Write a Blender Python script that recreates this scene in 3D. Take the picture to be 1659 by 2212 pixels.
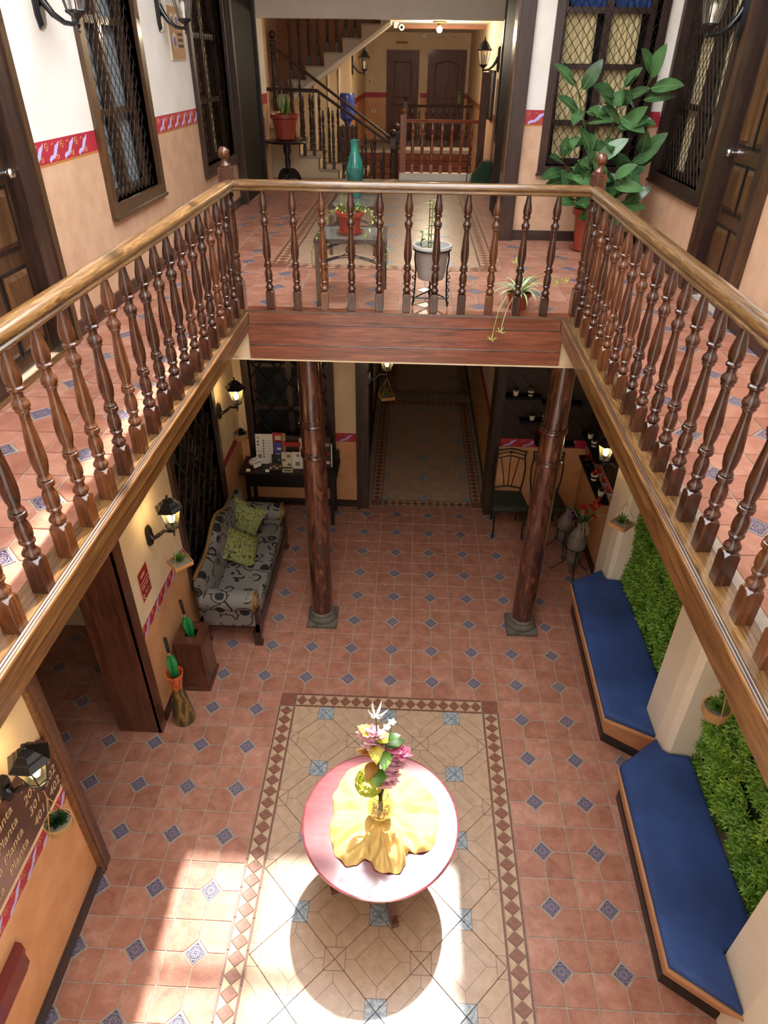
import bpy, bmesh, math, random
from math import pi, sin, cos, radians, sqrt, atan2
from mathutils import Vector, Matrix

for o in list(bpy.data.objects):
    bpy.data.objects.remove(o)
scene = bpy.context.scene
COL = scene.collection
rnd = random.Random(7)

# ------------------------------------------------------------------ camera
FPX = 1438.14
cd = bpy.data.cameras.new('camera')
cd.sensor_fit = 'HORIZONTAL'
cd.sensor_width = 36.0
cd.lens = 36.0 * FPX / 1659.0
cd.clip_start = 0.05
cd.clip_end = 200
cam = bpy.data.objects.new('camera', cd)
COL.objects.link(cam)
YAW, PITCH, ROLL = -0.0348748, 0.596306, 0.0129235
fw = Vector((sin(YAW) * cos(PITCH), cos(YAW) * cos(PITCH), -sin(PITCH)))
rt = Vector((cos(YAW), -sin(YAW), 0))
up = rt.cross(fw)
r2 = rt * cos(ROLL) + up * sin(ROLL)
u2 = up * cos(ROLL) - rt * sin(ROLL)
mw = Matrix((r2, u2, -fw)).transposed().to_4x4()
mw.translation = Vector((-0.340785, -4.567614, 5.132431))
cam.matrix_world = mw
scene.camera = cam

# ------------------------------------------------------------------ world, sun, exposure
w = bpy.data.worlds.new('sky')
scene.world = w
w.use_nodes = True
bg = w.node_tree.nodes['Background']
bg.inputs[0].default_value = (0.95, 0.975, 1.0, 1)
bg.inputs[1].default_value = 7.4

sd = bpy.data.lights.new('sun', 'SUN')
sd.energy = 10.5
sd.angle = radians(1.3)
sd.color = (1.0, 0.95, 0.86)
sun = bpy.data.objects.new('sun', sd)
COL.objects.link(sun)
SUN = Vector((-0.103, -0.507, -1.0))
sun.rotation_euler = SUN.to_track_quat('-Z', 'Y').to_euler()
sun.location = (1, 4, 12)

scene.view_settings.view_transform = 'Standard'
scene.view_settings.look = 'None'
scene.view_settings.gamma = 1.0
scene.view_settings.use_curve_mapping = False
scene.view_settings.exposure = 0.5

# ------------------------------------------------------------------ helpers
ZU = 3.525          # upper floor level
P = 0.42            # floor tile module (two tiles)
SL = 0.0165         # the right side of the court runs slightly out of square


def xr(c, y):
    return c + SL * (y - 0.5)


class MB:
    def __init__(s):
        s.v = []
        s.f = []

    def add(s, vs, fs):
        n = len(s.v)
        s.v += [tuple(q) for q in vs]
        s.f += [tuple(i + n for i in f) for f in fs]
        return s

    def box(s, x0, y0, z0, x1, y1, z1):
        x0, x1 = min(x0, x1), max(x0, x1)
        y0, y1 = min(y0, y1), max(y0, y1)
        z0, z1 = min(z0, z1), max(z0, z1)
        return s.add([(x0, y0, z0), (x1, y0, z0), (x1, y1, z0), (x0, y1, z0), (x0, y0, z1), (x1, y0, z1), (x1, y1, z1), (x0, y1, z1)],
                     [(0, 3, 2, 1), (4, 5, 6, 7), (0, 1, 5, 4), (1, 2, 6, 5), (2, 3, 7, 6), (3, 0, 4, 7)])

    def bevbox(s, x0, y0, z0, x1, y1, z1, b=0.004):
        # box with chamfered vertical edges and a chamfered top
        p = [(x0 + b, y0), (x1 - b, y0), (x1, y0 + b), (x1, y1 - b), (x1 - b, y1), (x0 + b, y1), (x0, y1 - b), (x0, y0 + b)]
        cx, cy = (x0 + x1) / 2, (y0 + y1) / 2
        fx = (x1 - x0 - 2 * b) / (x1 - x0)
        fy = (y1 - y0 - 2 * b) / (y1 - y0)
        q = [(cx + (a - cx) * fx, cy + (c - cy) * fy) for a, c in p]
        return s.loft([[(a, c, z0) for a, c in p], [(a, c, z1 - b) for a, c in p], [(a, c, z1) for a, c in q]])

    def loft(s, rings, closed=False, cap=True):
        n = len(rings[0])
        vs = [p for r in rings for p in r]
        fs = []
        m = len(rings)
        for i in range(m if closed else m - 1):
            a, b = i * n, ((i + 1) % m) * n
            for j in range(n):
                k = (j + 1) % n
                fs.append((a + j, a + k, b + k, b + j))
        if cap and not closed:
            fs.append(tuple(range(n - 1, -1, -1)))
            fs.append(tuple((m - 1) * n + j for j in range(n)))
        return s.add(vs, fs)

    def prism(s, poly, z0, z1):
        return s.loft([[(x, y, z0) for x, y in poly], [(x, y, z1) for x, y in poly]])

    def lathe(s, prof, seg=16, cx=0, cy=0, cz=0, cap=True, sx=1, sy=1):
        return s.loft([[(cx + r * sx * cos(2 * pi * j / seg), cy + r * sy * sin(2 * pi * j / seg), cz + z) for j in range(seg)] for r, z in prof], cap=cap)

    def tube(s, pts, r, seg=6, cap=True, closed=False):
        pts = [Vector(p) for p in pts]
        n = len(pts)
        rr = r if isinstance(r, (list, tuple)) else [r] * n
        rings = []
        prev = None
        for i, p in enumerate(pts):
            if closed:
                t = (pts[(i + 1) % n] - pts[i - 1]).normalized()
            else:
                t = (pts[min(i + 1, n - 1)] - pts[max(i - 1, 0)])
                t = t.normalized() if t.length > 1e-9 else Vector((0, 0, 1))
            if prev is None:
                a = Vector((0, 0, 1)) if abs(t.z) < 0.9 else Vector((1, 0, 0))
                u = t.cross(a).normalized()
            else:
                u = prev - t * prev.dot(t)
                u = u.normalized() if u.length > 1e-6 else t.orthogonal().normalized()
            prev = u
            v = t.cross(u)
            rings.append([tuple(p + (u * cos(2 * pi * j / seg) + v * sin(2 * pi * j / seg)) * rr[i]) for j in range(seg)])
        return s.loft(rings, closed=closed, cap=cap)

    def extrude(s, prof, p0, p1, side=None, upv=(0, 0, 1)):
        """sweep a 2D profile (a along side, b along up) from p0 to p1"""
        p0, p1 = Vector(p0), Vector(p1)
        t = (p1 - p0).normalized()
        upv = Vector(upv)
        sd_ = Vector(side) if side else t.cross(upv).normalized()
        return s.loft([[tuple(p + sd_ * a + upv * b) for a, b in prof] for p in (p0, p1)])

    def sphere(s, c, r, seg=12, rings=8, sx=1, sy=1, sz=1):
        prof = [(max(1e-4, r * sin(pi * i / rings)), -r * cos(pi * i / rings) * sz) for i in range(rings + 1)]
        return s.lathe(prof, seg, c[0], c[1], c[2], sx=sx, sy=sy)

    def mb(s, other, M=None):
        vs = [tuple(M @ Vector(q)) for q in other.v] if M else other.v
        return s.add(vs, other.f)

    def xf(s, M):
        s.v = [tuple(M @ Vector(q)) for q in s.v]
        return s

    def shear(s):
        s.v = [(x + SL * (y - 0.5), y, z) for x, y, z in s.v]
        return s

    def mesh(s, name, mat=None, smooth=False, ang=40):
        me = bpy.data.meshes.new(name)
        me.from_pydata(s.v, [], s.f)
        me.validate()
        bm = bmesh.new()
        bm.from_mesh(me)
        bmesh.ops.recalc_face_normals(bm, faces=bm.faces)
        bm.to_mesh(me)
        bm.free()
        if smooth:
            for p in me.polygons:
                p.use_smooth = True
            me.set_sharp_from_angle(angle=radians(ang))
        if mat:
            me.materials.append(MAT[mat] if isinstance(mat, str) else mat)
        return me

    def build(s, name, mat, parent=None, smooth=False, world=False, ang=40):
        if world and parent is not None:
            q = parent
            off = Vector((0, 0, 0))
            while q is not None:
                off += q.location
                q = q.parent
            s.v = [(a - off.x, b - off.y, c - off.z) for a, b, c in s.v]
        return inst(name, s.mesh(name, mat, smooth, ang), parent)


def inst(name, me, parent=None, loc=(0, 0, 0), rz=0, rot=None, scale=None):
    o = bpy.data.objects.new(name, me)
    COL.objects.link(o)
    o.parent = parent
    o.location = loc
    o.rotation_euler = rot if rot else (0, 0, rz)
    if scale:
        o.scale = scale
    return o


def tag(o, label=None, cat=None, group=None, kind=None):
    if label:
        o['label'] = label
    if cat:
        o['category'] = cat
    if group:
        o['group'] = group
    if kind:
        o['kind'] = kind
    return o


def thing(name, label, cat, loc=(0, 0, 0), rz=0, group=None, kind=None):
    o = bpy.data.objects.new(name, None)
    o.empty_display_size = 0.1
    COL.objects.link(o)
    o.location = loc
    o.rotation_euler = (0, 0, rz)
    return tag(o, label, cat, group, kind)


def copy_tree(o, parent=None):
    c = o.copy()
    COL.objects.link(c)
    c.parent = parent
    for ch in list(o.children):
        copy_tree(ch, c)
    return c


def struct(o, label=None, cat=None):
    return tag(o, label, cat, None, 'structure')


FONT = [None]


def text_mesh(body, size, mat, shear=0.0, depth=0.001, align='LEFT'):
    cu = bpy.data.curves.new('lettering', 'FONT')
    cu.body = body
    cu.size = size
    cu.shear = shear
    cu.extrude = depth
    cu.align_x = align
    cu.resolution_u = 2
    t = bpy.data.objects.new('lettering', cu)
    COL.objects.link(t)
    bpy.context.view_layer.update()
    me = bpy.data.meshes.new_from_object(t.evaluated_get(bpy.context.evaluated_depsgraph_get()))
    bpy.data.objects.remove(t)
    me.materials.clear()
    me.materials.append(MAT[mat])
    return me
# ------------------------------------------------------------------ materials
MAT = {}


class NT:
    """tiny node helper"""

    def __init__(s, name):
        s.m = bpy.data.materials.new(name)
        s.m.use_nodes = True
        s.t = s.m.node_tree
        s.n = s.t.nodes
        s.b = s.n['Principled BSDF']
        MAT[name] = s.m

    def link(s, a, b):
        s.t.links.new(a, b)

    def val(s, sock, x):
        if isinstance(x, (int, float)):
            sock.default_value = x
        elif isinstance(x, (tuple, list)):
            sock.default_value = tuple(x) + ((1,) if len(x) == 3 and len(sock.default_value) == 4 else ())
        else:
            s.link(x, sock)

    def m_(s, op, a, b=0.0, c=None, clamp=False):
        n = s.n.new('ShaderNodeMath')
        n.operation = op
        n.use_clamp = clamp
        s.val(n.inputs[0], a)
        s.val(n.inputs[1], b)
        if c is not None:
            s.val(n.inputs[2], c)
        return n.outputs[0]

    def coord(s, which='Object', scale=(1, 1, 1), loc=(0, 0, 0), rot=(0, 0, 0)):
        c = s.n.new('ShaderNodeTexCoord').outputs[which]
        mp = s.n.new('ShaderNodeMapping')
        mp.inputs['Scale'].default_value = scale
        mp.inputs['Location'].default_value = loc
        mp.inputs['Rotation'].default_value = rot
        s.link(c, mp.inputs[0])
        return mp.outputs[0]

    def geo(s):
        return s.n.new('ShaderNodeNewGeometry').outputs['Position']

    def rand(s):
        return s.n.new('ShaderNodeObjectInfo').outputs['Random']

    def noise(s, vec, scale=5, detail=4, rough=0.55, dist=0.0):
        n = s.n.new('ShaderNodeTexNoise')
        s.link(vec, n.inputs['Vector'])
        n.inputs['Scale'].default_value = scale
        n.inputs['Detail'].default_value = detail
        n.inputs['Roughness'].default_value = rough
        n.inputs['Distortion'].default_value = dist
        return n.outputs['Fac']

    def voro(s, vec, scale=5, feature='F1', out='Distance', rnd_=1.0):
        n = s.n.new('ShaderNodeTexVoronoi')
        n.feature = feature
        s.link(vec, n.inputs['Vector'])
        n.inputs['Scale'].default_value = scale
        n.inputs['Randomness'].default_value = rnd_
        return n.outputs[out]

    def wave(s, vec, scale=5, dist=2, detail=2, dscale=1, bands='X', kind='BANDS'):
        n = s.n.new('ShaderNodeTexWave')
        n.wave_type = kind
        if kind == 'BANDS':
            n.bands_direction = bands
        s.link(vec, n.inputs['Vector'])
        n.inputs['Scale'].default_value = scale
        n.inputs['Distortion'].default_value = dist
        n.inputs['Detail'].default_value = detail
        n.inputs['Detail Scale'].default_value = dscale
        return n.outputs['Fac']

    def ramp(s, fac, stops, interp='LINEAR'):
        n = s.n.new('ShaderNodeValToRGB')
        n.color_ramp.interpolation = interp
        e = n.color_ramp.elements
        while len(e) < len(stops):
            e.new(0.5)
        for i, (p, c) in enumerate(stops):
            e[i].position = p
            e[i].color = tuple(c) + (1,) if len(c) == 3 else c
        s.val(n.inputs[0], fac)
        return n.outputs[0]

    def mix(s, fac, a, b, mode='MIX'):
        n = s.n.new('ShaderNodeMix')
        n.data_type = 'RGBA'
        n.blend_type = mode
        s.val(n.inputs[0], fac)
        s.val(n.inputs[6], a)
        s.val(n.inputs[7], b)
        return n.outputs[2]

    def sep(s, vec):
        n = s.n.new('ShaderNodeSeparateXYZ')
        s.link(vec, n.inputs[0])
        return n.outputs

    def bump(s, h, strength=0.3, dist=0.01):
        n = s.n.new('ShaderNodeBump')
        n.inputs['Strength'].default_value = strength
        n.inputs['Distance'].default_value = dist
        s.link(h, n.inputs['Height'])
        s.link(n.outputs[0], s.b.inputs['Normal'])
        return s

    def set(s, color=None, rough=None, metal=None, coat=None, coatr=0.1, spec=None, trans=None, emit=None, es=None, alpha=None, ior=None, sss=None):
        I = s.b.inputs
        if color is not None:
            s.val(I['Base Color'], color)
        if rough is not None:
            s.val(I['Roughness'], rough)
        if metal is not None:
            s.val(I['Metallic'], metal)
        if coat is not None:
            s.val(I['Coat Weight'], coat)
            I['Coat Roughness'].default_value = coatr
        if spec is not None:
            s.val(I['Specular IOR Level'], spec)
        if trans is not None:
            s.val(I['Transmission Weight'], trans)
        if emit is not None:
            s.val(I['Emission Color'], emit)
            s.val(I['Emission Strength'], es)
        if alpha is not None:
            s.val(I['Alpha'], alpha)
        if ior is not None:
            I['IOR'].default_value = ior
        return s


def hx(h):
    """sRGB hex to linear"""
    h = h.lstrip('#')
    r = []
    for i in (0, 2, 4):
        c = int(h[i:i + 2], 16) / 255
        r.append(c / 12.92 if c <= 0.04045 else ((c + 0.055) / 1.055) ** 2.4)
    return tuple(r)


def plain(name, col, rough=0.5, **k):
    return NT(name).set(hx(col), rough, **k)


def mottled(name, c1, c2, scale=6, rough=0.5, bump=0.0, bscale=60, detail=5, lo=0.35, hi=0.68, which='Object', **k):
    n = NT(name)
    v = n.coord(which)
    f = n.noise(v, scale, detail)
    n.set(n.ramp(f, [(lo, hx(c1)), (hi, hx(c2))]), rough, **k)
    if bump:
        n.bump(n.noise(v, bscale, 3), bump, 0.004)
    return n


def wood(name, c1, c2, c3, axis='z', rough=0.3, coat=0.4, scale=1.0, vary=0.3, which='Object'):
    n = NT(name)
    sc = {'x': (1.2, 14, 14), 'y': (14, 1.2, 14), 'z': (14, 14, 1.2)}[axis]
    v = n.coord(which, tuple(q * scale for q in sc))
    rv = n.rand()
    comb = n.n.new('ShaderNodeCombineXYZ')
    n.link(n.m_('MULTIPLY', rv, 13.7), comb.inputs[0])
    n.link(n.m_('MULTIPLY', rv, 31.1), comb.inputs[2])
    va = n.n.new('ShaderNodeVectorMath')
    n.link(v, va.inputs[0])
    n.link(comb.outputs[0], va.inputs[1])
    v = va.outputs[0]
    f1 = n.noise(v, 1.6, 5, 0.6, 1.2)
    f2 = n.noise(v, 7, 3, 0.5)
    f = n.m_('ADD', n.m_('MULTIPLY', f1, 0.72), n.m_('MULTIPLY', f2, 0.28))
    c = n.ramp(f, [(0.33, hx(c1)), (0.5, hx(c2)), (0.68, hx(c3))])
    br = n.m_('ADD', 1.0 - vary / 2, n.m_('MULTIPLY', rv, vary))
    mul = n.n.new('ShaderNodeMix')
    mul.data_type = 'RGBA'
    mul.blend_type = 'MULTIPLY'
    mul.inputs[0].default_value = 1.0
    n.link(c, mul.inputs[6])
    cb = n.n.new('ShaderNodeCombineColor')
    for i in range(3):
        n.link(br, cb.inputs[i])
    n.link(cb.outputs[0], mul.inputs[7])
    n.set(mul.outputs[2], rough, coat=coat, coatr=0.12)
    n.bump(f2, 0.08, 0.002)
    return n


# plaster and paint
mottled('plaster_cream', '#e2dcd3', '#ece7e0', 3, 0.6, 0.05, 40)
mottled('plaster_warm', '#dcc19c', '#e8d2b0', 3, 0.6, 0.05, 40)
mottled('plaster_ceiling', '#d9cdbd', '#e2d7c8', 3, 0.7)
mottled('paint_peach', '#c39b7c', '#d3ae90', 7, 0.5, 0.08, 30, 6)
mottled('paint_orange', '#c98f5f', '#d8a274', 5, 0.5, 0.05, 30, 6)
mottled('paint_brown', '#9a6346', '#a97254', 3, 0.55)
mottled('paint_red', '#a32336', '#b62d40', 5, 0.5)
plain('motif_lavender', '#b9b2e6', 0.55)
plain('motif_gold', '#c98f52', 0.5)
plain('paint_ochre', '#b1713c', 0.5)
mottled('pier_cream', '#e2d0b8', '#ecdcc6', 2, 0.45)
# woods
wood('mahogany', '#220f08', '#3b1c0f', '#5c321b', 'z', 0.22, 0.55, scale=1.7, vary=0.5)
wood('mahogany_light', '#34180b', '#573018', '#774724', 'z', 0.24, 0.5, scale=1.7)
wood('mahogany_x', '#4a2419', '#733c29', '#90543a', 'x', 0.3, 0.35, vary=0.15)
wood('honey_y', '#3f2a16', '#644626', '#85643c', 'y', 0.26, 0.5, scale=2.0, vary=0.1)
wood('honey_x', '#3f2a16', '#644626', '#85643c', 'x', 0.26, 0.5, scale=2.0, vary=0.1)
wood('side_y', '#412613', '#6b4522', '#8c6437', 'y', 0.3, 0.4, vary=0.1)
wood('groove_dark', '#2a1a10', '#46301e', '#66492f', 'y', 0.35, 0.3, vary=0.0)
wood('dark_z', '#1d100b', '#33201a', '#4a3024', 'z', 0.42, 0.25)
wood('dark_x', '#1d100b', '#33201a', '#4a3024', 'x', 0.42, 0.25)
wood('dark_y', '#1d100b', '#33201a', '#4a3024', 'y', 0.42, 0.25)
wood('door_wood', '#22140c', '#3d2817', '#563a22', 'z', 0.36, 0.35)
wood('door_panel', '#2c1a0e', '#4a3018', '#6b4727', 'z', 0.4, 0.25)
wood('casing_z', '#2a1a10', '#48301c', '#614428', 'z', 0.38, 0.3)
wood('jamb_brown', '#371c13', '#573122', '#71452f', 'z', 0.3, 0.4)
wood('red_wood', '#6b2a12', '#984520', '#b8602f', 'z', 0.3, 0.4)
wood('hall_door', '#3f1a12', '#5c2c20', '#74402f', 'z', 0.5, 0.05)
plain('black_wood', '#151110', 0.4, coat=0.15)
plain('black_panel', '#0d0c0d', 0.6, spec=0.2)


def column_mat():
    n = NT('column_wood')
    v = n.coord('Object', (7, 7, 1.6))
    f1 = n.noise(v, 1.3, 6, 0.65, 2.2)
    f2 = n.noise(n.coord('Object', (18, 18, 3)), 2, 5, 0.6, 0.6)
    f = n.m_('ADD', n.m_('MULTIPLY', f1, 0.82), n.m_('MULTIPLY', f2, 0.18))
    n.set(n.ramp(f, [(0.30, hx('#150a07')), (0.47, hx('#3f2016')), (0.57, hx('#5f3324')), (0.72, hx('#8f6248'))]), 0.22, coat=0.6, coatr=0.08)
    n.bump(f2, 0.1, 0.003)


column_mat()


# floor pieces
def terracotta():
    n = NT('terracotta')
    v = n.coord('Object')
    rv = n.rand()
    comb = n.n.new('ShaderNodeCombineXYZ')
    n.link(n.m_('MULTIPLY', rv, 91.0), comb.inputs[2])
    va = n.n.new('ShaderNodeVectorMath')
    n.link(v, va.inputs[0])
    n.link(comb.outputs[0], va.inputs[1])
    f1 = n.noise(va.outputs[0], 9, 5, 0.6, 0.4)
    f2 = n.noise(va.outputs[0], 70, 3, 0.6)
    f = n.m_('ADD', n.m_('ADD', n.m_('MULTIPLY', f1, 0.62), n.m_('MULTIPLY', f2, 0.22)), n.m_('MULTIPLY', rv, 0.14))
    c = n.ramp(f, [(0.33, hx('#8b5845')), (0.5, hx('#a26e5a')), (0.66, hx('#b68672'))])
    n.set(c, n.m_('ADD', 0.26, n.m_('MULTIPLY', f2, 0.3)), spec=0.45)
    n.bump(n.m_('ADD', f2, n.m_('MULTIPLY', f1, 1.5)), 0.12, 0.004)


terracotta()
mottled('grout', '#93867a', '#ada090', 20, 0.8)
mottled('grout_dark', '#453a32', '#5a4c41', 20, 0.8)


def insert_mat():
    n = NT('blue_insert')
    x, y, z = n.sep(n.coord('Object'))
    h = 0.071
    u = n.m_('MULTIPLY', n.m_('ADD', x, y), 0.7071 / (h * 0.7071))
    v = n.m_('MULTIPLY', n.m_('SUBTRACT', x, y), 0.7071 / (h * 0.7071))
    s = n.m_('MAXIMUM', n.m_('ABSOLUTE', u), n.m_('ABSOLUTE', v))
    r = n.m_('SQRT', n.m_('ADD', n.m_('MULTIPLY', u, u), n.m_('MULTIPLY', v, v)))
    th = n.m_('ARCTAN2', v, u)

    def band(a, c, wd):
        return n.m_('LESS_THAN', n.m_('ABSOLUTE', n.m_('SUBTRACT', a, c)), wd)
    ring = n.m_('MAXIMUM', band(r, 0.76, 0.05), band(r, 0.16, 0.05))
    pet = n.m_('MULTIPLY', n.m_('ABSOLUTE', n.m_('COSINE', n.m_('MULTIPLY', th, 4.0))), 0.58)
    petal = n.m_('MAXIMUM', band(r, n.m_('ADD', pet, 0.05), 0.07), n.m_('MULTIPLY', band(n.m_('COSINE', n.m_('MULTIPLY', th, 8.0)), -1.0, 0.12), n.m_('LESS_THAN', r, 0.72)))
    corner = n.m_('MULTIPLY', n.m_('GREATER_THAN', r, 0.92), n.m_('MULTIPLY', n.m_('LESS_THAN', s, 0.84), n.m_('GREATER_THAN', n.noise(n.coord('Object'), 120, 1), 0.47)))
    frame = band(s, 0.86, 0.03)
    dark = n.m_('MAXIMUM', n.m_('MAXIMUM', ring, petal), n.m_('MAXIMUM', corner, frame), clamp=True)
    ground = n.mix(n.noise(n.coord('Object'), 40, 3), hx('#85767f'), hx('#9c8e95'))
    c = n.mix(dark, ground, hx('#26274a'))
    c = n.mix(n.m_('GREATER_THAN', s, 0.9), c, hx('#877c7a'))
    n.set(c, 0.28, spec=0.5)


insert_mat()


def mosaic_mat(name, blue_on_x, base1, base2, blue1='#6f7f92', blue2='#9aa6b0', rough=0.3):
    n = NT(name)
    vec = n.coord('Object')
    x, y, z = n.sep(vec)
    ax, ay = n.m_('ABSOLUTE', x), n.m_('ABSOLUTE', y)
    h, c = 0.297, 0.073
    chipx = n.m_('GREATER_THAN', ax, h - c)
    chipy = n.m_('GREATER_THAN', ay, h - c)

    def band(a, q, wd):
        return n.m_('LESS_THAN', n.m_('ABSOLUTE', n.m_('SUBTRACT', a, q)), wd)
    d = n.m_('ADD', ax, ay)
    lines = n.m_('MAXIMUM', band(d, 0.155, 0.0026), n.m_('MAXIMUM', band(ax, h - c, 0.0022), band(ay, h - c, 0.0022)))
    spoke = n.m_('MULTIPLY', n.m_('GREATER_THAN', d, 0.155), n.m_('MAXIMUM', n.m_('MULTIPLY', n.m_('LESS_THAN', ax, 0.0018), n.m_('LESS_THAN', ay, h - c)), n.m_('MULTIPLY', n.m_('LESS_THAN', ay, 0.0018), n.m_('LESS_THAN', ax, h - c))))
    lines = n.m_('MAXIMUM', lines, spoke)
    rv = n.rand()
    comb = n.n.new('ShaderNodeCombineXYZ')
    n.link(n.m_('MULTIPLY', rv, 50.0), comb.inputs[2])
    va = n.n.new('ShaderNodeVectorMath')
    n.link(vec, va.inputs[0])
    n.link(comb.outputs[0], va.inputs[1])
    f1 = n.noise(va.outputs[0], 14, 5, 0.6)
    f2 = n.noise(va.outputs[0], 90, 3, 0.7)
    f = n.m_('ADD', n.m_('MULTIPLY', f1, 0.6), n.m_('MULTIPLY', f2, 0.4))
    body = n.ramp(f, [(0.35, hx(base1)), (0.65, hx(base2))])
    chip = chipx if blue_on_x else chipy
    bcol = n.ramp(n.noise(va.outputs[0], 45, 3), [(0.4, hx(blue1)), (0.6, hx(blue2))])
    cc = n.mix(chip, body, bcol)
    cc = n.mix(lines, cc, hx('#6b5646'))
    n.set(cc, rough, spec=0.5)
    n.bump(n.m_('SUBTRACT', f, n.m_('MULTIPLY', lines, 0.6)), 0.2, 0.004)


mosaic_mat('mosaic_x', True, '#a4866c', '#ba9c82', '#76818c', '#a2a8aa')
mosaic_mat('mosaic_y', False, '#a4866c', '#ba9c82', '#76818c', '#a2a8aa')
mottled('border_brown', '#6f4232', '#8a5a47', 40, 0.35)
mottled('border_strip', '#6c4233', '#7d5040', 30, 0.35)
mottled('border_beige', '#a98a6c', '#bc9e80', 30, 0.35)
# stone, metal, glass
mottled('stone_grey', '#4d473f', '#665f55', 12, 0.75, 0.3, 80)
plain('iron_black', '#141416', 0.38, metal=0.3)
plain('lantern_black', '#101216', 0.28, coat=0.3)
plain('iron_bronze', '#2b1d15', 0.45, metal=0.3)
plain('chrome', '#d9dadb', 0.16, metal=1.0)
plain('brass', '#a98545', 0.3, metal=0.9)
NT('glass_clear').set((1, 1, 1), 0.03, trans=1.0, ior=1.05, alpha=0.2)
NT('glass_lantern').set(hx('#d8cfa8'), 0.18, trans=0.9, ior=1.1, alpha=0.55)
NT('glass_dark').set(hx('#0d1012'), 0.06, spec=0.7)
NT('glass_pane').set(hx('#20262a'), 0.08, spec=0.6)
NT('glass_table').set(hx('#c9d6cf'), 0.03, trans=0.85, ior=1.3, alpha=0.7)
NT('glass_vase').set(hx('#fbf0cc'), 0.02, trans=0.95, ior=1.35)
NT('bulb_on').set(hx('#fff2cf'), 0.4, emit=hx('#ffe9b8'), es=22.0)
NT('bulb_hall').set(hx('#fff7e8'), 0.4, emit=hx('#fff1d6'), es=40.0)
plain('bulb_off', '#e8e6e0', 0.25)
plain('white_plastic', '#dedad2', 0.4)
plain('paper_white', '#d8d2c8', 0.6)
plain('paper_cream', '#cfc0a4', 0.6)
plain('print_black', '#1c1a1a', 0.6)
plain('print_red', '#a31f24', 0.5)
plain('print_blue', '#3b3f86', 0.5)
plain('print_grey', '#77706a', 0.6)
plain('print_gold', '#c9ad85', 0.5)
plain('ink_brown', '#3a2a22', 0.6)
plain('card_tan', '#b48a5c', 0.6)
plain('sign_red', '#8f1416', 0.4)
plain('sign_frame', '#caa58c', 0.5)
mottled('sign_brown', '#43271c', '#55362a', 6, 0.18, coat=0.3)
# plants
def leafm(name, c1, c2, rough=0.35, scale=8, sss=0):
    n = NT(name)
    rv = n.rand()
    f = n.m_('ADD', n.m_('MULTIPLY', n.noise(n.coord('Object'), scale, 3), 0.6), n.m_('MULTIPLY', rv, 0.4))
    n.set(n.ramp(f, [(0.3, hx(c1)), (0.75, hx(c2))]), rough)
    return n


leafm('leaf_rubber', '#2b4a2a', '#5a8450', 0.22)
plain('leaf_rib', '#8fae6a', 0.4)
leafm('leaf_green', '#31591f', '#6d9a35', 0.4)
leafm('leaf_dark', '#0f2412', '#27451f', 0.4)
leafm('leaf_grey', '#6e7f56', '#a9b48c', 0.5)
plain('stem_green', '#56702e', 0.5)
plain('stem_brown', '#4f3a22', 0.6)
plain('soil', '#241a13', 0.95)
plain('gravel', '#8b8474', 0.9)


def hedge_mat():
    n = NT('hedge_leaf')
    v = n.geo()
    f = n.m_('ADD', n.m_('MULTIPLY', n.noise(v, 6, 3), 0.45), n.m_('MULTIPLY', n.noise(v, 60, 2), 0.55))
    n.set(n.ramp(f, [(0.36, hx('#35601a')), (0.5, hx('#6c9a2a')), (0.66, hx('#a3c043'))]), 0.45)


hedge_mat()
plain('hedge_back', '#142a10', 0.9)


def spider_mat():
    n = NT('leaf_spider')
    x, y, z = n.sep(n.n.new('ShaderNodeTexCoord').outputs['UV'])
    mid = n.m_('LESS_THAN', n.m_('ABSOLUTE', n.m_('SUBTRACT', x, 0.5)), 0.22)
    n.set(n.mix(mid, hx('#5f8a3c'), hx('#dfe6c0')), 0.4)


spider_mat()
# pots, cloths and the rest
mottled('pot_terracotta', '#8f3b2b', '#9f4633', 4, 0.4)
mottled('pot_terracotta_dark', '#8a3220', '#9a3c28', 4, 0.45)
mottled('pot_grey', '#8f837b', '#9e938b', 3, 0.45)
plain('pot_rim', '#b9b4b0', 0.4)
plain('pot_white', '#d8cfbf', 0.4)
plain('pot_black', '#1a1614', 0.5)


def teal():
    n = NT('teal_glaze')
    v = n.coord('Object')
    x, y, z = n.sep(v)
    cr = n.m_('LESS_THAN', n.voro(v, 90, 'DISTANCE_TO_EDGE'), 0.09)
    low = n.m_('LESS_THAN', z, 0.27)
    c = n.mix(n.m_('MULTIPLY', cr, low), n.ramp(n.noise(v, 8, 3), [(0.4, hx('#16574e')), (0.65, hx('#2f8574'))]), hx('#0b2b27'))
    n.set(c, n.mix(low, (0.12,) * 3, (0.5,) * 3), coat=0.2)


teal()
plain('teal_dark', '#10332f', 0.3)
n_ = NT('cushion_blue')
v_ = n_.coord('Object')
n_.set(n_.ramp(n_.noise(v_, 2.5, 4), [(0.35, hx('#22396a')), (0.65, hx('#2e4b85'))]), 0.75)
n_.bump(n_.noise(v_, 380, 2), 0.25, 0.002)
mottled('bench_wood', '#b9835a', '#c99569', 4, 0.45)
mottled('cloth_yellow', '#c7a45e', '#d4b26d', 3, 0.7, which='Object')


def table_top_mat():
    n = NT('table_lacquer')
    v = n.coord('Object', (3, 12, 3))
    f = n.noise(v, 1.5, 5, 0.6, 1.0)
    n.set(n.ramp(f, [(0.3, hx('#6a2c33')), (0.7, hx('#82424a'))]), 0.24, coat=1.0, coatr=0.1, spec=0.6)
    n.b.inputs['Coat IOR'].default_value = 1.75


table_top_mat()


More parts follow.
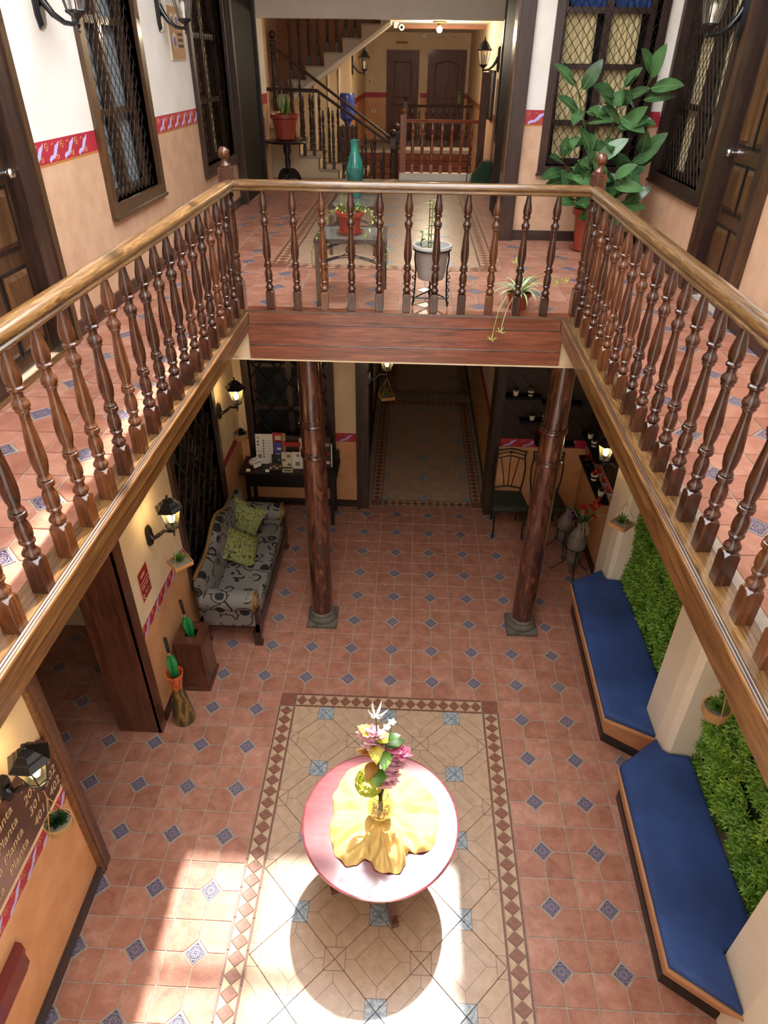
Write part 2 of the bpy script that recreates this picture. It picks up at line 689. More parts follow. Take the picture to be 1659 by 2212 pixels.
def sofa_mat():
    n = NT('sofa_fabric')
    v = n.coord('Object')
    x, y, z = n.sep(v)
    # curling vines: rings around voronoi cells and flower blobs at some of the centres
    d = n.voro(v, 6.5, 'F1', 'Distance', 0.75)
    ring = n.m_('LESS_THAN', n.m_('ABSOLUTE', n.m_('SUBTRACT', d, n.m_('ADD', 0.45, n.m_('MULTIPLY', n.noise(v, 9, 2), 0.25)))), 0.042)
    gate = n.m_('GREATER_THAN', n.noise(v, 7, 1), 0.45)
    vine = n.m_('MULTIPLY', ring, gate)
    colr = n.voro(v, 6.5, 'F1', 'Color', 0.75)
    pick = n.m_('GREATER_THAN', n.sep(colr)[0], 0.36)
    flower = n.m_('MULTIPLY', pick, n.m_('LESS_THAN', n.m_('ADD', d, n.m_('MULTIPLY', n.noise(v, 45, 2), 0.16)), 0.47))
    hole = n.m_('MULTIPLY', n.m_('GREATER_THAN', n.sep(colr)[1], 0.5), n.m_('LESS_THAN', n.m_('ABSOLUTE', n.m_('SUBTRACT', d, 0.22)), 0.022))
    d2 = n.voro(v, 15, 'F1', 'Distance', 1.0)
    bud = n.m_('MULTIPLY', n.m_('LESS_THAN', d2, 0.16), n.m_('GREATER_THAN', n.sep(n.voro(v, 15, 'F1', 'Color', 1.0))[0], 0.62))
    dark = n.m_('MAXIMUM', n.m_('SUBTRACT', flower, hole), n.m_('MAXIMUM', vine, bud), clamp=True)
    g = n.mix(n.noise(v, 160, 2), hx('#615c57'), hx('#7b756e'))
    n.set(n.mix(dark, g, hx('#0c0b0d')), 0.75)


sofa_mat()


def lime_mat():
    n = NT('cushion_lime')
    v = n.coord('Object')
    l1 = n.m_('LESS_THAN', n.m_('ABSOLUTE', n.m_('SUBTRACT', n.noise(n.coord('Object', (1, 3, 1)), 6, 1, 0.4, 0.6), 0.5)), 0.011)
    l2 = n.m_('LESS_THAN', n.m_('ABSOLUTE', n.m_('SUBTRACT', n.noise(n.coord('Object', (3, 1, 1.5), (3, 1, 2)), 6, 1, 0.4, 0.6), 0.5)), 0.011)
    l3 = n.m_('LESS_THAN', n.m_('ABSOLUTE', n.m_('SUBTRACT', n.noise(n.coord('Object', (2, 2, 1), (8, 4, 6), (0, 0, 0.8)), 6, 1, 0.4, 0.6), 0.52)), 0.012)
    dk = n.m_('MAXIMUM', l1, n.m_('MAXIMUM', l2, l3))
    n.set(n.mix(dk, hx('#7f8145'), hx('#191810')), 0.7)


lime_mat()
plain('gilt_wood', '#7a5a2c', 0.4, coat=0.2)
plain('chair_seat', '#262a20', 0.85)


def cone_vase_mat():
    n = NT('painted_vase')
    v = n.coord('Object', (6, 6, 1.3))
    f = n.noise(v, 2.4, 3, 0.5, 1.4)
    z = n.sep(n.coord('Object'))[2]
    low = n.ramp(f, [(0.3, hx('#2c2418')), (0.5, hx('#54452a')), (0.58, hx('#8a7a33')), (0.63, hx('#8a4a1e')), (0.7, hx('#3a3020'))])
    high = n.ramp(f, [(0.38, hx('#34301c')), (0.47, hx('#c8552a')), (0.6, hx('#e0743c'))])
    n.set(n.mix(n.m_('GREATER_THAN', z, 0.44), low, high), 0.3, coat=0.3)


cone_vase_mat()
plain('umbrella_green', '#147a3a', 0.5)
plain('umbrella_green_dark', '#0b4a22', 0.5)
plain('rubber_black', '#17171a', 0.5)
plain('umbrella_black', '#101012', 0.6)
n_ = NT('vase_clay')
v_ = n_.coord('Object')
n_.set(n_.ramp(n_.noise(v_, 7, 5), [(0.35, hx('#4a443c')), (0.65, hx('#7c7468'))]), 0.55)


def petal(name, col, mixf=0.5, rough=0.55, col2=None):
    n = NT(name)
    c = hx(col)
    if col2:
        c = n.ramp(n.noise(n.coord('Object'), 9, 3), [(0.35, hx(col)), (0.7, hx(col2))])
    n.set(c, rough)
    tr = n.n.new('ShaderNodeBsdfTranslucent')
    n.val(tr.inputs[0], c)
    mx = n.n.new('ShaderNodeMixShader')
    mx.inputs[0].default_value = mixf
    n.link(n.b.outputs[0], mx.inputs[1])
    n.link(tr.outputs[0], mx.inputs[2])
    n.link(mx.outputs[0], n.n['Material Output'].inputs['Surface'])


petal('petal_red', '#c21a16', 0.3)
petal('leaf_light', '#a8b84a', 0.4, 0.45, '#d9dc8a')
petal('leaf_yellow', '#b3a326', 0.45, 0.45, '#d8cf4e')
petal('leaf_rust', '#8c5a1e', 0.4, 0.45, '#c08a3a')
petal('petal_pink', '#f2cfda')
petal('petal_pink_deep', '#e79dbb')
petal('petal_white', '#efe9e0')
petal('petal_lilac', '#9a5f9c', 0.3)
petal('petal_lime', '#a9b31c', 0.4, 0.5, '#d3d65a')
plain('jug_blue', '#3f4f9c', 0.15, coat=0.2)
plain('cord_hemp', '#b48a5a', 0.85)
n_ = NT('basket_weave')
v_ = n_.coord('Object', (1, 1, 1))
wv_ = n_.wave(v_, 55, 1.5, 2, 2, 'Z')
n_.set(n_.ramp(wv_, [(0.2, hx('#8a5e30')), (0.7, hx('#c79a62'))]), 0.8)
n_.bump(wv_, 0.6, 0.004)
wood('tray_wood', '#8a5a34', '#b07a4a', '#c48e5c', 'x', 0.5, 0.1)
plain('curtain_cream', '#d9c89a', 0.85)
plain('curtain_blue', '#2c4a86', 0.85)
plain('curtain_grey', '#7d8487', 0.6)
plain('green_plastic', '#12402c', 0.3)
plain('hanger_green', '#5f9a3a', 0.5)
wood('slat_dark', '#150c0a', '#251612', '#38221b', 'x', 0.5, 0.1)
plain('red_box', '#6b1d1c', 0.12, coat=0.6)
plain('tread_stone', '#9b8878', 0.5)
plain('stair_cream', '#cdb491', 0.6)
plain('stair_grey', '#b9a892', 0.65)
plain('white_trim', '#e7ddcc', 0.5)
plain('silver_pebble', '#c9c4ac', 0.12, metal=0.7)
# ------------------------------------------------------------------ floors and tiles
CAMP = Vector((-0.340785, -4.567614, 5.132431))


def pix(p):
    d = Vector(p) - CAMP
    zc = d.dot(fw)
    if zc < 0.1:
        return (-9999, -9999, 0.1)
    return (829.5 + FPX * d.dot(r2) / zc, 1106 - FPX * d.dot(u2) / zc, zc)


def clip_poly(poly, x0, y0, x1, y1):
    def cut(pl, f, isect):
        out = []
        for i in range(len(pl)):
            a, b = pl[i - 1], pl[i]
            fa, fb = f(a), f(b)
            if fa:
                if fb:
                    out.append(b)
                else:
                    out.append(isect(a, b))
            elif fb:
                out.append(isect(a, b))
                out.append(b)
        return out

    def ix(xc):
        return lambda a, b: (xc, a[1] + (b[1] - a[1]) * (xc - a[0]) / (b[0] - a[0]))

    def iy(yc):
        return lambda a, b: (a[0] + (b[0] - a[0]) * (yc - a[1]) / (b[1] - a[1]), yc)
    for f, g in ((lambda p: p[0] >= x0, ix(x0)), (lambda p: p[0] <= x1, ix(x1)), (lambda p: p[1] >= y0, iy(y0)), (lambda p: p[1] <= y1, iy(y1))):
        if not poly:
            return []
        poly = cut(poly, f, g)
    out = []
    for p in poly:
        if not out or (abs(p[0] - out[-1][0]) + abs(p[1] - out[-1][1])) > 1e-5:
            out.append(p)
    if len(out) > 1 and abs(out[0][0] - out[-1][0]) + abs(out[0][1] - out[-1][1]) < 1e-5:
        out.pop()
    return out


def area(pl):
    return abs(sum(pl[i - 1][0] * pl[i][1] - pl[i][0] * pl[i - 1][1] for i in range(len(pl)))) / 2


def piece(mb_, poly, z, th=0.009, b=0.0022):
    """a floor piece: flat top with a narrow chamfer"""
    cx = sum(p[0] for p in poly) / len(poly)
    cy = sum(p[1] for p in poly) / len(poly)

    def shr(p):
        dx, dy = p[0] - cx, p[1] - cy
        l = sqrt(dx * dx + dy * dy) or 1
        k = max(0.0, (l - b * 1.3) / l)
        return (cx + dx * k, cy + dy * k)
    mb_.loft([[(x, y, z - th) for x, y in poly], [(x, y, z - b) for x, y in poly], [shr(p) + (z,) for p in poly]])
    return mb_


CACHE = {}


def lay(parent, names, polys, z, mat, limit=300, stuffname=None):
    """polys: list of (key, origin(x,y), polygon local to the origin). key shared -> shared mesh data."""
    vis = []
    for key, o, pl in polys:
        u, v, zc = pix((o[0], o[1], z))
        inside = -60 < u < 1719 and -60 < v < 2272
        vis.append((0 if inside else 1, zc, key, o, pl))
    vis.sort(key=lambda q: (q[0], q[1]))
    rest = MB()
    nrest = 0
    for i, (ins, zc, key, o, pl) in enumerate(vis):
        if i < limit and not ins:
            k2 = (mat, key) if key is not None else None
            if k2 is None or k2 not in CACHE:
                me = piece(MB(), pl, 0).mesh(names, mat)
                if k2:
                    CACHE[k2] = me
            else:
                me = CACHE[k2]
            inst(names, me, parent, (o[0], o[1], z - parent.location.z + rnd.uniform(-0.0006, 0.0006)))
        else:
            piece(rest, [(p[0] + o[0], p[1] + o[1]) for p in pl], z)
            nrest += 1
    if nrest:
        r = rest.build(stuffname or names + '_field', mat, parent)
        r.location.z = -parent.location.z
        tag(r, kind='stuff')


def terracotta_field(parent, rects, ox, oy, z, lim_t=300, lim_i=300):
    T = P / 2
    g = 0.0042
    c = 0.081
    tiles, ins = [], []
    for (x0, y0, x1, y1) in rects:
        for a in range(int(math.floor((x0 - ox) / T)) - 1, int(math.ceil((x1 - ox) / T)) + 1):
            for b in range(int(math.floor((y0 - oy) / T)) - 1, int(math.ceil((y1 - oy) / T)) + 1):
                tx, ty = ox + (a + 0.5) * T, oy + (b + 0.5) * T
                hx_, hy_ = T / 2 - g, T / 2 - g
                sx = -1 if a % 2 == 0 else 1
                sy = -1 if b % 2 == 0 else 1
                base = [(-hx_, -hy_), (hx_, -hy_), (hx_, hy_), (-hx_, hy_)]
                pl = []
                for (px_, py_) in base:
                    if px_ * sx > 0 and py_ * sy > 0:
                        q1 = (px_ - sx * c, py_)
                        q2 = (px_, py_ - sy * c)
                        pl += [q2, q1] if sx * sy > 0 else [q1, q2]
                    else:
                        pl.append((px_, py_))
                cl = clip_poly(pl, x0 - tx, y0 - ty, x1 - tx, y1 - ty)
                if len(cl) < 3 or area(cl) < 0.0006:
                    continue
                full = area(cl) > 0.999 * area(pl)
                tiles.append((('t', sx, sy) if full else None, (tx, ty), pl if full else cl))
        h = 0.0755
        for i in range(int(math.floor((x0 - ox) / P)) - 1, int(math.ceil((x1 - ox) / P)) + 1):
            for j in range(int(math.floor((y0 - oy) / P)) - 1, int(math.ceil((y1 - oy) / P)) + 1):
                cx, cy = ox + i * P, oy + j * P
                pl = [(h, 0), (0, h), (-h, 0), (0, -h)]
                cl = clip_poly(pl, x0 - cx, y0 - cy, x1 - cx, y1 - cy)
                if len(cl) < 3 or area(cl) < 0.001:
                    continue
                full = area(cl) > 0.999 * area(pl)
                ins.append((('i',) if full else None, (cx, cy), pl if full else cl))
    lay(parent, 'floor_tile', tiles, z, 'terracotta', lim_t)
    lay(parent, 'patterned_insert', ins, z, 'blue_insert', lim_i)


def mosaic(parent, x0, y0, x1, y1, lx, ly, z, open_near=False, lim=300, pieces=True):
    """panel of diagonal tiles with a border of small diamonds; x0.. are the outer edges"""
    B = 0.158
    S = 0.019
    ix0, iy0, ix1, iy1 = x0 + B, y0 + (0 if open_near else B), x1 - B, y1 - B
    h = 0.2965
    hh = h - 0.0028
    for kind in (0, 1):
        pls = []
        for i in range(int((ix0 - lx) / h) - 3, int((ix1 - lx) / h) + 3):
            for j in range(int((iy0 - ly) / h) - 3, int((iy1 - ly) / h) + 3):
                if (i + j) % 2 == 0 or (i % 2 == 1) != (kind == 0):
                    continue
                cx, cy = lx + i * h, ly + j * h
                pl = [(hh, 0), (0, hh), (-hh, 0), (0, -hh)]
                cl = clip_poly(pl, ix0 - cx, iy0 - cy, ix1 - cx, iy1 - cy)
                if len(cl) < 3 or area(cl) < 0.0008:
                    continue
                full = area(cl) > 0.999 * area(pl)
                pls.append((('m', kind) if full else None, (cx, cy), pl if full else cl))
        lay(parent, 'diagonal_tile', pls, z, 'mosaic_x' if kind == 0 else 'mosaic_y', lim)
    # border
    dia, tri, strip, corner = [], [], [], []
    W = B - 2 * S
    g = 0.0016
    a = 0.0535
    c2 = W / 2

    def run(p0, p1, nrm, vert):
        # p0->p1 along the outer edge, nrm points inward
        L = (Vector(p1) - Vector(p0)).length
        n = max(1, round(L / (2 * a)))
        st = L / n
        d = (Vector(p1) - Vector(p0)) / L
        N = Vector(nrm)
        ha = st / 2 - g
        hb = c2 - g

        def loc(u, v):
            q = d * u + N * v
            return (q.x, q.y)

        def ccw(pl):
            s_ = sum(pl[i - 1][0] * pl[i][1] - pl[i][0] * pl[i - 1][1] for i in range(len(pl)))
            return pl if s_ > 0 else pl[::-1]
        kk = (round(d.x), round(d.y), round(nrm[0]), round(nrm[1]), round(st, 3))
        for i in range(n):
            o = Vector(p0) + d * (i + 0.5) * st + N * (S + c2)
            dia.append((('d',) + kk, (o.x, o.y), ccw([loc(ha, 0), loc(0, hb), loc(-ha, 0), loc(0, -hb)])))
        for i in range(n - 1):
            o = Vector(p0) + d * (i + 1) * st + N * (S + c2)
            tri.append((('u',) + kk, (o.x, o.y), ccw([loc(-ha + g, c2 - g), loc(ha - g, c2 - g), loc(0, 3 * g)])))
            tri.append((('l',) + kk, (o.x, o.y), ccw([loc(-ha + g, -c2 + g), loc(ha - g, -c2 + g), loc(0, -3 * g)])))
        ns = max(1, round(L / 0.21))
        ls = L / ns
        for i in range(ns):
            for off, hs in ((S / 2, S / 2 - g), (B - S / 2, S / 2 - g)):
                o = Vector(p0) + d * (i + 0.5) * ls + N * off
                strip.append((('s',) + kk + (round(ls, 3),), (o.x, o.y), ccw([loc(-ls / 2 + g, -hs), loc(ls / 2 - g, -hs), loc(ls / 2 - g, hs), loc(-ls / 2 + g, hs)])))
    ey = y0 if open_near else y0 + B
    run((x0, ey), (x0, y1 - B), (1, 0), True)
    run((x1, ey), (x1, y1 - B), (-1, 0), True)
    run((x0 + B, y1), (x1 - B, y1), (0, -1), False)
    if not open_near:
        run((x0 + B, y0), (x1 - B, y0), (0, 1), False)
    cs = [(x0 + B / 2, y1 - B / 2), (x1 - B / 2, y1 - B / 2)]
    if not open_near:
        cs += [(x0 + B / 2, y0 + B / 2), (x1 - B / 2, y0 + B / 2)]
    q = B / 2 - g
    for o in cs:
        for k, pl in enumerate([[(-q, -q), (q, -q), (q, q)], [(-q, -q), (q, q), (-q, q)]]):
            corner.append((('c', k), o, pl))
    lim2 = 300 if pieces else 0
    lay(parent, 'border_diamond', dia, z, 'border_brown', lim2)
    lay(parent, 'border_triangle', tri, z, 'border_beige', lim2)
    lay(parent, 'border_strip', strip, z, 'border_strip', lim2)
    lay(parent, 'border_corner', corner, z, 'border_brown', lim2)


# ground floor
GR = -0.0055
fl = MB()
fl.box(-4.6, -4.9, -0.2, 2.4, 9.6, GR)
floor = struct(fl.build('floor', 'grout'), 'terracotta tiled courtyard floor with a beige mosaic panel under the table', 'floor')
MX0, MX1, MY1 = -1.47, 0.63, -0.21
terracotta_field(floor, [(-4.5, -4.4, MX0, -0.21), (MX1, -4.4, 2.2, -0.21), (-2.9, -0.21, 2.2, 3.13), (-4.5, -0.21, -2.9, 0.6)], 0, 0, 0.0)
MB().box(MX0 + 0.16, -4.4, -0.01, MX1 - 0.16, MY1 - 0.16, GR + 0.0008).build('mosaic_joint', 'grout_dark', floor)
mosaic(floor, MX0, -4.4, MX1, MY1, -0.416, -0.437, 0.0, open_near=True)
mosaic(floor, -0.80, 3.15, 0.76, 6.62, -0.045, 3.345, 0.0, pieces=False)
mosaic(floor, -0.72, 6.95, 0.80, 9.4, -0.045, 7.2, 0.0, pieces=False)
# upper floor slab
sl = MB()
ZT = ZU + GR
sl.box(-2.66, -4.9, 3.37, -1.66, 0.52, ZT)
sl2 = MB().box(0.90, -4.9, 3.37, 2.06, 0.52, ZT).shear()
sl.mb(sl2)
sl.box(-2.66, 0.52, 3.37, 2.10, 3.3, ZT)
sl.box(-2.9, 3.3, 3.37, 0.9, 7.5, ZT)
sl.box(-1.7, 11.8, 3.37, 1.3, 14.1, ZT)
sl.box(-2.78, 8.52, 3.37, -1.2, 9.74, 3.45)
floor_up = struct(sl.build('floor_upper', 'grout'), 'terracotta tiled gallery floor with blue patterned inserts around the open court', 'floor')
terracotta_field(floor_up, [(-2.63, -4.5, -1.70, 1.80), (-1.70, 0.60, 0.46, 1.80), (-2.63, 1.80, -1.66, 7.4)], -0.218, -0.095, ZU, 240, 150)
terracotta_field(floor_up, [(0.46, 0.60, 2.02, 3.2), (0.46, 3.2, 0.80, 7.4), (0.955, -4.5, 2.02, 0.60)], -0.118, -0.113, ZU, 150, 90)
mosaic(floor_up, -1.66, 1.80, 0.46, 6.9, -0.60, 2.05, ZU, pieces=False)


# ------------------------------------------------------------------ walls
def wall(name, axis, face, depth, a0, a1, zones, openings=(), label='', sheared=False):
    """zones: (z0,z1,mat,part or None). The zone with part None is the wall itself."""
    def build_zone(z0, z1):
        m = MB()
        ys = sorted({a0, a1, *[v for o in openings for v in o[:2] if a0 < v < a1]})
        zs = sorted({z0, z1, *[v for o in openings for v in o[2:] if z0 < v < z1]})
        for i in range(len(ys) - 1):
            for j in range(len(zs) - 1):
                cy, cz = (ys[i] + ys[i + 1]) / 2, (zs[j] + zs[j + 1]) / 2
                if any(o[0] < cy < o[1] and o[2] < cz < o[3] for o in openings):
                    continue
                if axis == 'x':
                    m.box(face, ys[i], zs[j], face + depth, ys[i + 1], zs[j + 1])
                else:
                    m.box(ys[i], face, zs[j], ys[i + 1], face + depth, zs[j + 1])
        if sheared:
            m.shear()
        return m
    root = None
    for z0, z1, mt, part in zones:
        if part is None:
            root = struct(build_zone(z0, z1).build(name, mt), label, 'wall')
    for z0, z1, mt, part in zones:
        if part is not None:
            build_zone(z0, z1).build(part, mt, root)
    return root


def spiral(cx, cz, r0, turns, start, sgn=1, n=22):
    return [(cx + r0 * (1 - 0.85 * i / n) * cos(start + sgn * 2 * pi * turns * i / n), 0, cz + r0 * (1 - 0.85 * i / n) * sin(start + sgn * 2 * pi * turns * i / n)) for i in range(n + 1)]


def motif_mesh():
    # lavender bird-like leaf
    pts = [(-0.075, -0.035), (-0.05, -0.02), (-0.02, -0.018), (0.0, 0.0), (0.02, 0.022), (0.05, 0.03), (0.075, 0.042), (0.06, 0.018), (0.035, 0.0), (0.015, -0.02), (-0.015, -0.035), (-0.045, -0.04), (-0.07, -0.05)]
    m = MB()
    m.loft([[(x, 0.0, z) for x, z in pts], [(x, -0.0015, z) for x, z in pts]])
    a = m.mesh('leaf_motif', 'motif_lavender')
    m = MB()
    m.tube(spiral(-0.085, 0.02, 0.026, 1.4, 0), 0.0022, 4)
    m.tube(spiral(0.03, -0.03, 0.022, 1.3, pi / 2, -1), 0.0022, 4)
    m.tube([(0.0, 0, 0.0), (0.005, 0, -0.02), (-0.004, 0, -0.04), (0.0, 0, -0.05)], 0.0022, 4)
    m.tube([(0.02, 0, 0.02), (0.0, 0, 0.038), (-0.02, 0, 0.03)], 0.0022, 4)
    b = m.mesh('scroll_motif', 'motif_gold')
    return a, b


MOA, MOB = motif_mesh()


def motifs(root, axis, face, a0, a1, z, step=0.21, flip=1, skip=(), sheared=False):
    n = int((a1 - a0) / step)
    for i in range(n):
        a = a0 + (i + 0.5) * (a1 - a0) / n
        if any(s[0] - 0.08 < a < s[1] + 0.08 for s in skip):
            continue
        if axis == 'x':
            x = face if not sheared else xr(face, a)
            loc, rz = (x, a, z), (pi / 2 if flip > 0 else -pi / 2)
        else:
            loc, rz = (a, face, z), 0
        inst('leaf_motif', MOA, root, loc, rz, None, (1.15, 1, 1.2))
        inst('scroll_motif', MOB, root, loc, rz, None, (1.1, 1, 1.1))


# upper left wall
OPL = [(-1.34, -0.30, ZU - 0.1, 5.75), (0.86, 1.90, 4.20, 5.95), (3.48, 4.85, 4.14, 5.95), (5.0, 6.35, ZU - 0.1, 5.75)]
wl = wall('wall_left', 'x', -2.62, -0.25, -4.9, 7.3, [(4.70, 7.0, 'plaster_cream', None), (3.37, 4.56, 'paint_peach', 'dado'), (4.575, 4.70, 'paint_red', 'painted_band'), (4.56, 4.575, 'paint_ochre', 'band_line')], OPL, 'cream gallery wall with peach dado and red painted band on the left')
motifs(wl, 'x', -2.619, -0.22, 3.45, 4.637, 0.21, 1, [(0.76, 2.0)])
motifs(wl, 'x', -2.619, -4.6, -1.48, 4.637, 0.21, 1)
# right gallery wall
OPR = [(0.47, 1.38, ZU - 0.1, 5.75), (1.62, 2.95, 4.25, 5.95)]
wr = wall('wall_right', 'x', 2.02, 0.25, -4.9, 3.35, [(4.70, 7.0, 'plaster_cream', None), (3.37, 4.56, 'paint_peach', 'dado'), (4.575, 4.70, 'paint_red', 'painted_band'), (4.56, 4.575, 'paint_ochre', 'band_line')], OPR, 'cream gallery wall with peach dado and red painted band on the right', True)
motifs(wr, 'x', 2.019, 1.3, 3.2, 4.637, 0.19, -1, [(1.56, 3.0)], True)
motifs(wr, 'x', 2.019, -4.6, 0.36, 4.637, 0.21, -1, (), True)
# wall facing the camera behind the rubber plant
OPF = [(1.0, 1.88, 4.25, 5.95)]
wf = wall('wall_back_right', 'y', 3.18, 0.2, 0.70, 2.3, [(4.74, 7.0, 'plaster_cream', None), (3.37, 4.60, 'paint_peach', 'dado'), (4.615, 4.74, 'paint_red', 'painted_band'), (4.60, 4.615, 'paint_ochre', 'band_line')], OPF, 'cream end wall behind the tall rubber plant')
motifs(wf, 'y', 3.179, 0.72, 1.0, 4.677, 0.2)
motifs(wf, 'y', 3.179, 1.86, 2.06, 4.677, 0.2)
# hall right wall (beyond the corner)
wh = wall('wall_hall_right', 'x', 0.85, 0.2, 3.38, 14.2, [(4.46, 7.0, 'plaster_warm', None), (2.75, 4.36, 'paint_peach', 'dado'), (4.36, 4.46, 'paint_brown', 'painted_band')], [(5.05, 6.65, 4.25, 5.9)], 'warm hall wall on the right with a black window')
# lintel at the hall entrance, hall ceiling, end wall
lint = struct(MB().box(-2.9, 6.8, 5.60, 1.05, 7.0, 7.0).build('wall_lintel', 'plaster_ceiling'), 'cream lintel across the hall entrance', 'wall')
hc = struct(MB().box(-0.95, 7.0, 5.66, 1.05, 14.2, 5.9).box(-1.75, 9.75, 5.66, -0.95, 14.2, 5.9).build('ceiling', 'plaster_cream'), 'low cream ceiling of the stair hall', 'ceiling')
MB().box(-0.6, 10.0, 5.60, 0.85, 10.12, 5.66).build('ceiling_beam', 'paint_brown', hc)
we = wall('wall_end', 'y', 14.0, 0.2, -1.7, 1.1, [(4.50, 5.7, 'plaster_warm', None), (2.75, 4.40, 'paint_orange', 'dado'), (4.40, 4.50, 'paint_red', 'painted_band')], [], 'warm end wall of the hall with two wooden doors')
MB().box(-0.31, 13.96, 3.5, -0.26, 14.0, 5.66).build('wall_pipe', 'plaster_warm', we)
wcl = wall('wall_corridor_left', 'x', -1.56, -0.15, 9.9, 14.0, [(4.50, 5.7, 'plaster_warm', None), (2.75, 4.40, 'paint_orange', 'dado'), (4.40, 4.50, 'paint_red', 'painted_band')], [], 'warm corridor wall left of the hall doors')
struct(MB().box(-2.9, 9.75, 2.75, -1.56, 9.9, 7.0).build('wall_stair_back', 'stair_cream'), 'cream panelled wall behind the staircase', 'wall')
for xx in (-2.2, -1.95, -1.75):
    MB().box(xx - 0.012, 9.73, 3.4, xx + 0.012, 9.75, 5.0).build('panel_strip', 'white_trim', bpy.data.objects['wall_stair_back'])
struct(MB().box(-2.95, 7.3, 2.75, -2.78, 9.9, 7.0).build('wall_stair_left', 'paint_peach'), 'pinkish wall at the foot of the stair landing', 'wall')
struct(MB().loft([[(-2.78, y, 4.40), (-0.79, y, 5.66), (-0.79, y, 7.0), (-2.78, y, 7.0)] for y in (9.45, 9.6)]).build('wall_stair_upper', 'paint_brown'), 'brown painted wall behind the upper stair flight', 'wall')

# ground floor walls
ZG = 3.37
bandz = (1.045, 1.155)
ZON = [(1.155, ZG, 'plaster_warm', None), (0.0, 1.03, 'paint_orange', 'dado'), (1.045, 1.155, 'paint_red', 'painted_band'), (1.03, 1.045, 'print_gold', 'band_line')]
w1 = wall('wall_left_court', 'x', -2.5, -0.37, -0.66, 3.3, ZON, [(0.66, 2.06, 0.70, 2.7)], 'warm courtyard wall behind the sofa')
motifs(w1, 'x', -2.499, -0.6, 0.6, 1.10, 0.2, 1)
ZON2 = [(1.09, ZG, 'plaster_warm', None), (0.0, 0.965, 'paint_orange', 'dado'), (0.98, 1.09, 'paint_red', 'painted_band'), (0.965, 0.98, 'print_gold', 'band_line')]
w2 = wall('wall_left_near', 'x', -2.55, -0.37, -4.9, -1.95, ZON2, [], 'warm courtyard wall with the room directory sign')
motifs(w2, 'x', -2.549, -3.2, -1.97, 1.035, 0.2, 1)
struct(MB().box(-4.7, -4.9, 0, -4.5, 3.3, ZG).build('wall_passage', 'plaster_warm'), 'far wall of the dark side passage', 'wall')
struct(MB().box(-4.5, 0.6, 0, -2.87, 0.8, ZG).build('wall_passage_end', 'plaster_warm'), 'end wall of the dark side passage', 'wall')
w3 = wall('wall_back', 'y', 3.12, 0.25, -2.87, -0.93, [(1.125, ZG, 'plaster_warm', None), (0.0, 0.985, 'paint_orange', 'dado'), (1.0, 1.125, 'paint_red', 'painted_band'), (0.985, 1.0, 'print_gold', 'band_line')], [(-2.3, -1.34, 0.78, 2.75)], 'warm back wall left of the corridor')
motifs(w3, 'y', 3.119, -1.28, -0.95, 1.062, 0.3)
w4 = wall('wall_back_chairs', 'y', 3.12, 0.25, 0.80, 2.3, [(2.09, ZG, 'plaster_warm', None), (0.0, 0.985, 'paint_orange', 'dado'), (1.0, 1.12, 'paint_red', 'painted_band'), (0.985, 1.0, 'print_gold', 'band_line'), (1.12, 2.09, 'slat_dark', 'slat_backing')], [], 'back wall with dark slats above the iron chairs')
motifs(w4, 'y', 3.119, 0.88, 1.9, 1.062, 0.22)
MB().box(-0.93, 3.12, 2.75, 0.80, 3.37, ZG).build('corridor_header', 'plaster_warm', w3)
# diagonal slats on the back wall, one board each, clipped to the panel
sw, sx0, sx1, sz0, sz1 = 0.13, 0.86, 2.0, 1.13, 2.085
dd = 1 / sqrt(2)
for k in range(-9, 12):
    off = k * sw
    # strip along direction (1,-1): coordinate c = (x+z)*dd
    pl = []
    c0, c1 = off, off + sw - 0.006
    cx_, cz_ = 1.43, 1.6
    quad = []
    for c_, t_ in ((c0, -2), (c1, -2), (c1, 2), (c0, 2)):
        quad.append((cx_ + (c_ + t_) * dd, cz_ + (c_ - t_) * dd))
    cl = clip_poly(quad, sx0, sz0, sx1, sz1)
    if len(cl) >= 3 and area(cl) > 0.003:
        MB().loft([[(x, 3.118, z) for x, z in cl], [(x, 3.104, z) for x, z in cl]]).build('wall_slat', 'slat_dark', w4)
# corridor walls
struct(MB().box(-1.1, 3.37, 0, -0.93, 9.6, 2.75).build('wall_corridor_west', 'plaster_warm'), 'left wall of the dim tiled corridor', 'wall')
struct(MB().box(0.83, 3.37, 0, 1.0, 9.6, 2.75).build('wall_corridor_east', 'plaster_warm'), 'right wall of the dim tiled corridor', 'wall')
struct(MB().box(-1.1, 9.6, 0, 1.0, 9.75, 2.75).build('wall_corridor_end', 'plaster_warm'), 'end wall of the dim tiled corridor', 'wall')
struct(MB().box(-1.1, 3.37, 2.75, 1.0, 9.75, 2.9).build('ceiling_corridor', 'plaster_warm'), 'ceiling of the dim tiled corridor', 'ceiling')
MB().box(0.818, 3.4, 0.0, 0.83, 6.9, 1.02).build('dado', 'paint_orange', bpy.data.objects['wall_corridor_east'])
MB().box(0.81, 3.4, 0.0, 0.83, 9.4, 0.11).build('baseboard', 'dark_y', bpy.data.objects['wall_corridor_east'])
MB().box(0.814, 3.4, 1.02, 0.83, 9.4, 1.12).build('painted_band', 'paint_red', bpy.data.objects['wall_corridor_east'])
MB().box(-0.93, 3.4, 0.0, -0.915, 9.4, 1.02).build('dado', 'paint_orange', bpy.data.objects['wall_corridor_west'])
MB().box(-0.93, 4.2, 0.0, -0.885, 5.3, 2.1).build('dark_door_leaf', 'black_panel', bpy.data.objects['wall_corridor_west'])
MB().box(-0.93, 5.35, 0.0, -0.89, 9.4, 0.11).build('baseboard', 'dark_y', bpy.data.objects['wall_corridor_west'])
MB().box(-0.93, 6.1, 0.35, -0.91, 6.6, 0.75).build('notice', 'paper_white', bpy.data.objects['wall_corridor_west'])
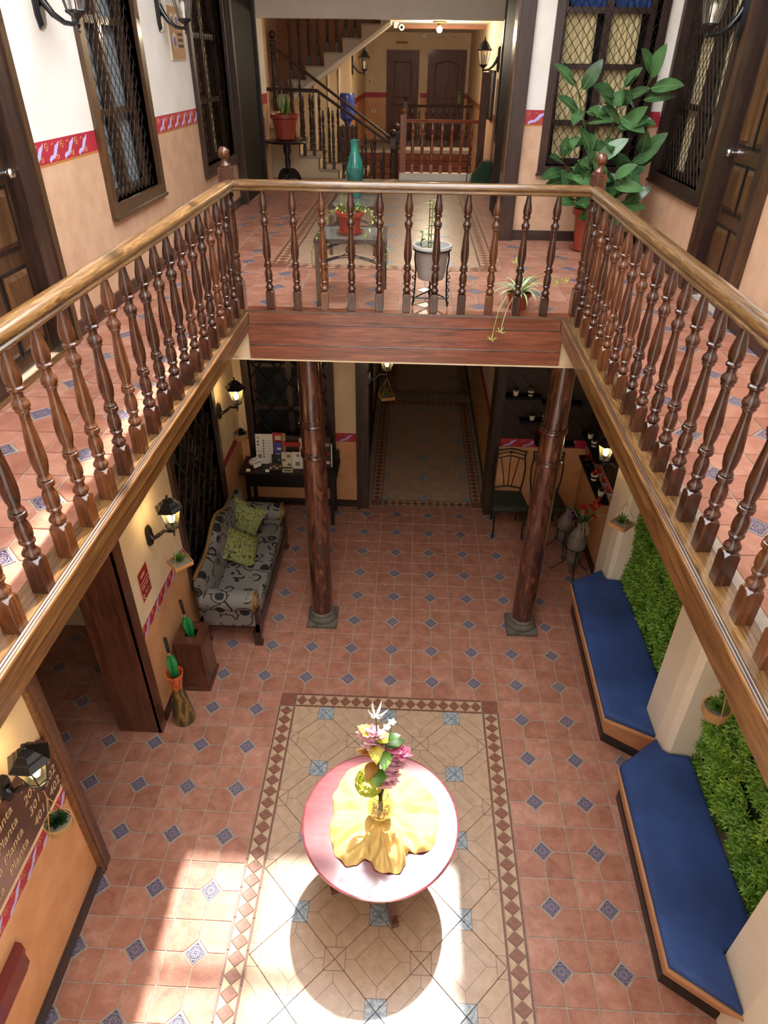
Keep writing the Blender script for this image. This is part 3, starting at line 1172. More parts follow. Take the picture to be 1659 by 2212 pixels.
# right court wall
ws = MB()
ws.box(2.16, -4.9, 0, 2.4, 1.5, ZG)
struct(ws.build('wall_right_court', 'plaster_warm'), 'courtyard wall behind the blue benches', 'wall')
wq = wall('wall_right_far', 'x', 1.99, 0.3, 1.5, 3.3, [(1.16, ZG, 'plaster_warm', None), (0.0, 1.03, 'paint_orange', 'dado'), (1.045, 1.155, 'paint_red', 'painted_band'), (1.03, 1.045, 'print_gold', 'band_line')], [], 'courtyard wall with plant shelves beside the iron chairs')
motifs(wq, 'x', 1.989, 1.55, 3.1, 1.10, 0.2, -1)
for k in range(8):
    MB().box(1.976, 1.56 + k * 0.19, 1.2, 1.99, 1.56 + k * 0.19 + 0.18, 2.4).build('wall_slat', 'slat_dark', wq)
struct(MB().box(-4.7, -4.9, ZG, -2.6, 0.8, ZG + 0.15).build('ceiling_passage', 'plaster_warm'), 'ceiling of the dark side passage', 'ceiling')
struct(MB().box(-4.7, -5.1, 0, -2.9, -4.9, ZG).build('wall_passage_near', 'plaster_warm'), 'near wall of the dark side passage', 'wall')
struct(MB().box(-2.9, 7.42, 2.75, 1.05, 7.5, 3.37).build('wall_light_stop', 'plaster_warm'), 'low wall added under the hall floor edge to keep outside light out', 'wall')  # added out of view, blocks outside light leaking into the stairwell
# pilasters between the benches
for nm, pl, lb in (('trim_1', [(1.90, 1.56), (1.90, 1.31), (1.918, 1.19), (1.96, 1.15), (2.18, 1.14), (2.18, 1.56)], 'cream chamfered pilaster between the tulip vase and the far bench'),
                   ('trim_2', [(1.85, -0.60), (1.845, -0.90), (1.862, -1.02), (1.905, -1.065), (2.18, -1.08), (2.18, -0.60)], 'cream chamfered pilaster between the two benches'),
                   ('trim_3', [(1.80, -2.55), (1.79, -2.87), (1.807, -3.0), (1.85, -3.04), (2.18, -3.06), (2.18, -2.55)], 'cream pilaster at the near end of the near bench')):
    struct(MB().prism(pl, 0, 3.37).build(nm, 'pier_cream'), lb, 'pilaster')

# unseen roof; its skylight opening is shaped to place the sun patch
RZ = 7.0
sx0, sx1, sy0, sy1 = -1.52, 0.84, -4.85, 1.77
rf = MB()
rf.box(-3.2, 1.77, RZ, 2.6, 14.4, RZ + 0.2)
rf.box(-3.2, -5.2, RZ, 2.6, sy0, RZ + 0.2)
rf.box(-3.2, sy0, RZ, sx0, sy1, RZ + 0.2)
rf.box(sx1, sy0, RZ, 2.6, sy1, RZ + 0.2)
roof = struct(rf.build('ceiling_roof', 'plaster_cream'), 'unseen flat roof, its skylight opening shaped to place the sun patch', 'roof')
for yy in (0.92, -0.3, -1.5, -2.7, -3.9):  # unseen bars, placed to cut the sunlight into bands
    MB().box(sx0, yy - 0.035, RZ, sx1, yy + 0.035, RZ + 0.1).build('sun_blocking_bar', 'iron_black', roof)
for xx in (-0.6,):
    MB().box(xx - 0.03, sy0, RZ, xx + 0.03, sy1, RZ + 0.1).build('sun_blocking_bar', 'iron_black', roof)
# wall closing the court behind the camera
struct(MB().box(-2.9, -5.1, 0, 2.4, -4.95, 7.0).build('wall_front', 'plaster_cream'), 'cream wall closing the court on the near side', 'wall')
# ------------------------------------------------------------------ gallery edge, railings
# sill boards with moulded nosing and fascia boards round the opening
def side_edge(name, label, sgn, x_in, y0, y1, sheared):
    """sgn +1: room opening lies towards +x (left gallery)"""
    X = lambda d: x_in - sgn * d          # d measured from the inner face back under the gallery
    def bx(m, d0, d1, z0, z1):
        return m.box(X(d0), y0, z0, X(d1), y1, z1)
    def fin(m):
        return m.shear() if sheared else m
    root = struct(fin(bx(MB(), 0.028, 0.14, 3.49, ZU)).build(name, 'honey_y'), label, 'trim')
    for k, (d, r) in enumerate(((0.023, 0.0065), (0.010, 0.0065))):
        m = MB().tube([(X(d), y0, ZU - 0.006), (X(d), y1, ZU - 0.006)], r, 8)
        fin(m).build('nosing_bead', 'groove_dark', root, True)
    m = MB()
    prof = [(0.0, -0.085), (0.0, -0.024), (-0.006, -0.014), (-0.004, -0.006), (0.006, -0.004), (0.03, -0.004), (0.03, -0.085)]
    m.loft([[(X(a), yy, ZU + b) for a, b in prof] for yy in (y0, y1)])
    fin(m).build('fascia_board', 'side_y', root)
    fin(MB().tube([(X(0.014), y0, 3.432), (X(0.014), y1, 3.432)], 0.006, 8)).build('fascia_bead', 'groove_dark', root, True)
    fin(bx(MB(), 0.020, 0.04, 3.425, 3.445)).build('groove', 'black_wood', root)
    fin(bx(MB(), 0.010, 0.03, 3.365, 3.425)).build('fascia_board', 'side_y', root)
    return root


XL, XRR = -1.585, 0.815
side_edge('trim_4', 'moulded wooden sill and fascia of the left gallery', 1, XL, -4.85, 0.50, False)
side_edge('trim_5', 'moulded wooden sill and fascia of the right gallery', -1, XRR, -4.85, 0.50, True)
YF = 0.485
root = struct(MB().box(-1.72, YF + 0.028, 3.49, 0.95, YF + 0.13, ZU).build('trim_6', 'mahogany_x'), 'moulded wooden sill and wide plank fascia across the far end of the court', 'trim')
for d in (0.023, 0.010):
    MB().tube([(XL + 0.002, YF + d, ZU - 0.006), (XRR - 0.002, YF + d, ZU - 0.006)], 0.0065, 8).build('nosing_bead', 'groove_dark', root, True)
for z0, z1, dy in ((3.432, 3.517, 0.004), (3.262, 3.424, 0.010), (3.146, 3.254, 0.006)):
    MB().box(XL + 0.004 - (0.02 if z0 < 3.37 else 0), YF + dy, z0, XRR - 0.004 + (0.034 if z0 < 3.37 else 0), YF + 0.035, z1).build('fascia_plank', 'mahogany_x', root)
for zz in (3.428, 3.258):
    MB().tube([(XL - 0.012, YF + 0.010, zz), (XRR + 0.028, YF + 0.010, zz)], 0.006, 6).build('fascia_bead', 'groove_dark', root, True)
# cream beam carried by the columns
struct(MB().box(-2.5, YF + 0.036, 3.135, 2.0, 1.10, 3.37).box(-2.5, YF + 0.012, 3.128, 2.0, YF + 0.05, 3.142).build('trim_7', 'plaster_warm'), 'cream beam behind the wide wooden fascia', 'beam')

BAL = [(0.0001, 0.150), (0.0215, 0.152), (0.0255, 0.160), (0.0262, 0.168), (0.0235, 0.177), (0.0205, 0.182), (0.0180, 0.192), (0.0195, 0.205), (0.0235, 0.212), (0.0240, 0.219), (0.0205, 0.225),
       (0.0235, 0.240), (0.0245, 0.262), (0.0225, 0.285), (0.0175, 0.304), (0.0175, 0.309), (0.0245, 0.316), (0.0255, 0.326), (0.0245, 0.336), (0.0205, 0.340), (0.0235, 0.346), (0.0200, 0.354), (0.0180, 0.364),
       (0.0225, 0.388), (0.0250, 0.420), (0.0245, 0.455), (0.0215, 0.510), (0.0180, 0.560), (0.0165, 0.592), (0.0190, 0.606), (0.0225, 0.612), (0.0215, 0.620), (0.0245, 0.626), (0.0252, 0.636), (0.0240, 0.646), (0.0185, 0.655), (0.0165, 0.668), (0.0180, 0.680), (0.0235, 0.688), (0.0240, 0.697), (0.0200, 0.703),
       (0.0235, 0.716), (0.0250, 0.734), (0.0240, 0.755), (0.0190, 0.790), (0.0140, 0.825), (0.0125, 0.850)]


def baluster_mesh(mat='mahogany', H=1.0, hb=0.0302, seg=16, name='baluster'):
    m = MB()
    b = hb
    t = 0.142 * H
    o8 = lambda r: [(b, -r), (b, r), (r, b), (-r, b), (-b, r), (-b, -r), (-r, -b), (r, -b)]
    e = b - 0.003
    m.loft([[(x, y, 0) for x, y in o8(e)], [(x, y, t - 0.012) for x, y in o8(e)], [(x * 0.92, y * 0.92, t) for x, y in o8(b * 0.55)], [(x * 0.62, y * 0.62, t + 0.008) for x, y in o8(b * 0.45)]])
    s = hb / 0.0302
    m.lathe([(max(0.0001, (r - 0.0205) * 1.55 + 0.0232) * s if 0.15 < z < 0.80 else r * 1.12 * s, z * H) for r, z in BAL], seg)
    return m.mesh(name, mat, True, 34)


BALM = baluster_mesh()
BALM2 = baluster_mesh('mahogany_light')
RAILP = [(-0.034, 0.0), (0.034, 0.0), (0.040, 0.006), (0.040, 0.014), (0.034, 0.020), (0.035, 0.026), (0.042, 0.034), (0.043, 0.046), (0.036, 0.060), (0.022, 0.068), (0, 0.071), (-0.022, 0.068), (-0.036, 0.060), (-0.043, 0.046), (-0.042, 0.034), (-0.035, 0.026), (-0.034, 0.020), (-0.040, 0.014), (-0.040, 0.006)]
ZR = 4.362


def balustrade(label, pts, rail0, rail1, mat):
    r = thing('balustrade', label, 'railing', rail0[:2] + (ZU,))
    m = MB()
    m.extrude(RAILP, rail0 + (ZR,), rail1 + (ZR,))
    m.build('handrail', mat, r, True, world=True, ang=35)
    for i, (x, y) in enumerate(pts):
        me = BALM2 if rnd.random() < 0.28 else BALM
        inst('baluster', me, r, (x - rail0[0], y - rail0[1], 0), rnd.uniform(-0.02, 0.02))
    return r


yL = [0.333 - 0.2067 * k for k in range(24)]
yR = [0.315 - 0.2075 * k for k in range(24)]
BL = balustrade('long balustrade along the left gallery with a sunlit honey handrail', [(-1.640, y) for y in yL if y > -4.4], (-1.645, 0.53), (-1.640, -4.45), 'honey_y')
BR = balustrade('long balustrade along the right gallery with a worn honey handrail', [(xr(0.905, y), y) for y in yR if y > -4.4], (xr(0.912, 0.53), 0.53), (xr(0.912, -4.45), -4.45), 'honey_y')
xs = [-1.413 + 0.2089 * k for k in range(11)]
BB = balustrade('short balustrade across the far end of the court with two ball-topped newels', [(x, 0.556) for x in xs], (-1.61, 0.556), (0.88, 0.556), 'honey_x')
nm = MB()
nb = 0.046
NEW = [(0.0001, 0.198), (0.036, 0.200), (0.041, 0.208), (0.042, 0.218), (0.036, 0.228), (0.029, 0.240), (0.030, 0.256), (0.038, 0.264), (0.036, 0.274), (0.034, 0.290), (0.039, 0.318), (0.037, 0.345), (0.030, 0.368), (0.038, 0.376), (0.041, 0.388), (0.038, 0.400), (0.031, 0.404), (0.030, 0.416), (0.037, 0.450), (0.041, 0.500), (0.040, 0.560), (0.036, 0.640), (0.033, 0.700), (0.036, 0.712), (0.034, 0.722), (0.040, 0.730), (0.042, 0.744), (0.036, 0.756), (0.030, 0.770), (0.032, 0.786), (0.040, 0.796), (0.041, 0.808), (0.034, 0.816), (0.034, 0.836)]
nm.loft([[(a * nb, b * nb, z) for a, b in ((-1, -1), (1, -1), (1, 1), (-1, 1))] for z in (0, 0.19)] + [[(a * nb * .8, b * nb * .8, 0.2) for a, b in ((-1, -1), (1, -1), (1, 1), (-1, 1))]])
nm.lathe(NEW, 18)
nm.loft([[(a * nb, b * nb, z) for a, b in ((-1, -1), (1, -1), (1, 1), (-1, 1))] for z in (0.83, 0.972)] + [[(a * nb * .75, b * nb * .75, 0.984) for a, b in ((-1, -1), (1, -1), (1, 1), (-1, 1))]])
NEWM = nm.mesh('newel_post', 'mahogany', True, 40)
bm_ = MB().lathe([(0.0001, 0.98), (0.034, 0.982), (0.037, 0.990), (0.034, 0.998), (0.024, 1.006), (0.019, 1.022), (0.021, 1.034)], 18)
bm_.sphere((0, 0, 1.066), 0.040, 18, 12)
NBALL = bm_.mesh('newel_ball', 'mahogany_light', True)
for x, y in ((-1.660, 0.575), (0.928, 0.572)):
    n1 = inst('newel_post', NEWM, BB, (x + 1.61, y - 0.556, 0))
    inst('newel_ball', NBALL, n1)

# ------------------------------------------------------------------ columns
for x, y, lb in ((-1.19, 0.85, 'round varnished wooden column standing left of the corridor'), (0.985, 0.845, 'round varnished wooden column standing in front of the iron chairs')):
    c = thing('wooden_column', lb, 'column', (x, y, 0))
    sh = MB().lathe([(0.112, 0.14), (0.112, 0.9), (0.111, 1.7), (0.108, 2.5), (0.104, 3.14)], 28)
    sh.build('shaft', 'column_wood', c, True)
    for zz in (2.10, 2.42):
        MB().lathe([(0.104, zz - 0.035), (0.122, zz - 0.028), (0.126, zz - 0.016), (0.118, zz - 0.006), (0.116, zz + 0.004), (0.124, zz + 0.014), (0.122, zz + 0.026), (0.104, zz + 0.034)], 28).build('ring', 'mahogany', c, True)
    bs = MB().lathe([(0.150, 0.045), (0.156, 0.06), (0.152, 0.085), (0.138, 0.105), (0.130, 0.115), (0.132, 0.128), (0.126, 0.148), (0.112, 0.158)], 28)
    bs.build('base', 'stone_grey', c, True)
    MB().bevbox(-0.162, -0.162, 0, 0.162, 0.162, 0.048, 0.006).build('plinth', 'stone_grey', c)

# ------------------------------------------------------------------ windows and doors, built in a local frame (x along wall, y into wall, z up)
def window(num, label, loc, rz, W, H, casing=0.07, depth=0.16, cols=2, rows=(0.33, 0.66), curtain='curtain_cream', curtain2=None, grille=True, proud=0.035, wood_='dark_z', curtw=0.7, swag=0.0, gstep=0.075, gr=0.0035, open_side=None):
    r = thing('window_%d' % num, label, 'window', loc, rz, kind='structure')
    m = MB()
    c = casing
    m.box(-c, -proud, -c, 0, depth, H + c).box(W, -proud, -c, W + c, depth, H + c)
    m.box(0, -proud, -c, W, depth, 0).box(0, -proud, H, W, depth, H + c)
    m.build('frame', wood_, r)
    MB().box(-c - 0.012, -proud - 0.012, -c - 0.014, W + c + 0.012, -proud + 0.02, -c + 0.008).build('sill_lip', wood_, r)
    s = 0.055
    y0, y1 = depth - 0.055, depth - 0.01
    m = MB()
    m.box(0, y0, 0, s, y1, H).box(W - s, y0, 0, W, y1, H).box(s, y0, 0, W - s, y1, s).box(s, y0, H - s, W - s, y1, H)
    xs_ = [s]
    for k in range(1, cols):
        x = W * k / cols
        m.box(x - 0.035, y0 - 0.01, s, x + 0.035, y1, H - s)
        xs_ += [x - 0.035, x + 0.035]
    xs_.append(W - s)
    zs_ = [s]
    for q in rows:
        for a in range(0, len(xs_), 2):
            m.box(xs_[a], y0, H * q - 0.025, xs_[a + 1], y1, H * q + 0.025)
        zs_ += [H * q - 0.025, H * q + 0.025]
    zs_.append(H - s)
    m.build('sash', 'casing_z' if wood_ == 'casing_z' else wood_, r)
    for a in range(0, len(xs_), 2):
        for b in range(0, len(zs_), 2):
            pc = curtain
            MB().box(xs_[a], y1 - 0.018, zs_[b], xs_[a + 1], y1 - 0.012, zs_[b + 1]).build('pane', 'glass_pane' if not curtain else 'glass_clear', r)
    MB().box(-0.02, depth + 0.10, -0.02, W + 0.02, depth + 0.12, H + 0.02).box(-0.04, depth - 0.02, -0.04, 0.0, depth + 0.12, H + 0.04).box(W, depth - 0.02, -0.04, W + 0.04, depth + 0.12, H + 0.04).box(0, depth - 0.02, -0.04, W, depth + 0.12, 0).box(0, depth - 0.02, H, W, depth + 0.12, H + 0.04).build('backing', 'black_panel', r)
    if curtain:
        for a in range(0, len(xs_), 2):
            xa, xb = xs_[a], xs_[a + 1]
            for zt0, zt1, cm in ((0.02, rows[-1] * H if curtain2 else H - 0.02, curtain), (rows[-1] * H, H - 0.02, curtain2)):
                if not cm:
                    continue
                m = MB()
                n = 28
                rr = []
                for j in range(9):
                    t = j / 8
                    z = zt0 + (zt1 - zt0) * t
                    wd = (xb - xa) * (curtw + (1 - curtw) * (1 if cm == curtain2 else 0))
                    xo = xa + swag * (1 - t) * (xb - xa)
                    rr.append([(xo + wd * i / n, depth + 0.018 + 0.012 * sin(i * 1.35 + 0.3 * j), z) for i in range(n + 1)])
                vs = [p for q in rr for p in q]
                fs = [(j * (n + 1) + i, j * (n + 1) + i + 1, (j + 1) * (n + 1) + i + 1, (j + 1) * (n + 1) + i) for j in range(8) for i in range(n)]
                m.add(vs, fs).build('curtain', cm, r, True)
    if grille:
        m = MB()
        yg = 0.035
        step = gstep
        k = -int(H / step / 0.62) - 2
        slope = 1.35
        while k * step < W:
            for sg in (1, -1):
                # line x = k*step + t, z = slope*t
                t0 = max(0, -k * step)
                t1 = min(H / slope, W - k * step)
                if t1 - t0 > 0.02:
                    xa, xb = k * step + t0, k * step + t1
                    if sg < 0:
                        xa, xb = W - xa, W - xb
                    m.tube([(xa, yg + 0.004 * sg, slope * t0), (xb, yg + 0.004 * sg, slope * t1)], gr, 4)
            k += 1
        m.build('grille', 'iron_bronze', r)
    return r


window(1, 'tall latticed gallery window beside the first left lantern', (-2.62, 0.86, 4.20), pi / 2, 1.04, 1.75, curtain='curtain_grey', curtw=1.0, wood_='casing_z', casing=0.09, depth=0.13, gstep=0.092)
window(2, 'tall latticed gallery window beyond the left poster', (-2.62, 3.48, 4.14), pi / 2, 1.37, 1.8, curtain='curtain_cream', curtw=0.6, casing=0.09, depth=0.13, gstep=0.092)
window(3, 'tall latticed gallery window beside the right lantern', (xr(2.02, 2.95), 2.95, 4.25), -pi / 2 - SL, 1.33, 1.7, curtain='curtain_cream', curtw=0.6, swag=0.25, casing=0.085, depth=0.13, gstep=0.085)
window(4, 'latticed window with cream and blue curtains behind the rubber plant', (1.0, 3.18, 4.25), 0, 0.88, 1.7, curtain='curtain_cream', curtain2='curtain_blue', rows=(0.22, 0.50, 0.76), curtw=0.85, swag=0.1, casing=0.075, depth=0.2, wood_='dark_z', gstep=0.082, gr=0.003)
window(5, 'large black window in the hall wall', (0.85, 6.65, 4.25), -pi / 2, 1.6, 1.65, curtain=None, grille=False, casing=0.08, depth=0.12, wood_='black_wood', cols=1, rows=(0.99,))
window(6, 'dark latticed courtyard window behind the sofa', (-2.5, 0.66, 0.70), pi / 2, 1.40, 2.0, curtain=None, grille=True, casing=0.09, depth=0.12, wood_='dark_z', gstep=0.26, gr=0.014, rows=(0.45,))
window(7, 'dark latticed window behind the brochure console', (-2.3, 3.12, 0.78), 0, 0.96, 1.97, curtain=None, casing=0.09, depth=0.12, wood_='dark_z', gstep=0.26, gr=0.010, rows=(0.33, 0.62))


def panel_door(num, label, loc, rz, W, H, cas=0.07, dark=0.16, leaf_w=0.72, panels=True, knob_side=1, leafmat='door_wood', panmat='door_panel', casmat='casing_z', darkmat='dark_z', rec=0.10, lever=True):
    r = thing('door_%d' % num, label, 'door', loc, rz, kind='structure')
    m = MB()
    m.box(0, -0.05, 0, cas, 0.0, H + cas).box(W - cas, -0.05, 0, W, 0.0, H + cas).box(cas, -0.05, H, W - cas, 0.0, H + cas)
    m.build('casing', casmat, r)
    m = MB()
    a0, a1 = cas, W - cas
    m.box(a0, -0.04, 0, a0 + dark, rec, H).box(a1 - dark, -0.04, 0, a1, rec, H).box(a0 + dark, -0.04, H - 0.1, a1 - dark, rec, H)
    m.build('jamb', darkmat, r)
    l0, l1 = a0 + dark, a1 - dark
    lf = MB().box(l0, rec - 0.05, 0.01, l1, rec - 0.005, H - 0.1).build('leaf', leafmat, r)
    if panels:
        w = l1 - l0
        for c_ in range(2):
            xa = l0 + 0.06 + c_ * (w - 0.06) / 2
            xb = xa + (w - 0.06) / 2 - 0.06
            for za, zb in ((0.12, 0.55), (0.68, 0.98), (1.12, 1.78)):
                MB().box(xa - 0.02, rec - 0.058, za - 0.02, xb + 0.02, rec - 0.05, zb + 0.02).build('panel_moulding', 'black_wood', lf)
                q = 0.03
                MB().loft([[(xa, rec - 0.058, za), (xb, rec - 0.058, za), (xb, rec - 0.058, zb), (xa, rec - 0.058, zb)], [(xa + q, rec - 0.075, za + q), (xb - q, rec - 0.075, za + q), (xb - q, rec - 0.075, zb - q), (xa + q, rec - 0.075, zb - q)]]).build('panel', panmat, lf)
    kx = (l1 - 0.05) if knob_side > 0 else (l0 + 0.05)
    m = MB()
    m.xf(Matrix.Identity(4))
    m.lathe([(0.028, 0), (0.028, 0.006), (0.012, 0.01), (0.011, 0.04), (0.026, 0.055), (0.029, 0.07), (0.022, 0.082), (0.0005, 0.086)], 16)
    m.xf(Matrix.Translation((kx, rec - 0.05, 1.06)) @ Matrix.Rotation(pi / 2, 4, 'X'))
    m.build('knob', 'chrome', lf, True)
    return r


panel_door(1, 'panelled brown door on the left gallery with a chrome knob', (-2.62, -1.40, ZU), pi / 2, 1.18, 2.12, cas=0.06, dark=0.17, knob_side=1)
panel_door(2, 'panelled brown door on the right gallery with a chrome knob', (xr(2.02, 1.44), 1.44, ZU), -pi / 2 - SL, 1.04, 2.12, cas=0.07, dark=0.13, knob_side=-1)
MB().box(0.06, -0.06, 0.0, 1.12, -0.03, 0.022).build('threshold', 'honey_x', bpy.data.objects['door_1'])
# black double door on the left, hall side
r = thing('door_3', 'tall black door leaf near the hall entrance on the left', 'door', (-2.62, 5.0, ZU), pi / 2, kind='structure')
MB().box(0, -0.06, 0, 1.35, 0.06, 2.3).build('leaf', 'black_panel', r)
MB().box(-0.04, -0.09, 0, 0.05, 0.0, 2.3).build('casing', 'dark_z', r)
MB().box(1.30, -0.10, 0, 1.39, 0.0, 2.3).build('casing', 'black_wood', r)
# corner casing beside the hall
r = struct(MB().box(0.60, 3.12, ZU, 0.735, 3.40, 7.0).build('trim_8', 'dark_z'), 'dark wooden corner casing beside the hall', 'trim')
MB().box(0.575, 3.15, ZU, 0.60, 3.40, 7.0).build('casing_bead', 'casing_z', r)
struct(MB().box(0.66, 3.42, ZU, 0.845, 4.98, 5.9).build('trim_9', 'black_panel'), 'black folded shutter against the hall wall', 'shutter')
# corridor casings on the ground floor
struct(MB().box(-0.975, 3.02, 0, -0.93, 3.12, 2.75).box(-0.93, 3.06, 0, -0.82, 3.37, 2.75).build('trim_10', 'dark_z'), 'dark wooden casing on the left side of the corridor mouth', 'trim')
struct(MB().box(0.745, 3.0, 0, 0.86, 3.37, 2.75).build('trim_11', 'dark_z'), 'dark wooden casing on the right side of the corridor mouth', 'trim')
# side passage casings
struct(MB().box(-2.875, -0.735, 0, -2.49, -0.66, 3.36).box(-2.515, -0.735, 0, -2.478, -0.62, 3.36).build('trim_12', 'jamb_brown'), 'broad brown wooden jamb of the side passage', 'trim')
r = struct(MB().box(-2.93, -1.95, 0, -2.515, -1.895, 3.36).build('trim_13', 'jamb_brown'), 'brown moulded casing at the near side of the passage', 'trim')
MB().box(-2.565, -2.02, 0, -2.515, -1.95, 3.36).build('casing_edge', 'side_y', r)
MB().tube([(-2.513, -1.985, 0.0), (-2.513, -1.985, 3.36)], 0.007, 6).build('casing_bead', 'jamb_brown', r)
# baseboards
def bboard(nm, boxes, lab, mat='dark_y', sheared=False):
    m = MB()
    for b in boxes:
        m.box(*b)
    if sheared:
        m.shear()
    struct(m.build(nm, mat), lab, 'baseboard')


bboard('baseboard_left', [(-2.62, -0.20, ZU, -2.598, 4.95, ZU + 0.10), (-2.62, -4.9, ZU, -2.598, -1.42, ZU + 0.10)], 'dark baseboard along the left gallery wall')
bboard('baseboard_right', [(1.998, 1.46, ZU, 2.02, 3.17, ZU + 0.10), (1.998, -4.9, ZU, 2.02, 0.38, ZU + 0.10)], 'dark baseboard along the right gallery wall', 'dark_y', True)
bboard('baseboard_back', [(0.735, 3.155, ZU, 2.03, 3.18, ZU + 0.10)], 'dark baseboard under the window behind the rubber plant', 'dark_x')
bboard('baseboard_court_left', [(-2.5, -0.6, 0, -2.478, 3.1, 0.10)], 'dark baseboard behind the sofa')
bboard('baseboard_court_near', [(-2.55, -4.9, 0, -2.528, -2.02, 0.10), (-2.55, -4.9, 0.02, -2.518, -2.02, 0.085)], 'dark moulded baseboard under the directory sign')
bboard('baseboard_court_back', [(-2.47, 3.095, 0, -0.98, 3.12, 0.10)], 'dark baseboard under the brochure console', 'dark_x')
bboard('baseboard_court_right', [(1.965, 1.58, 0, 1.99, 3.1, 0.10)], 'dark baseboard beside the tulip vase')
bboard('baseboard_chairs', [(0.87, 3.095, 0, 1.95, 3.12, 0.10)], 'dark baseboard behind the iron chairs', 'dark_x')
# ------------------------------------------------------------------ ground floor furniture
def leaf(L, W, bend=0.3, n=5, fold=0.15, tip=0.9, pw=1.0):
    """leaf blade from the origin along +x, drooping with bend; returns MB"""
    m = MB()
    vs, fs = [], []
    for i in range(n + 1):
        t = i / n
        w = W / 2 * sin(pi * (t ** tip)) ** pw if 0 < i < n else 0.0015
        x = L * t
        z = bend * L * (t * 0.6 - t * t)
        vs += [(x, -w, z + fold * w), (x, 0, z), (x, w, z + fold * w)]
    for i in range(n):
        a = 3 * i
        fs += [(a, a + 3, a + 4, a + 1), (a + 1, a + 4, a + 5, a + 2)]
    return m.add(vs, fs)


def rotm(az, el, roll=0):
    return Matrix.Rotation(az, 4, 'Z') @ Matrix.Rotation(-el, 4, 'Y') @ Matrix.Rotation(roll, 4, 'X')


# round table -------------------------------------------------------
tb = thing('pedestal_table', 'round dark red lacquered pedestal table in the sunlit mosaic panel', 'table', (-0.43, -1.94, 0))
R_ = 0.545
MB().lathe([(0.0005, 0.695), (0.44, 0.695), (0.505, 0.698), (0.520, 0.704), (0.524, 0.712), (0.515, 0.717), (0.530, 0.722), (0.537, 0.730), (0.530, 0.737), (0.541, 0.741), (R_, 0.747), (R_, 0.753), (0.539, 0.757), (0.53, 0.758), (0.0005, 0.758)], 72).build('table_top', 'table_lacquer', tb, True, ang=30)
MB().lathe([(0.44, 0.655), (0.445, 0.66), (0.445, 0.715), (0.40, 0.715), (0.40, 0.655)], 64, cap=False).build('apron', 'table_lacquer', tb, True)
MB().lathe([(0.0005, 0.10), (0.10, 0.10), (0.105, 0.14), (0.07, 0.18), (0.055, 0.24), (0.075, 0.33), (0.09, 0.40), (0.075, 0.47), (0.05, 0.53), (0.07, 0.58), (0.13, 0.63), (0.20, 0.712)], 24).build('pedestal', 'jamb_brown', tb, True)
for k in range(4):
    a = k * pi / 2 + 0.35
    m = MB()
    prof = [(0.07, 0.20, 0.045), (0.16, 0.16, 0.040), (0.25, 0.09, 0.034), (0.33, 0.045, 0.032), (0.38, 0.035, 0.036)]
    rings = []
    for x, z, h in prof:
        rings.append([(x, -0.028, z - h * .9), (x, 0.028, z - h * .9), (x, 0.024, z + h), (x, -0.024, z + h)])
    m.loft(rings).xf(Matrix.Rotation(a, 4, 'Z')).build('foot', 'jamb_brown', tb)

# yellow cloth --------------------------------------------------------
def cloth():
    out = {0: .37, 20: .38, 45: .36, 70: .38, 90: .42, 105: .44, 130: .44, 155: .40, 180: .36, 205: .40, 225: .44, 236: .44, 244: .40, 249: .34, 256: .34, 264: .40, 285: .41, 293: .38, 299: .32, 304: .31, 309: .35, 325: .39, 345: .38, 360: .37}
    ks = sorted(out)

    def rad(d):
        d %= 360
        for a, b in zip(ks, ks[1:]):
            if a <= d <= b:
                t = (d - a) / (b - a)
                t = t * t * (3 - 2 * t)
                return out[a] * (1 - t) + out[b] * t
    # ridges: angle at the rim, twist towards the centre, width, height, start radius
    rid = [(232, 30, .030, .050, .25), (252, -25, .016, .055, .15), (262, 20, .020, .050, .2), (276, -15, .018, .062, .15), (288, 25, .022, .050, .25), (303, -20, .016, .058, .2), (316, 30, .026, .045, .3), (335, -25, .030, .035, .35), (8, 20, .028, .030, .3), (30, -10, .03, .03, .2), (60, 20, .035, .022, .3), (100, -25, .045, .022, .3), (140, 20, .045, .025, .3), (172, -20, .03, .03, .35), (200, 15, .03, .035, .3), (216, -15, .022, .04, .35)]
    n, m_ = 240, 34
    vs, fs = [(0, 0, 0.03)], []
    for j in range(1, m_ + 1):
        t = j / m_
        for i in range(n):
            d = 360 * i / n
            th = radians(d)
            r = rad(d) * t
            h = 0.0
            for a_, tw, w_, am, r0 in rid:
                da = ((d - a_ - tw * (1 - t) + 180) % 360 - 180)
                dist = abs(radians(da)) * max(r, 0.05)
                k = max(0.0, min(1.0, (t - r0) / 0.25))
                h = max(h, am * k * max(0.0, 1 - (dist / (w_ * 1.6)) ** 1.3))
            h += 0.010 * sin(3 * th + 4 * t) * sin(9 * t + 2 * th) + 0.012
            edge = max(0, (t - 0.93) / 0.07)
            z = 0.004 + max(0.0, h + 0.012 * sin(pi * min(1, t))) * (1 - 0.8 * edge ** 2)
            r *= 1 + (0.010 * sin(9 * th + 1) + 0.008 * sin(23 * th)) * edge
            vs.append((r * cos(th), r * sin(th), max(0.003, z)))
    for i in range(n):
        fs.append((0, 1 + i, 1 + (i + 1) % n))
    for j in range(m_ - 1):
        for i in range(n):
            a = 1 + j * n + i
            b = 1 + j * n + (i + 1) % n
            fs.append((a, a + n, b + n, b))
    return MB().add(vs, fs)


c = cloth().build('table_cloth', 'cloth_yellow', None, True, ang=180)
c.location = (-0.40, -1.905, 0.758)
tag(c, 'crumpled yellow cloth spread on the round table', 'cloth')

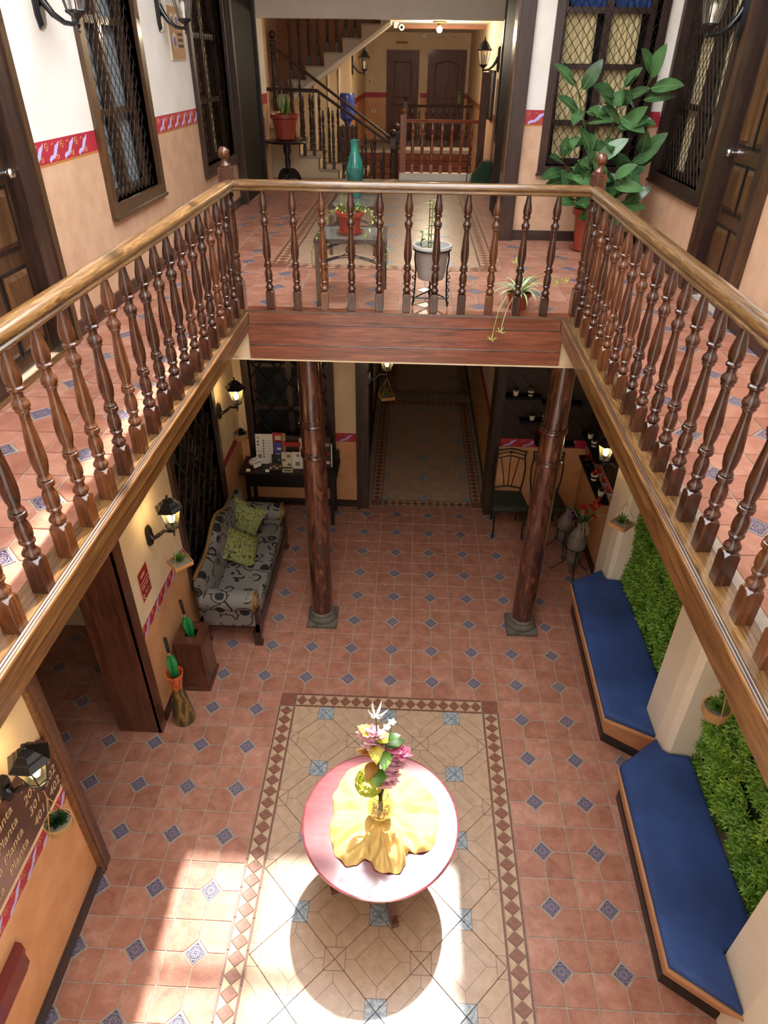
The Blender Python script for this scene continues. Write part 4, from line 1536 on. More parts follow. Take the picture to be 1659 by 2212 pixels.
# flower vase ---------------------------------------------------------
VX, VY, VZ = -0.432, -1.93, 0.80
vs_ = thing('flower_vase', 'amber glass vase with pink and lime artificial flowers on the yellow cloth', 'vase', (VX, VY, VZ))
MB().lathe([(0.045, 0.0), (0.062, 0.015), (0.085, 0.06), (0.092, 0.11), (0.080, 0.165), (0.055, 0.205), (0.048, 0.225), (0.056, 0.25), (0.053, 0.25), (0.045, 0.226), (0.052, 0.205), (0.077, 0.165), (0.088, 0.11), (0.081, 0.06), (0.058, 0.018), (0.0005, 0.014)], 28, cap=False).build('glass_bowl', 'glass_vase', vs_, True)
m = MB()
for k in range(60):
    a, r, z = rnd.uniform(0, 2 * pi), 0.07 * sqrt(rnd.random()), rnd.uniform(0.025, 0.085)
    m.sphere((r * cos(a), r * sin(a), z), rnd.uniform(0.008, 0.014), 6, 4, sz=0.7)
tag(m.build('pebbles', 'silver_pebble', vs_, True), kind='stuff')


def blossom(n=14, r=0.05, petal=(0.045, 0.03)):
    m = MB()
    for k in range(n):
        el = radians(85 * (k / n)) - 0.1
        az = k * 2.4
        L = petal[0] * (0.6 + 0.5 * (1 - k / n))
        m.mb(leaf(L, petal[1], -0.5, 3, 0.35), rotm(az, el))
    return m


stems = [((-0.036, 0.02, 1.02), 'lily'), ((0.065, 0.0, 0.99), 'sprig'), ((-0.04, 0.0, 0.84), 'leafy'), ((0.03, 0.0, 0.78), 'leaf'), ((0.10, -0.01, 0.70), 'pinkdeep'), ((0.055, -0.02, 0.52), 'pink'), ((0.045, -0.03, 0.42), 'pink'), ((-0.075, -0.03, 0.42), 'lime'), ((-0.035, 0.0, 0.66), 'rust'), ((-0.085, 0.01, 0.85), 'palepink'), ((-0.05, 0.01, 0.74), 'palepink'), ((0.085, -0.02, 0.58), 'palepink'), ((0.02, -0.02, 0.62), 'leaf')]
for k, ((x, y, z), kd) in enumerate(stems):
    pts = [(x * 0.15, y * 0.1, 0.03), (x * 0.1, y * 0.1, 0.22), (x * 0.45, y * 0.5, 0.22 + (z - 0.22) * 0.55), (x, y, z)]
    st = MB().tube(pts, 0.0045, 5).build('stem', 'stem_green' if k % 3 else 'stem_brown', vs_, True)
    T = Matrix.Translation((x, y, z))
    if kd in ('pink', 'pinkdeep', 'palepink'):
        mt = {'pink': 'petal_pink', 'pinkdeep': 'petal_pink_deep', 'palepink': 'petal_pink'}[kd]
        m = MB()
        for q in range(6):
            m.mb(blossom(14, 0.05, (0.065, 0.05)), T @ Matrix.Translation((rnd.uniform(-.04, .04), rnd.uniform(-.03, .03), rnd.uniform(-.05, .03))) @ rotm(rnd.uniform(-2.6, -0.6), rnd.uniform(0.2, 0.9)))
        m.build('pink_blossom', mt, vs_, True, ang=180)
    elif kd == 'lime':
        m = MB()
        for q in range(160):
            u, v = rnd.uniform(-1, 1), rnd.uniform(0, 2 * pi)
            s_ = sqrt(1 - u * u)
            d = Vector((s_ * cos(v), s_ * sin(v), u))
            Q = T @ Matrix.Translation(d * 0.092) @ d.to_track_quat('Z', 'Y').to_matrix().to_4x4()
            for e in range(4):
                m.mb(leaf(0.02, 0.018, 0.1, 2, 0.2), Q @ Matrix.Rotation(e * pi / 2 + v, 4, 'Z'))
        m.build('hydrangea_head', 'petal_lime', vs_)
    elif kd in ('leaf', 'leafy', 'rust'):
        mt = {'leaf': 'leaf_green', 'leafy': 'leaf_yellow', 'rust': 'leaf_rust'}[kd]
        for q in range(3):
            o = MB().mb(leaf(0.13, 0.09, 0.4, 6, 0.2), T @ Matrix.Translation((0, 0, -0.03 * q)) @ rotm((2.8, 0.4, -1.7)[q] + rnd.uniform(-.3, .3), 0.5 - 0.3 * q)).build('leaf', mt, vs_, True, ang=180)
    elif kd == 'lily':
        m = MB()
        for q in range(6):
            m.mb(leaf(0.095, 0.018, -0.7, 5, 0.2), T @ rotm(q * 1.05 + 2.2, 0.9 - 0.12 * q))
        m.build('lily_flower', 'petal_white', vs_, True, ang=180)
    elif kd == 'sprig':
        for q in range(3):
            m = MB()
            for e in range(5):
                m.mb(leaf(0.03, 0.024, -0.2, 3, 0.2), T @ Matrix.Translation((-0.03 * q, 0, -0.05 * q)) @ rotm(e * 1.26, 0.3))
            m.build('white_flower', 'petal_white', vs_, True, ang=180)
        MB().mb(leaf(0.08, 0.06, 0.3, 5), T @ Matrix.Translation((-.02, 0, -.16)) @ rotm(0.3, 0.3)).build('leaf', 'leaf_green', vs_, True, ang=180)

# benches -------------------------------------------------------------
def inset(poly, d):
    n = len(poly)
    out = []
    for i in range(n):
        p0, p1, p2 = Vector(poly[i - 1]), Vector(poly[i]), Vector(poly[(i + 1) % n])
        a = (p1 - p0).normalized()
        b = (p2 - p1).normalized()
        na, nb_ = Vector((-a.y, a.x)), Vector((-b.y, b.x))
        bis = (na + nb_)
        bis = bis.normalized() if bis.length > 1e-6 else na
        k = d / max(0.35, bis.dot(na))
        q = p1 + bis * k
        out.append((q.x, q.y))
    return out


def bench(label, clabel, front_far, front_near, near_back, back_pts, cushion_pts):
    # polygons run counter-clockwise
    body_top = cushion_pts
    b = thing('built_in_bench', label, 'bench', (front_near[0], front_near[1], 0))
    bt = inset(body_top, -0.012)
    rim = MB().loft([[(x, y, 0.385) for x, y in bt], [(x, y, 0.412) for x, y in bt]])
    rim.build('seat_board', 'bench_wood', b, world=True)
    # body tapers inwards towards the floor along the room side only
    low = []
    for (x, y) in bt:
        low.append((x + (0.085 if x < 1.80 else 0.0), y + (0.10 if (x < 1.9 and y < front_near[1] + 0.05) else 0.0)))
    MB().loft([[(x, y, 0.09) for x, y in low], [(x, y, 0.385) for x, y in inset(bt, 0.004)]]).build('body', 'bench_wood', b, world=True)
    MB().prism(inset(low, -0.012), 0.0, 0.10).build('skirting', 'black_wood', b, world=True)
    cs = cushion_pts
    cu = MB().loft([[(x, y, 0.413) for x, y in inset(cs, 0.012)], [(x, y, 0.422) for x, y in cs], [(x, y, 0.455) for x, y in cs], [(x, y, 0.470) for x, y in inset(cs, 0.014)], [(x, y, 0.474) for x, y in inset(cs, 0.05)]])
    o = cu.build('bench_cushion', 'cushion_blue', None, True, ang=60)
    tag(o, clabel, 'cushion')
    return b


bench('peach built-in bench with dark skirting beside the far pilaster', 'long navy blue bench cushion on the far bench', (1.52, 1.09), (1.468, -0.70), (1.84, -0.89), None,
      [(1.468, -0.70), (1.842, -0.892), (1.842, -0.60), (2.05, -0.59), (2.07, 1.132), (1.918, 1.145), (1.895, 1.19), (1.89, 1.31), (1.52, 1.095)])
bench('peach built-in bench with dark skirting nearest the camera', 'long navy blue bench cushion on the near bench', (1.468, -1.2), (1.422, -2.633), (1.783, -2.875), None,
      [(1.422, -2.633), (1.782, -2.872), (1.79, -2.54), (2.03, -2.53), (2.06, -1.088), (1.90, -1.072), (1.852, -1.03), (1.836, -0.925), (1.468, -1.204)])


# green walls -----------------------------------------------------------
def sprig():
    m = MB()
    for k in range(6):
        az = k * 1.05 + rnd.uniform(-.2, .2)
        m.mb(leaf(0.055, 0.016, 0.2, 2, 0.2), rotm(az, rnd.uniform(0.25, 1.0)))
    m.mb(leaf(0.05, 0.014, 0.1, 2, 0.2), rotm(rnd.uniform(0, 6), 1.45))
    return m


SPR = [sprig() for _ in range(8)]


def green_wall(label, y0, y1, z0, z1, xf, hole=None, seed=1):
    rr = random.Random(seed)
    g = thing('green_wall', label, 'hedge', (xf + 0.08, (y0 + y1) / 2, z0))
    MB().box(xf + 0.055, y0, z0, xf + 0.085, y1, z1).build('backing', 'hedge_back', g, world=True)
    m = MB()
    n = int((y1 - y0) * (z1 - z0) / 0.00105)
    for k in range(n):
        y, z = rr.uniform(y0, y1), rr.uniform(z0, z1)
        if hole and ((y - hole[0]) / hole[2]) ** 2 + ((z - hole[1]) / hole[3]) ** 2 < 1:
            continue
        bulge = 0.05 * (sin(y * 7 + 1.3) * sin(z * 9 + y * 3) * 0.5 + 0.5)
        d = Vector((-1, rr.uniform(-.7, .7), rr.uniform(-.2, .8))).normalized()
        M = Matrix.Translation((xf + 0.05 - bulge + rr.uniform(-.015, .02), y, z)) @ d.to_track_quat('Z', 'Y').to_matrix().to_4x4() @ Matrix.Rotation(rr.uniform(0, 6), 4, 'Z') @ Matrix.Scale(rr.uniform(0.8, 1.3), 4)
        m.mb(SPR[k % 8], M)
    tag(m.build('foliage', 'hedge_leaf', g, world=True), kind='stuff')
    return g


green_wall('bushy artificial boxwood panel behind the far bench', -0.60, 1.13, 0.42, 1.70, 2.075, None, 3)
green_wall('bushy artificial boxwood panel with a dark gap behind the near bench', -2.54, -1.10, 0.42, 1.70, 2.075, (-1.92, 0.98, 0.30, 0.045), 4)

# sofa -------------------------------------------------------------------
so = thing('settee', 'grey and black floral settee with gilt wooden frame along the left wall', 'sofa', (-2.12, 1.28, 0))


def rbox(x0, y0, z0, x1, y1, z1, b=0.03):
    def ring(z, i):
        a = [(x0 + i, y0 + i), (x1 - i, y0 + i), (x1 - i, y1 - i), (x0 + i, y1 - i)]
        out = []
        for k, (x, y) in enumerate(a):
            sx = 1 if k in (0, 3) else -1
            sy = 1 if k in (0, 1) else -1
            c1, c2 = (x, y + sy * b), (x + sx * b, y)
            out += [c1, c2] if k in (0, 2) else [c2, c1]
        return [(p[0], p[1], z) for p in out]
    return MB().loft([ring(z0, b * .6), ring(z0 + b * .5, 0), ring(z1 - b, 0), ring(z1 - b * .3, b * .35), ring(z1, b * 1.1)])


rbox(-2.34, 0.56, 0.27, -1.805, 2.08, 0.445, 0.04).build('seat', 'sofa_fabric', so, True, world=True)
# camel back
m = MB()
rings = []
N = 40
for i in range(N + 1):
    t = i / N
    y = 0.43 + t * (2.14 - 0.43)
    top = 0.80 + 0.16 * (sin(pi * t) ** 1.2) + 0.05 * cos(4 * pi * t)
    rings.append([(-2.33, y, 0.40), (-2.285, y, 0.44), (-2.295, y, top - 0.05), (-2.32, y, top - 0.008), (-2.365, y, top), (-2.40, y, top - 0.03), (-2.40, y, 0.35)])
m.loft(rings).build('backrest', 'sofa_fabric', so, True, world=True)
m = MB()
m.tube([(-2.385, q[0][1], q[4][2] + 0.008) for q in rings], 0.02, 8).build('back_rail', 'gilt_wood', so, True, world=True)
for y0, sg in ((0.48, 1), (2.10, -1)):
    m = MB()
    prof = []
    for k in range(20):
        a = 2 * pi * k / 20
        prof.append((y0 + 0.112 * cos(a), 0.56 + 0.108 * sin(a)))
    m.loft([[(x, y, z) for y, z in prof] for x in (-2.36, -1.82)])
    m.box(-2.36, y0 - 0.07, 0.27, -1.83, y0 + 0.07, 0.56)
    m.build('arm', 'sofa_fabric', so, True, world=True)
    m = MB()
    for rr, xx in ((0.118, -1.812), (0.075, -1.795), (0.04, -1.785)):
        m.loft([[(x, y0 + rr * cos(2 * pi * k / 20), 0.56 + rr * sin(2 * pi * k / 20)) for k in range(20)] for x in (-1.83, xx)])
    m.build('arm_scroll', 'gilt_wood', so, True, world=True)
    MB().box(-1.84, y0 - 0.06, 0.10, -1.79, y0 + 0.06, 0.46).build('arm_post', 'dark_z', so, world=True)
MB().box(-1.835, 0.42, 0.17, -1.785, 2.16, 0.285).build('front_rail', 'dark_y', so, world=True)
for x, y in ((-1.83, 0.44), (-1.83, 2.12), (-2.38, 0.44), (-2.38, 2.12)):
    MB().loft([[(x - 0.035, y - 0.035, 0.18), (x + 0.035, y - 0.035, 0.18), (x + 0.035, y + 0.035, 0.18), (x - 0.035, y + 0.035, 0.18)], [(x - 0.03, y - 0.03, 0.06), (x + 0.04, y - 0.03, 0.06), (x + 0.04, y + 0.03, 0.06), (x - 0.03, y + 0.03, 0.06)], [(x - 0.03, y - 0.04, 0.0), (x + 0.055, y - 0.04, 0.0), (x + 0.055, y + 0.04, 0.0), (x - 0.03, y + 0.04, 0.0)]]).build('leg', 'dark_z', so, world=True)


def pillow(S=0.40, T=0.075):
    n = 14
    top, bot = [], []
    for j in range(n + 1):
        for i in range(n + 1):
            u, v = 2 * i / n - 1, 2 * j / n - 1
            pinch = 1 - 0.08 * (1 - (u * u) ** 0.5) * (v * v) - 0.08 * (1 - (v * v) ** 0.5) * (u * u)
            h = T * ((1 - u ** 4) * (1 - v ** 4)) ** 0.6
            x, y = u * S / 2 * pinch, v * S / 2 * pinch
            top.append((x, y, h))
            bot.append((x, y, -h))
    m = MB()
    q = n + 1
    fs = [(j * q + i, j * q + i + 1, (j + 1) * q + i + 1, (j + 1) * q + i) for j in range(n) for i in range(n)]
    m.add(top, fs)
    m.add(bot, [f[::-1] for f in fs])
    return m


for loc, rot, lb in (((-2.15, 1.33, 0.575), (radians(28), radians(38), radians(20)), 'lime scribble-patterned cushion lying tilted on the settee seat'), ((-2.215, 1.80, 0.635), (radians(60), radians(20), radians(-12)), 'lime scribble-patterned cushion standing against the far settee arm')):
    o = pillow(0.42).build('scatter_cushion', 'cushion_lime', None, True, ang=180)
    o.location = loc
    o.rotation_euler = rot
    tag(o, lb, 'cushion', 'lime cushions on the settee')

# umbrella box and cone vase ------------------------------------------------
ub = thing('umbrella_box', 'brown panelled wooden box holding an umbrella against the left wall', 'stand', (-2.31, -0.07, 0))
MB().loft([[(x, y, z) for x, y in ((-a, -b), (a, -b), (a, b), (-a, b))] for a, b, z in ((0.148, 0.165, 0.0), (0.148, 0.165, 0.03), (0.138, 0.155, 0.05))]).build('plinth', 'jamb_brown', ub)
m = MB()
m.loft([[(x, y, z) for x, y in ((-a, -b), (a, -b), (a, b), (-a, b))] for a, b, z in ((0.132, 0.150, 0.05), (0.120, 0.138, 0.60), (0.108, 0.126, 0.60), (0.118, 0.136, 0.07))], cap=True)
m.build('body', 'jamb_brown', ub)
m = MB()
o1, i1 = 0.135, 0.055
for (xa, ya, xb, yb) in ((-o1, -0.152, o1, -i1), (-o1, i1, o1, 0.152), (-o1, -i1, -i1, i1), (i1, -i1, o1, i1)):
    m.box(xa, ya, 0.60, xb, yb, 0.625)
m.build('lid', 'jamb_brown', ub)
for fx, sx_, sy_ in ((0, 0, -1), (1, 1, 0)):
    m = MB()
    if sy_:
        m.loft([[(-0.085, -0.147, 0.10), (0.085, -0.147, 0.10), (0.078, -0.139, 0.52), (-0.078, -0.139, 0.52)], [(-0.085, -0.152, 0.10), (0.085, -0.152, 0.10), (0.078, -0.146, 0.52), (-0.078, -0.146, 0.52)]])
    else:
        m.loft([[(0.129, -0.10, 0.10), (0.129, 0.10, 0.10), (0.121, 0.09, 0.52), (0.121, -0.09, 0.52)], [(0.135, -0.10, 0.10), (0.135, 0.10, 0.10), (0.128, 0.09, 0.52), (0.128, -0.09, 0.52)]])
    m.build('side_panel', 'jamb_brown', ub)
cv = thing('cone_vase', 'tall hourglass vase painted orange and bronze beside the wooden box', 'vase', (-2.325, -0.565, 0))
MB().lathe([(0.0005, 0.0), (0.098, 0.0), (0.102, 0.012), (0.094, 0.10), (0.074, 0.25), (0.056, 0.37), (0.048, 0.43), (0.050, 0.47), (0.062, 0.54), (0.076, 0.60), (0.079, 0.62), (0.072, 0.62), (0.058, 0.54), (0.04, 0.45), (0.0005, 0.42)], 32, cap=False).build('body', 'painted_vase', cv, True)


def umbrella(label, base, top, zc):
    b, t = Vector(base), Vector(top)
    d = (t - b).normalized()
    L = (t - b).length
    M = Matrix.Translation(b) @ d.to_track_quat('Z', 'Y').to_matrix().to_4x4()
    u = thing('folded_umbrella', label, 'umbrella', base)
    T = Matrix.Translation(-b) @ M
    n = 24
    rings = []
    for z, r in ((0.02, 0.006), (0.12, 0.018), (L - 0.40, 0.030), (L - 0.27, 0.042), (L - 0.20, 0.022)):
        rings.append([(r * (1 + 0.25 * sin(6 * 2 * pi * k / n)) * cos(2 * pi * k / n), r * (1 + 0.25 * sin(6 * 2 * pi * k / n)) * sin(2 * pi * k / n), z) for k in range(n)])
    MB().loft(rings).xf(T).build('canopy', 'umbrella_green', u, True)
    MB().tube([(0, 0, L - 0.22), (0, 0, L - 0.13)], 0.008, 8).xf(T).build('shaft', 'chrome', u, True)
    MB().lathe([(0.010, L - 0.16), (0.016, L - 0.15), (0.0165, L - 0.02), (0.014, L), (0.0005, L + 0.003)], 12).xf(T).build('handle', 'rubber_black', u, True)
    MB().tube([(0.02 * cos(a), 0.02 * sin(a), L - 0.205) for a in [2 * pi * k / 10 for k in range(10)]], 0.004, 5, closed=True).xf(T).build('rib_tips', 'umbrella_black', u)


umbrella('folded green umbrella with black handle standing in the wooden box', (-2.29, -0.06, 0.10), (-2.385, 0.005, 0.96), 0)
umbrella('folded green umbrella with black handle standing in the cone vase', (-2.315, -0.565, 0.44), (-2.365, -0.50, 0.98), 0)

# console with leaflets -----------------------------------------------------
co = thing('console_table', 'black console table with leaflets in front of the dark window', 'table', (-1.83, 2.85, 0))
MB().box(-2.44, 2.62, 0.745, -1.19, 3.06, 0.775).build('top', 'black_wood', co, world=True)
MB().box(-2.36, 2.66, 0.56, -1.24, 2.69, 0.745).build('apron', 'black_wood', co, world=True)
for x in (-2.35, -1.27):
    for y in (2.66, 3.0):
        MB().box(x - 0.022, y - 0.022, 0, x + 0.022, y + 0.022, 0.745).build('leg', 'black_wood', co, world=True)
MB().box(-2.33, 2.98, 0.10, -1.29, 3.01, 0.14).build('stretcher', 'black_wood', co, world=True)
MB().box(-2.36, 3.03, 0.775, -1.20, 3.05, 0.92).build('back_board', 'black_wood', co, world=True)


def leaflet(name, label, x, y, w, h, mat, tilt=0.25, th=0.006, rz=0.0, z=0.7765, roll=0.0):
    o = thing(name, label, 'leaflet', (x, y, z + th * 0.5 * sin(tilt) + w * 0.5 * sin(abs(roll)) + 0.001), rz)
    M = Matrix.Rotation(-tilt, 4, 'X') @ Matrix.Rotation(roll, 4, 'Y')
    p = MB().box(-w / 2, -th / 2, 0, w / 2, th / 2, h).xf(M).build('sheet', mat, o)
    return o, M, th


def printed(o, M, th, x0, z0, x1, z1, mat, nm='print'):
    MB().box(x0, -th / 2 - 0.0012, z0, x1, -th / 2 - 0.0002, z1).xf(M).build(nm, mat, o)


def lettering(o, M, th, body, x, z, size, mat, shear=0.0):
    me = text_mesh(body, size, mat, shear, 0.0004)
    q = inst('lettering', me, o)
    q.matrix_local = M @ Matrix.Translation((x, -th / 2 - 0.0012, z)) @ Matrix.Rotation(pi / 2, 4, 'X')
    return q


o, M, th = leaflet('price_list', 'tall white list sheet at the left of the console', -2.15, 2.87, 0.22, 0.40, 'paper_white', 0.2, 0.008, 0.04)
for k in range(7):
    printed(o, M, th, -0.02, 0.30 - k * 0.036, 0.0, 0.325 - k * 0.036, 'print_grey')
    printed(o, M, th, 0.01, 0.31 - k * 0.036, 0.095, 0.313 - k * 0.036, 'print_grey')
printed(o, M, th, -0.085, 0.345, -0.068, 0.362, 'print_red')
printed(o, M, th, -0.09, 0.29, -0.068, 0.31, 'print_black')
printed(o, M, th, -0.09, 0.25, -0.068, 0.27, 'print_black')
o, M, th = leaflet('visit_card', 'white cut-out card with a map pin reading visit on the console', -2.22, 2.75, 0.10, 0.13, 'paper_white', 0.45, 0.006, 0.1, roll=-0.35)
MB().loft([[(-0.05 + 0.035 * cos(a), -0.005, 0.09 + 0.04 * sin(a)) for a in [2 * pi * k / 16 for k in range(16)]], [(-0.05 + 0.035 * cos(a), 0.004, 0.09 + 0.04 * sin(a)) for a in [2 * pi * k / 16 for k in range(16)]]]).xf(M).build('pin_shape', 'paper_white', o)
MB().tube([(-0.05 + 0.022 * cos(a), -0.007, 0.095 + 0.026 * sin(a)) for a in [2 * pi * k / 16 - 0.6 for k in range(14)]] + [(-0.05, -0.007, 0.05)], 0.005, 4).xf(M).build('pin_outline', 'print_red', o)
lettering(o, M, th, 'Visit', -0.02, 0.085, 0.05, 'print_black', 0.2)
MB().tube([(-0.035 + 0.012 * k, -0.006, 0.05 + 0.014 * (k % 2)) for k in range(8)], 0.004, 4).xf(M).build('script_mark', 'print_red', o)
o, M, th = leaflet('tag_card', 'small white card leaning on the tall list sheet', -2.19, 2.785, 0.07, 0.12, 'paper_white', 0.3, 0.004, 0.1, z=0.86)
printed(o, M, th, -0.024, 0.045, 0.024, 0.095, 'print_grey')
o, M, th = leaflet('brochure', 'red brochure standing behind the navy brochure on the console', -1.99, 2.93, 0.13, 0.40, 'print_red', 0.15)
printed(o, M, th, -0.03, 0.30, 0.05, 0.36, 'paper_cream')
o, M, th = leaflet('brochure', 'navy brochure with white lettering on the console', -1.975, 2.86, 0.10, 0.30, 'print_blue', 0.2)
printed(o, M, th, -0.03, 0.14, 0.03, 0.155, 'paper_white')
printed(o, M, th, -0.03, 0.11, 0.03, 0.125, 'paper_white')
printed(o, M, th, -0.01, 0.20, 0.04, 0.23, 'paper_white')
o, M, th = leaflet('brochure', 'yellow brochure edge standing behind the navy brochure', -1.915, 2.95, 0.06, 0.39, 'card_tan', 0.12)
o, M, th = leaflet('photo_booklet', 'dark landscape photo booklet lying at the console front', -1.99, 2.70, 0.17, 0.10, 'ink_brown', 0.9, 0.01, 0.05)
for k in range(6):
    printed(o, M, th, -0.07 + 0.025 * k, 0.02 + 0.012 * (k % 3), -0.05 + 0.025 * k, 0.045 + 0.012 * (k % 3), ('paper_cream', 'print_grey', 'card_tan')[k % 3])
o, M, th = leaflet('brochure_holder', 'black brochure holder behind the photo booklet', -1.985, 2.79, 0.12, 0.17, 'rubber_black', 0.2, 0.02)
printed(o, M, th, 0.025, 0.09, 0.045, 0.12, 'print_grey')
o, M, th = leaflet('advert_card', 'cream advertising card with motorbike prints on the console', -1.855, 2.80, 0.135, 0.20, 'paper_cream', 0.25)
for x_, z_ in ((0.02, 0.14), (-0.04, 0.085), (0.03, 0.03)):
    for e in (-0.014, 0.014):
        MB().tube([(x_ + e + 0.009 * cos(a), -th / 2 - 0.001, z_ + 0.009 * sin(a)) for a in [2 * pi * k / 10 for k in range(10)]], 0.003, 4, closed=True).xf(M).build('print', 'print_black', o)
    printed(o, M, th, x_ - 0.016, z_ + 0.006, x_ + 0.018, z_ + 0.02, 'print_black')
for z_ in (0.18, 0.11, 0.06):
    printed(o, M, th, -0.055, z_, 0.0, z_ + 0.004, 'print_grey')
o, M, th = leaflet('red_folder', 'red folder lying behind the cream card', -1.80, 2.95, 0.22, 0.06, 'print_red', 0.1, 0.03, z=1.0)
o, M, th = leaflet('grey_folder', 'brownish picture folder behind the red folder', -1.79, 2.99, 0.20, 0.34, 'ink_brown', 0.1)
o, M, th = leaflet('framed_card', 'white printed card in a clear holder beside the column', -1.712, 2.77, 0.135, 0.22, 'paper_white', 0.25)
printed(o, M, th, -0.012, 0.16, 0.002, 0.19, 'print_blue')
printed(o, M, th, 0.006, 0.16, 0.02, 0.19, 'print_blue')
printed(o, M, th, -0.03, 0.04, 0.03, 0.09, 'print_grey')
o, M, th = leaflet('small_flyer', 'small grey photo flyer lying flat at the console front', -1.83, 2.665, 0.13, 0.06, 'paper_cream', 1.2)
printed(o, M, th, -0.05, 0.01, 0.05, 0.045, 'print_grey')
for x_, lb in ((-2.33, 'small white place card at the left corner of the console'), (-2.085, 'small white place card at the middle front of the console')):
    leaflet('place_card', lb, x_, 2.66, 0.05, 0.035, 'paper_white', 0.5)
o, M, th = leaflet('menu_board', 'black printed board standing at the right end of the console', -1.34, 2.82, 0.10, 0.42, 'rubber_black', 0.15)
for k, mt in ((0, 'paper_cream'), (1, 'print_red'), (2, 'card_tan')):
    printed(o, M, th, -0.04, 0.05 + 0.12 * k, 0.035, 0.09 + 0.12 * k, mt)
o, M, th = leaflet('white_panel', 'narrow white sheet edge at the far right of the console', -1.28, 2.84, 0.016, 0.32, 'paper_white', 0.12)
leaflet('booklet', 'pale picture booklet behind the framed card beside the column', -1.64, 2.93, 0.14, 0.34, 'paper_cream', 0.1)

# iron chairs --------------------------------------------------------------
def iron_chair():
    c = thing('iron_chair', '', 'chair', (0, 0, 0))
    r = 0.010
    # local: seat centre at origin, facing -y
    for s in (-1, 1):
        MB().tube([(s * 0.175, -0.19, 0.43), (s * 0.20, -0.215, 0.33), (s * 0.185, -0.205, 0.18), (s * 0.185, -0.22, 0.06), (s * 0.19, -0.235, 0.015), (s * 0.20, -0.262, 0.012), (s * 0.20, -0.275, 0.03)], r, 8).build('leg', 'iron_black', c, True)
        MB().tube([(s * 0.165, 0.20, 0.0), (s * 0.16, 0.205, 0.20), (s * 0.165, 0.205, 0.43), (s * 0.195, 0.225, 0.62), (s * 0.205, 0.245, 0.78), (s * 0.185, 0.265, 0.92), (s * 0.195, 0.28, 1.02)], r, 8).build('back_post', 'iron_black', c, True)
    arch = lambda z0, h, w, y: [(w * (2 * k / 12 - 1), y, z0 + h * (1 - abs(2 * k / 12 - 1) ** 1.4)) for k in range(13)]
    for z0, hh_, ww_, yy_, rr_ in ((1.00, 0.05, 0.195, 0.278, r), (0.955, 0.05, 0.188, 0.272, r * .8), (0.90, 0.055, 0.185, 0.262, r * .8), (0.50, 0.03, 0.17, 0.212, r)):
        MB().tube(arch(z0, hh_, ww_, yy_), rr_, 8).build('back_rail', 'iron_black', c, True)
    for x in (-0.085, 0.0, 0.085):
        MB().tube([(x * 0.55, 0.214, 0.52), (x * 0.75, 0.22, 0.65), (x * 1.15, 0.25, 0.82), (x * 1.35, 0.262, 0.93 + (0.02 if x == 0 else 0))], r * .65, 6).build('spindle', 'iron_black', c, True)
    MB().sphere((0, 0.27, 1.0), 0.022, 10, 6, sy=.6).build('boss', 'iron_black', c, True)
    seat = [(-0.185, 0.20), (-0.235, -0.20), (-0.20, -0.235), (0.20, -0.235), (0.235, -0.20), (0.185, 0.20)]
    seat = seat[::-1]
    MB().loft([[(x, y, 0.425) for x, y in inset(seat[::-1], 0.0)], [(x, y, 0.455) for x, y in seat[::-1]], [(x, y, 0.475) for x, y in inset(seat[::-1], 0.02)], [(x, y, 0.482) for x, y in inset(seat[::-1], 0.06)]]).build('seat', 'chair_seat', c, True, ang=70)
    a = MB()
    a.tube([(-0.19, -0.21, 0.30), (-0.10, -0.215, 0.38), (0, -0.215, 0.40), (0.10, -0.215, 0.38), (0.19, -0.21, 0.30)], r * .7, 6)
    a.tube([(-0.18, -0.20, 0.24), (-0.17, 0.0, 0.36), (-0.16, 0.2, 0.28)], r * .7, 6)
    a.tube([(0.18, -0.20, 0.24), (0.17, 0.0, 0.36), (0.16, 0.2, 0.28)], r * .7, 6)
    a.build('stretcher', 'iron_black', c, True)
    return c


ch = iron_chair()
ch.location = (1.015, 2.70, 0)
ch['label'] = 'black iron chair with dark seat beside the corridor casing'
ch['group'] = 'iron chairs against the slatted wall'
c2 = copy_tree(ch)
c2.location = (1.50, 2.70, 0)
c2['label'] = 'black iron chair with dark seat partly hidden behind the column'
# ------------------------------------------------------------------ lanterns
def hexr(r, z, n=6, ph=pi / 6):
    return [(r * cos(ph + 2 * pi * k / n), r * sin(ph + 2 * pi * k / n), z) for k in range(n)]


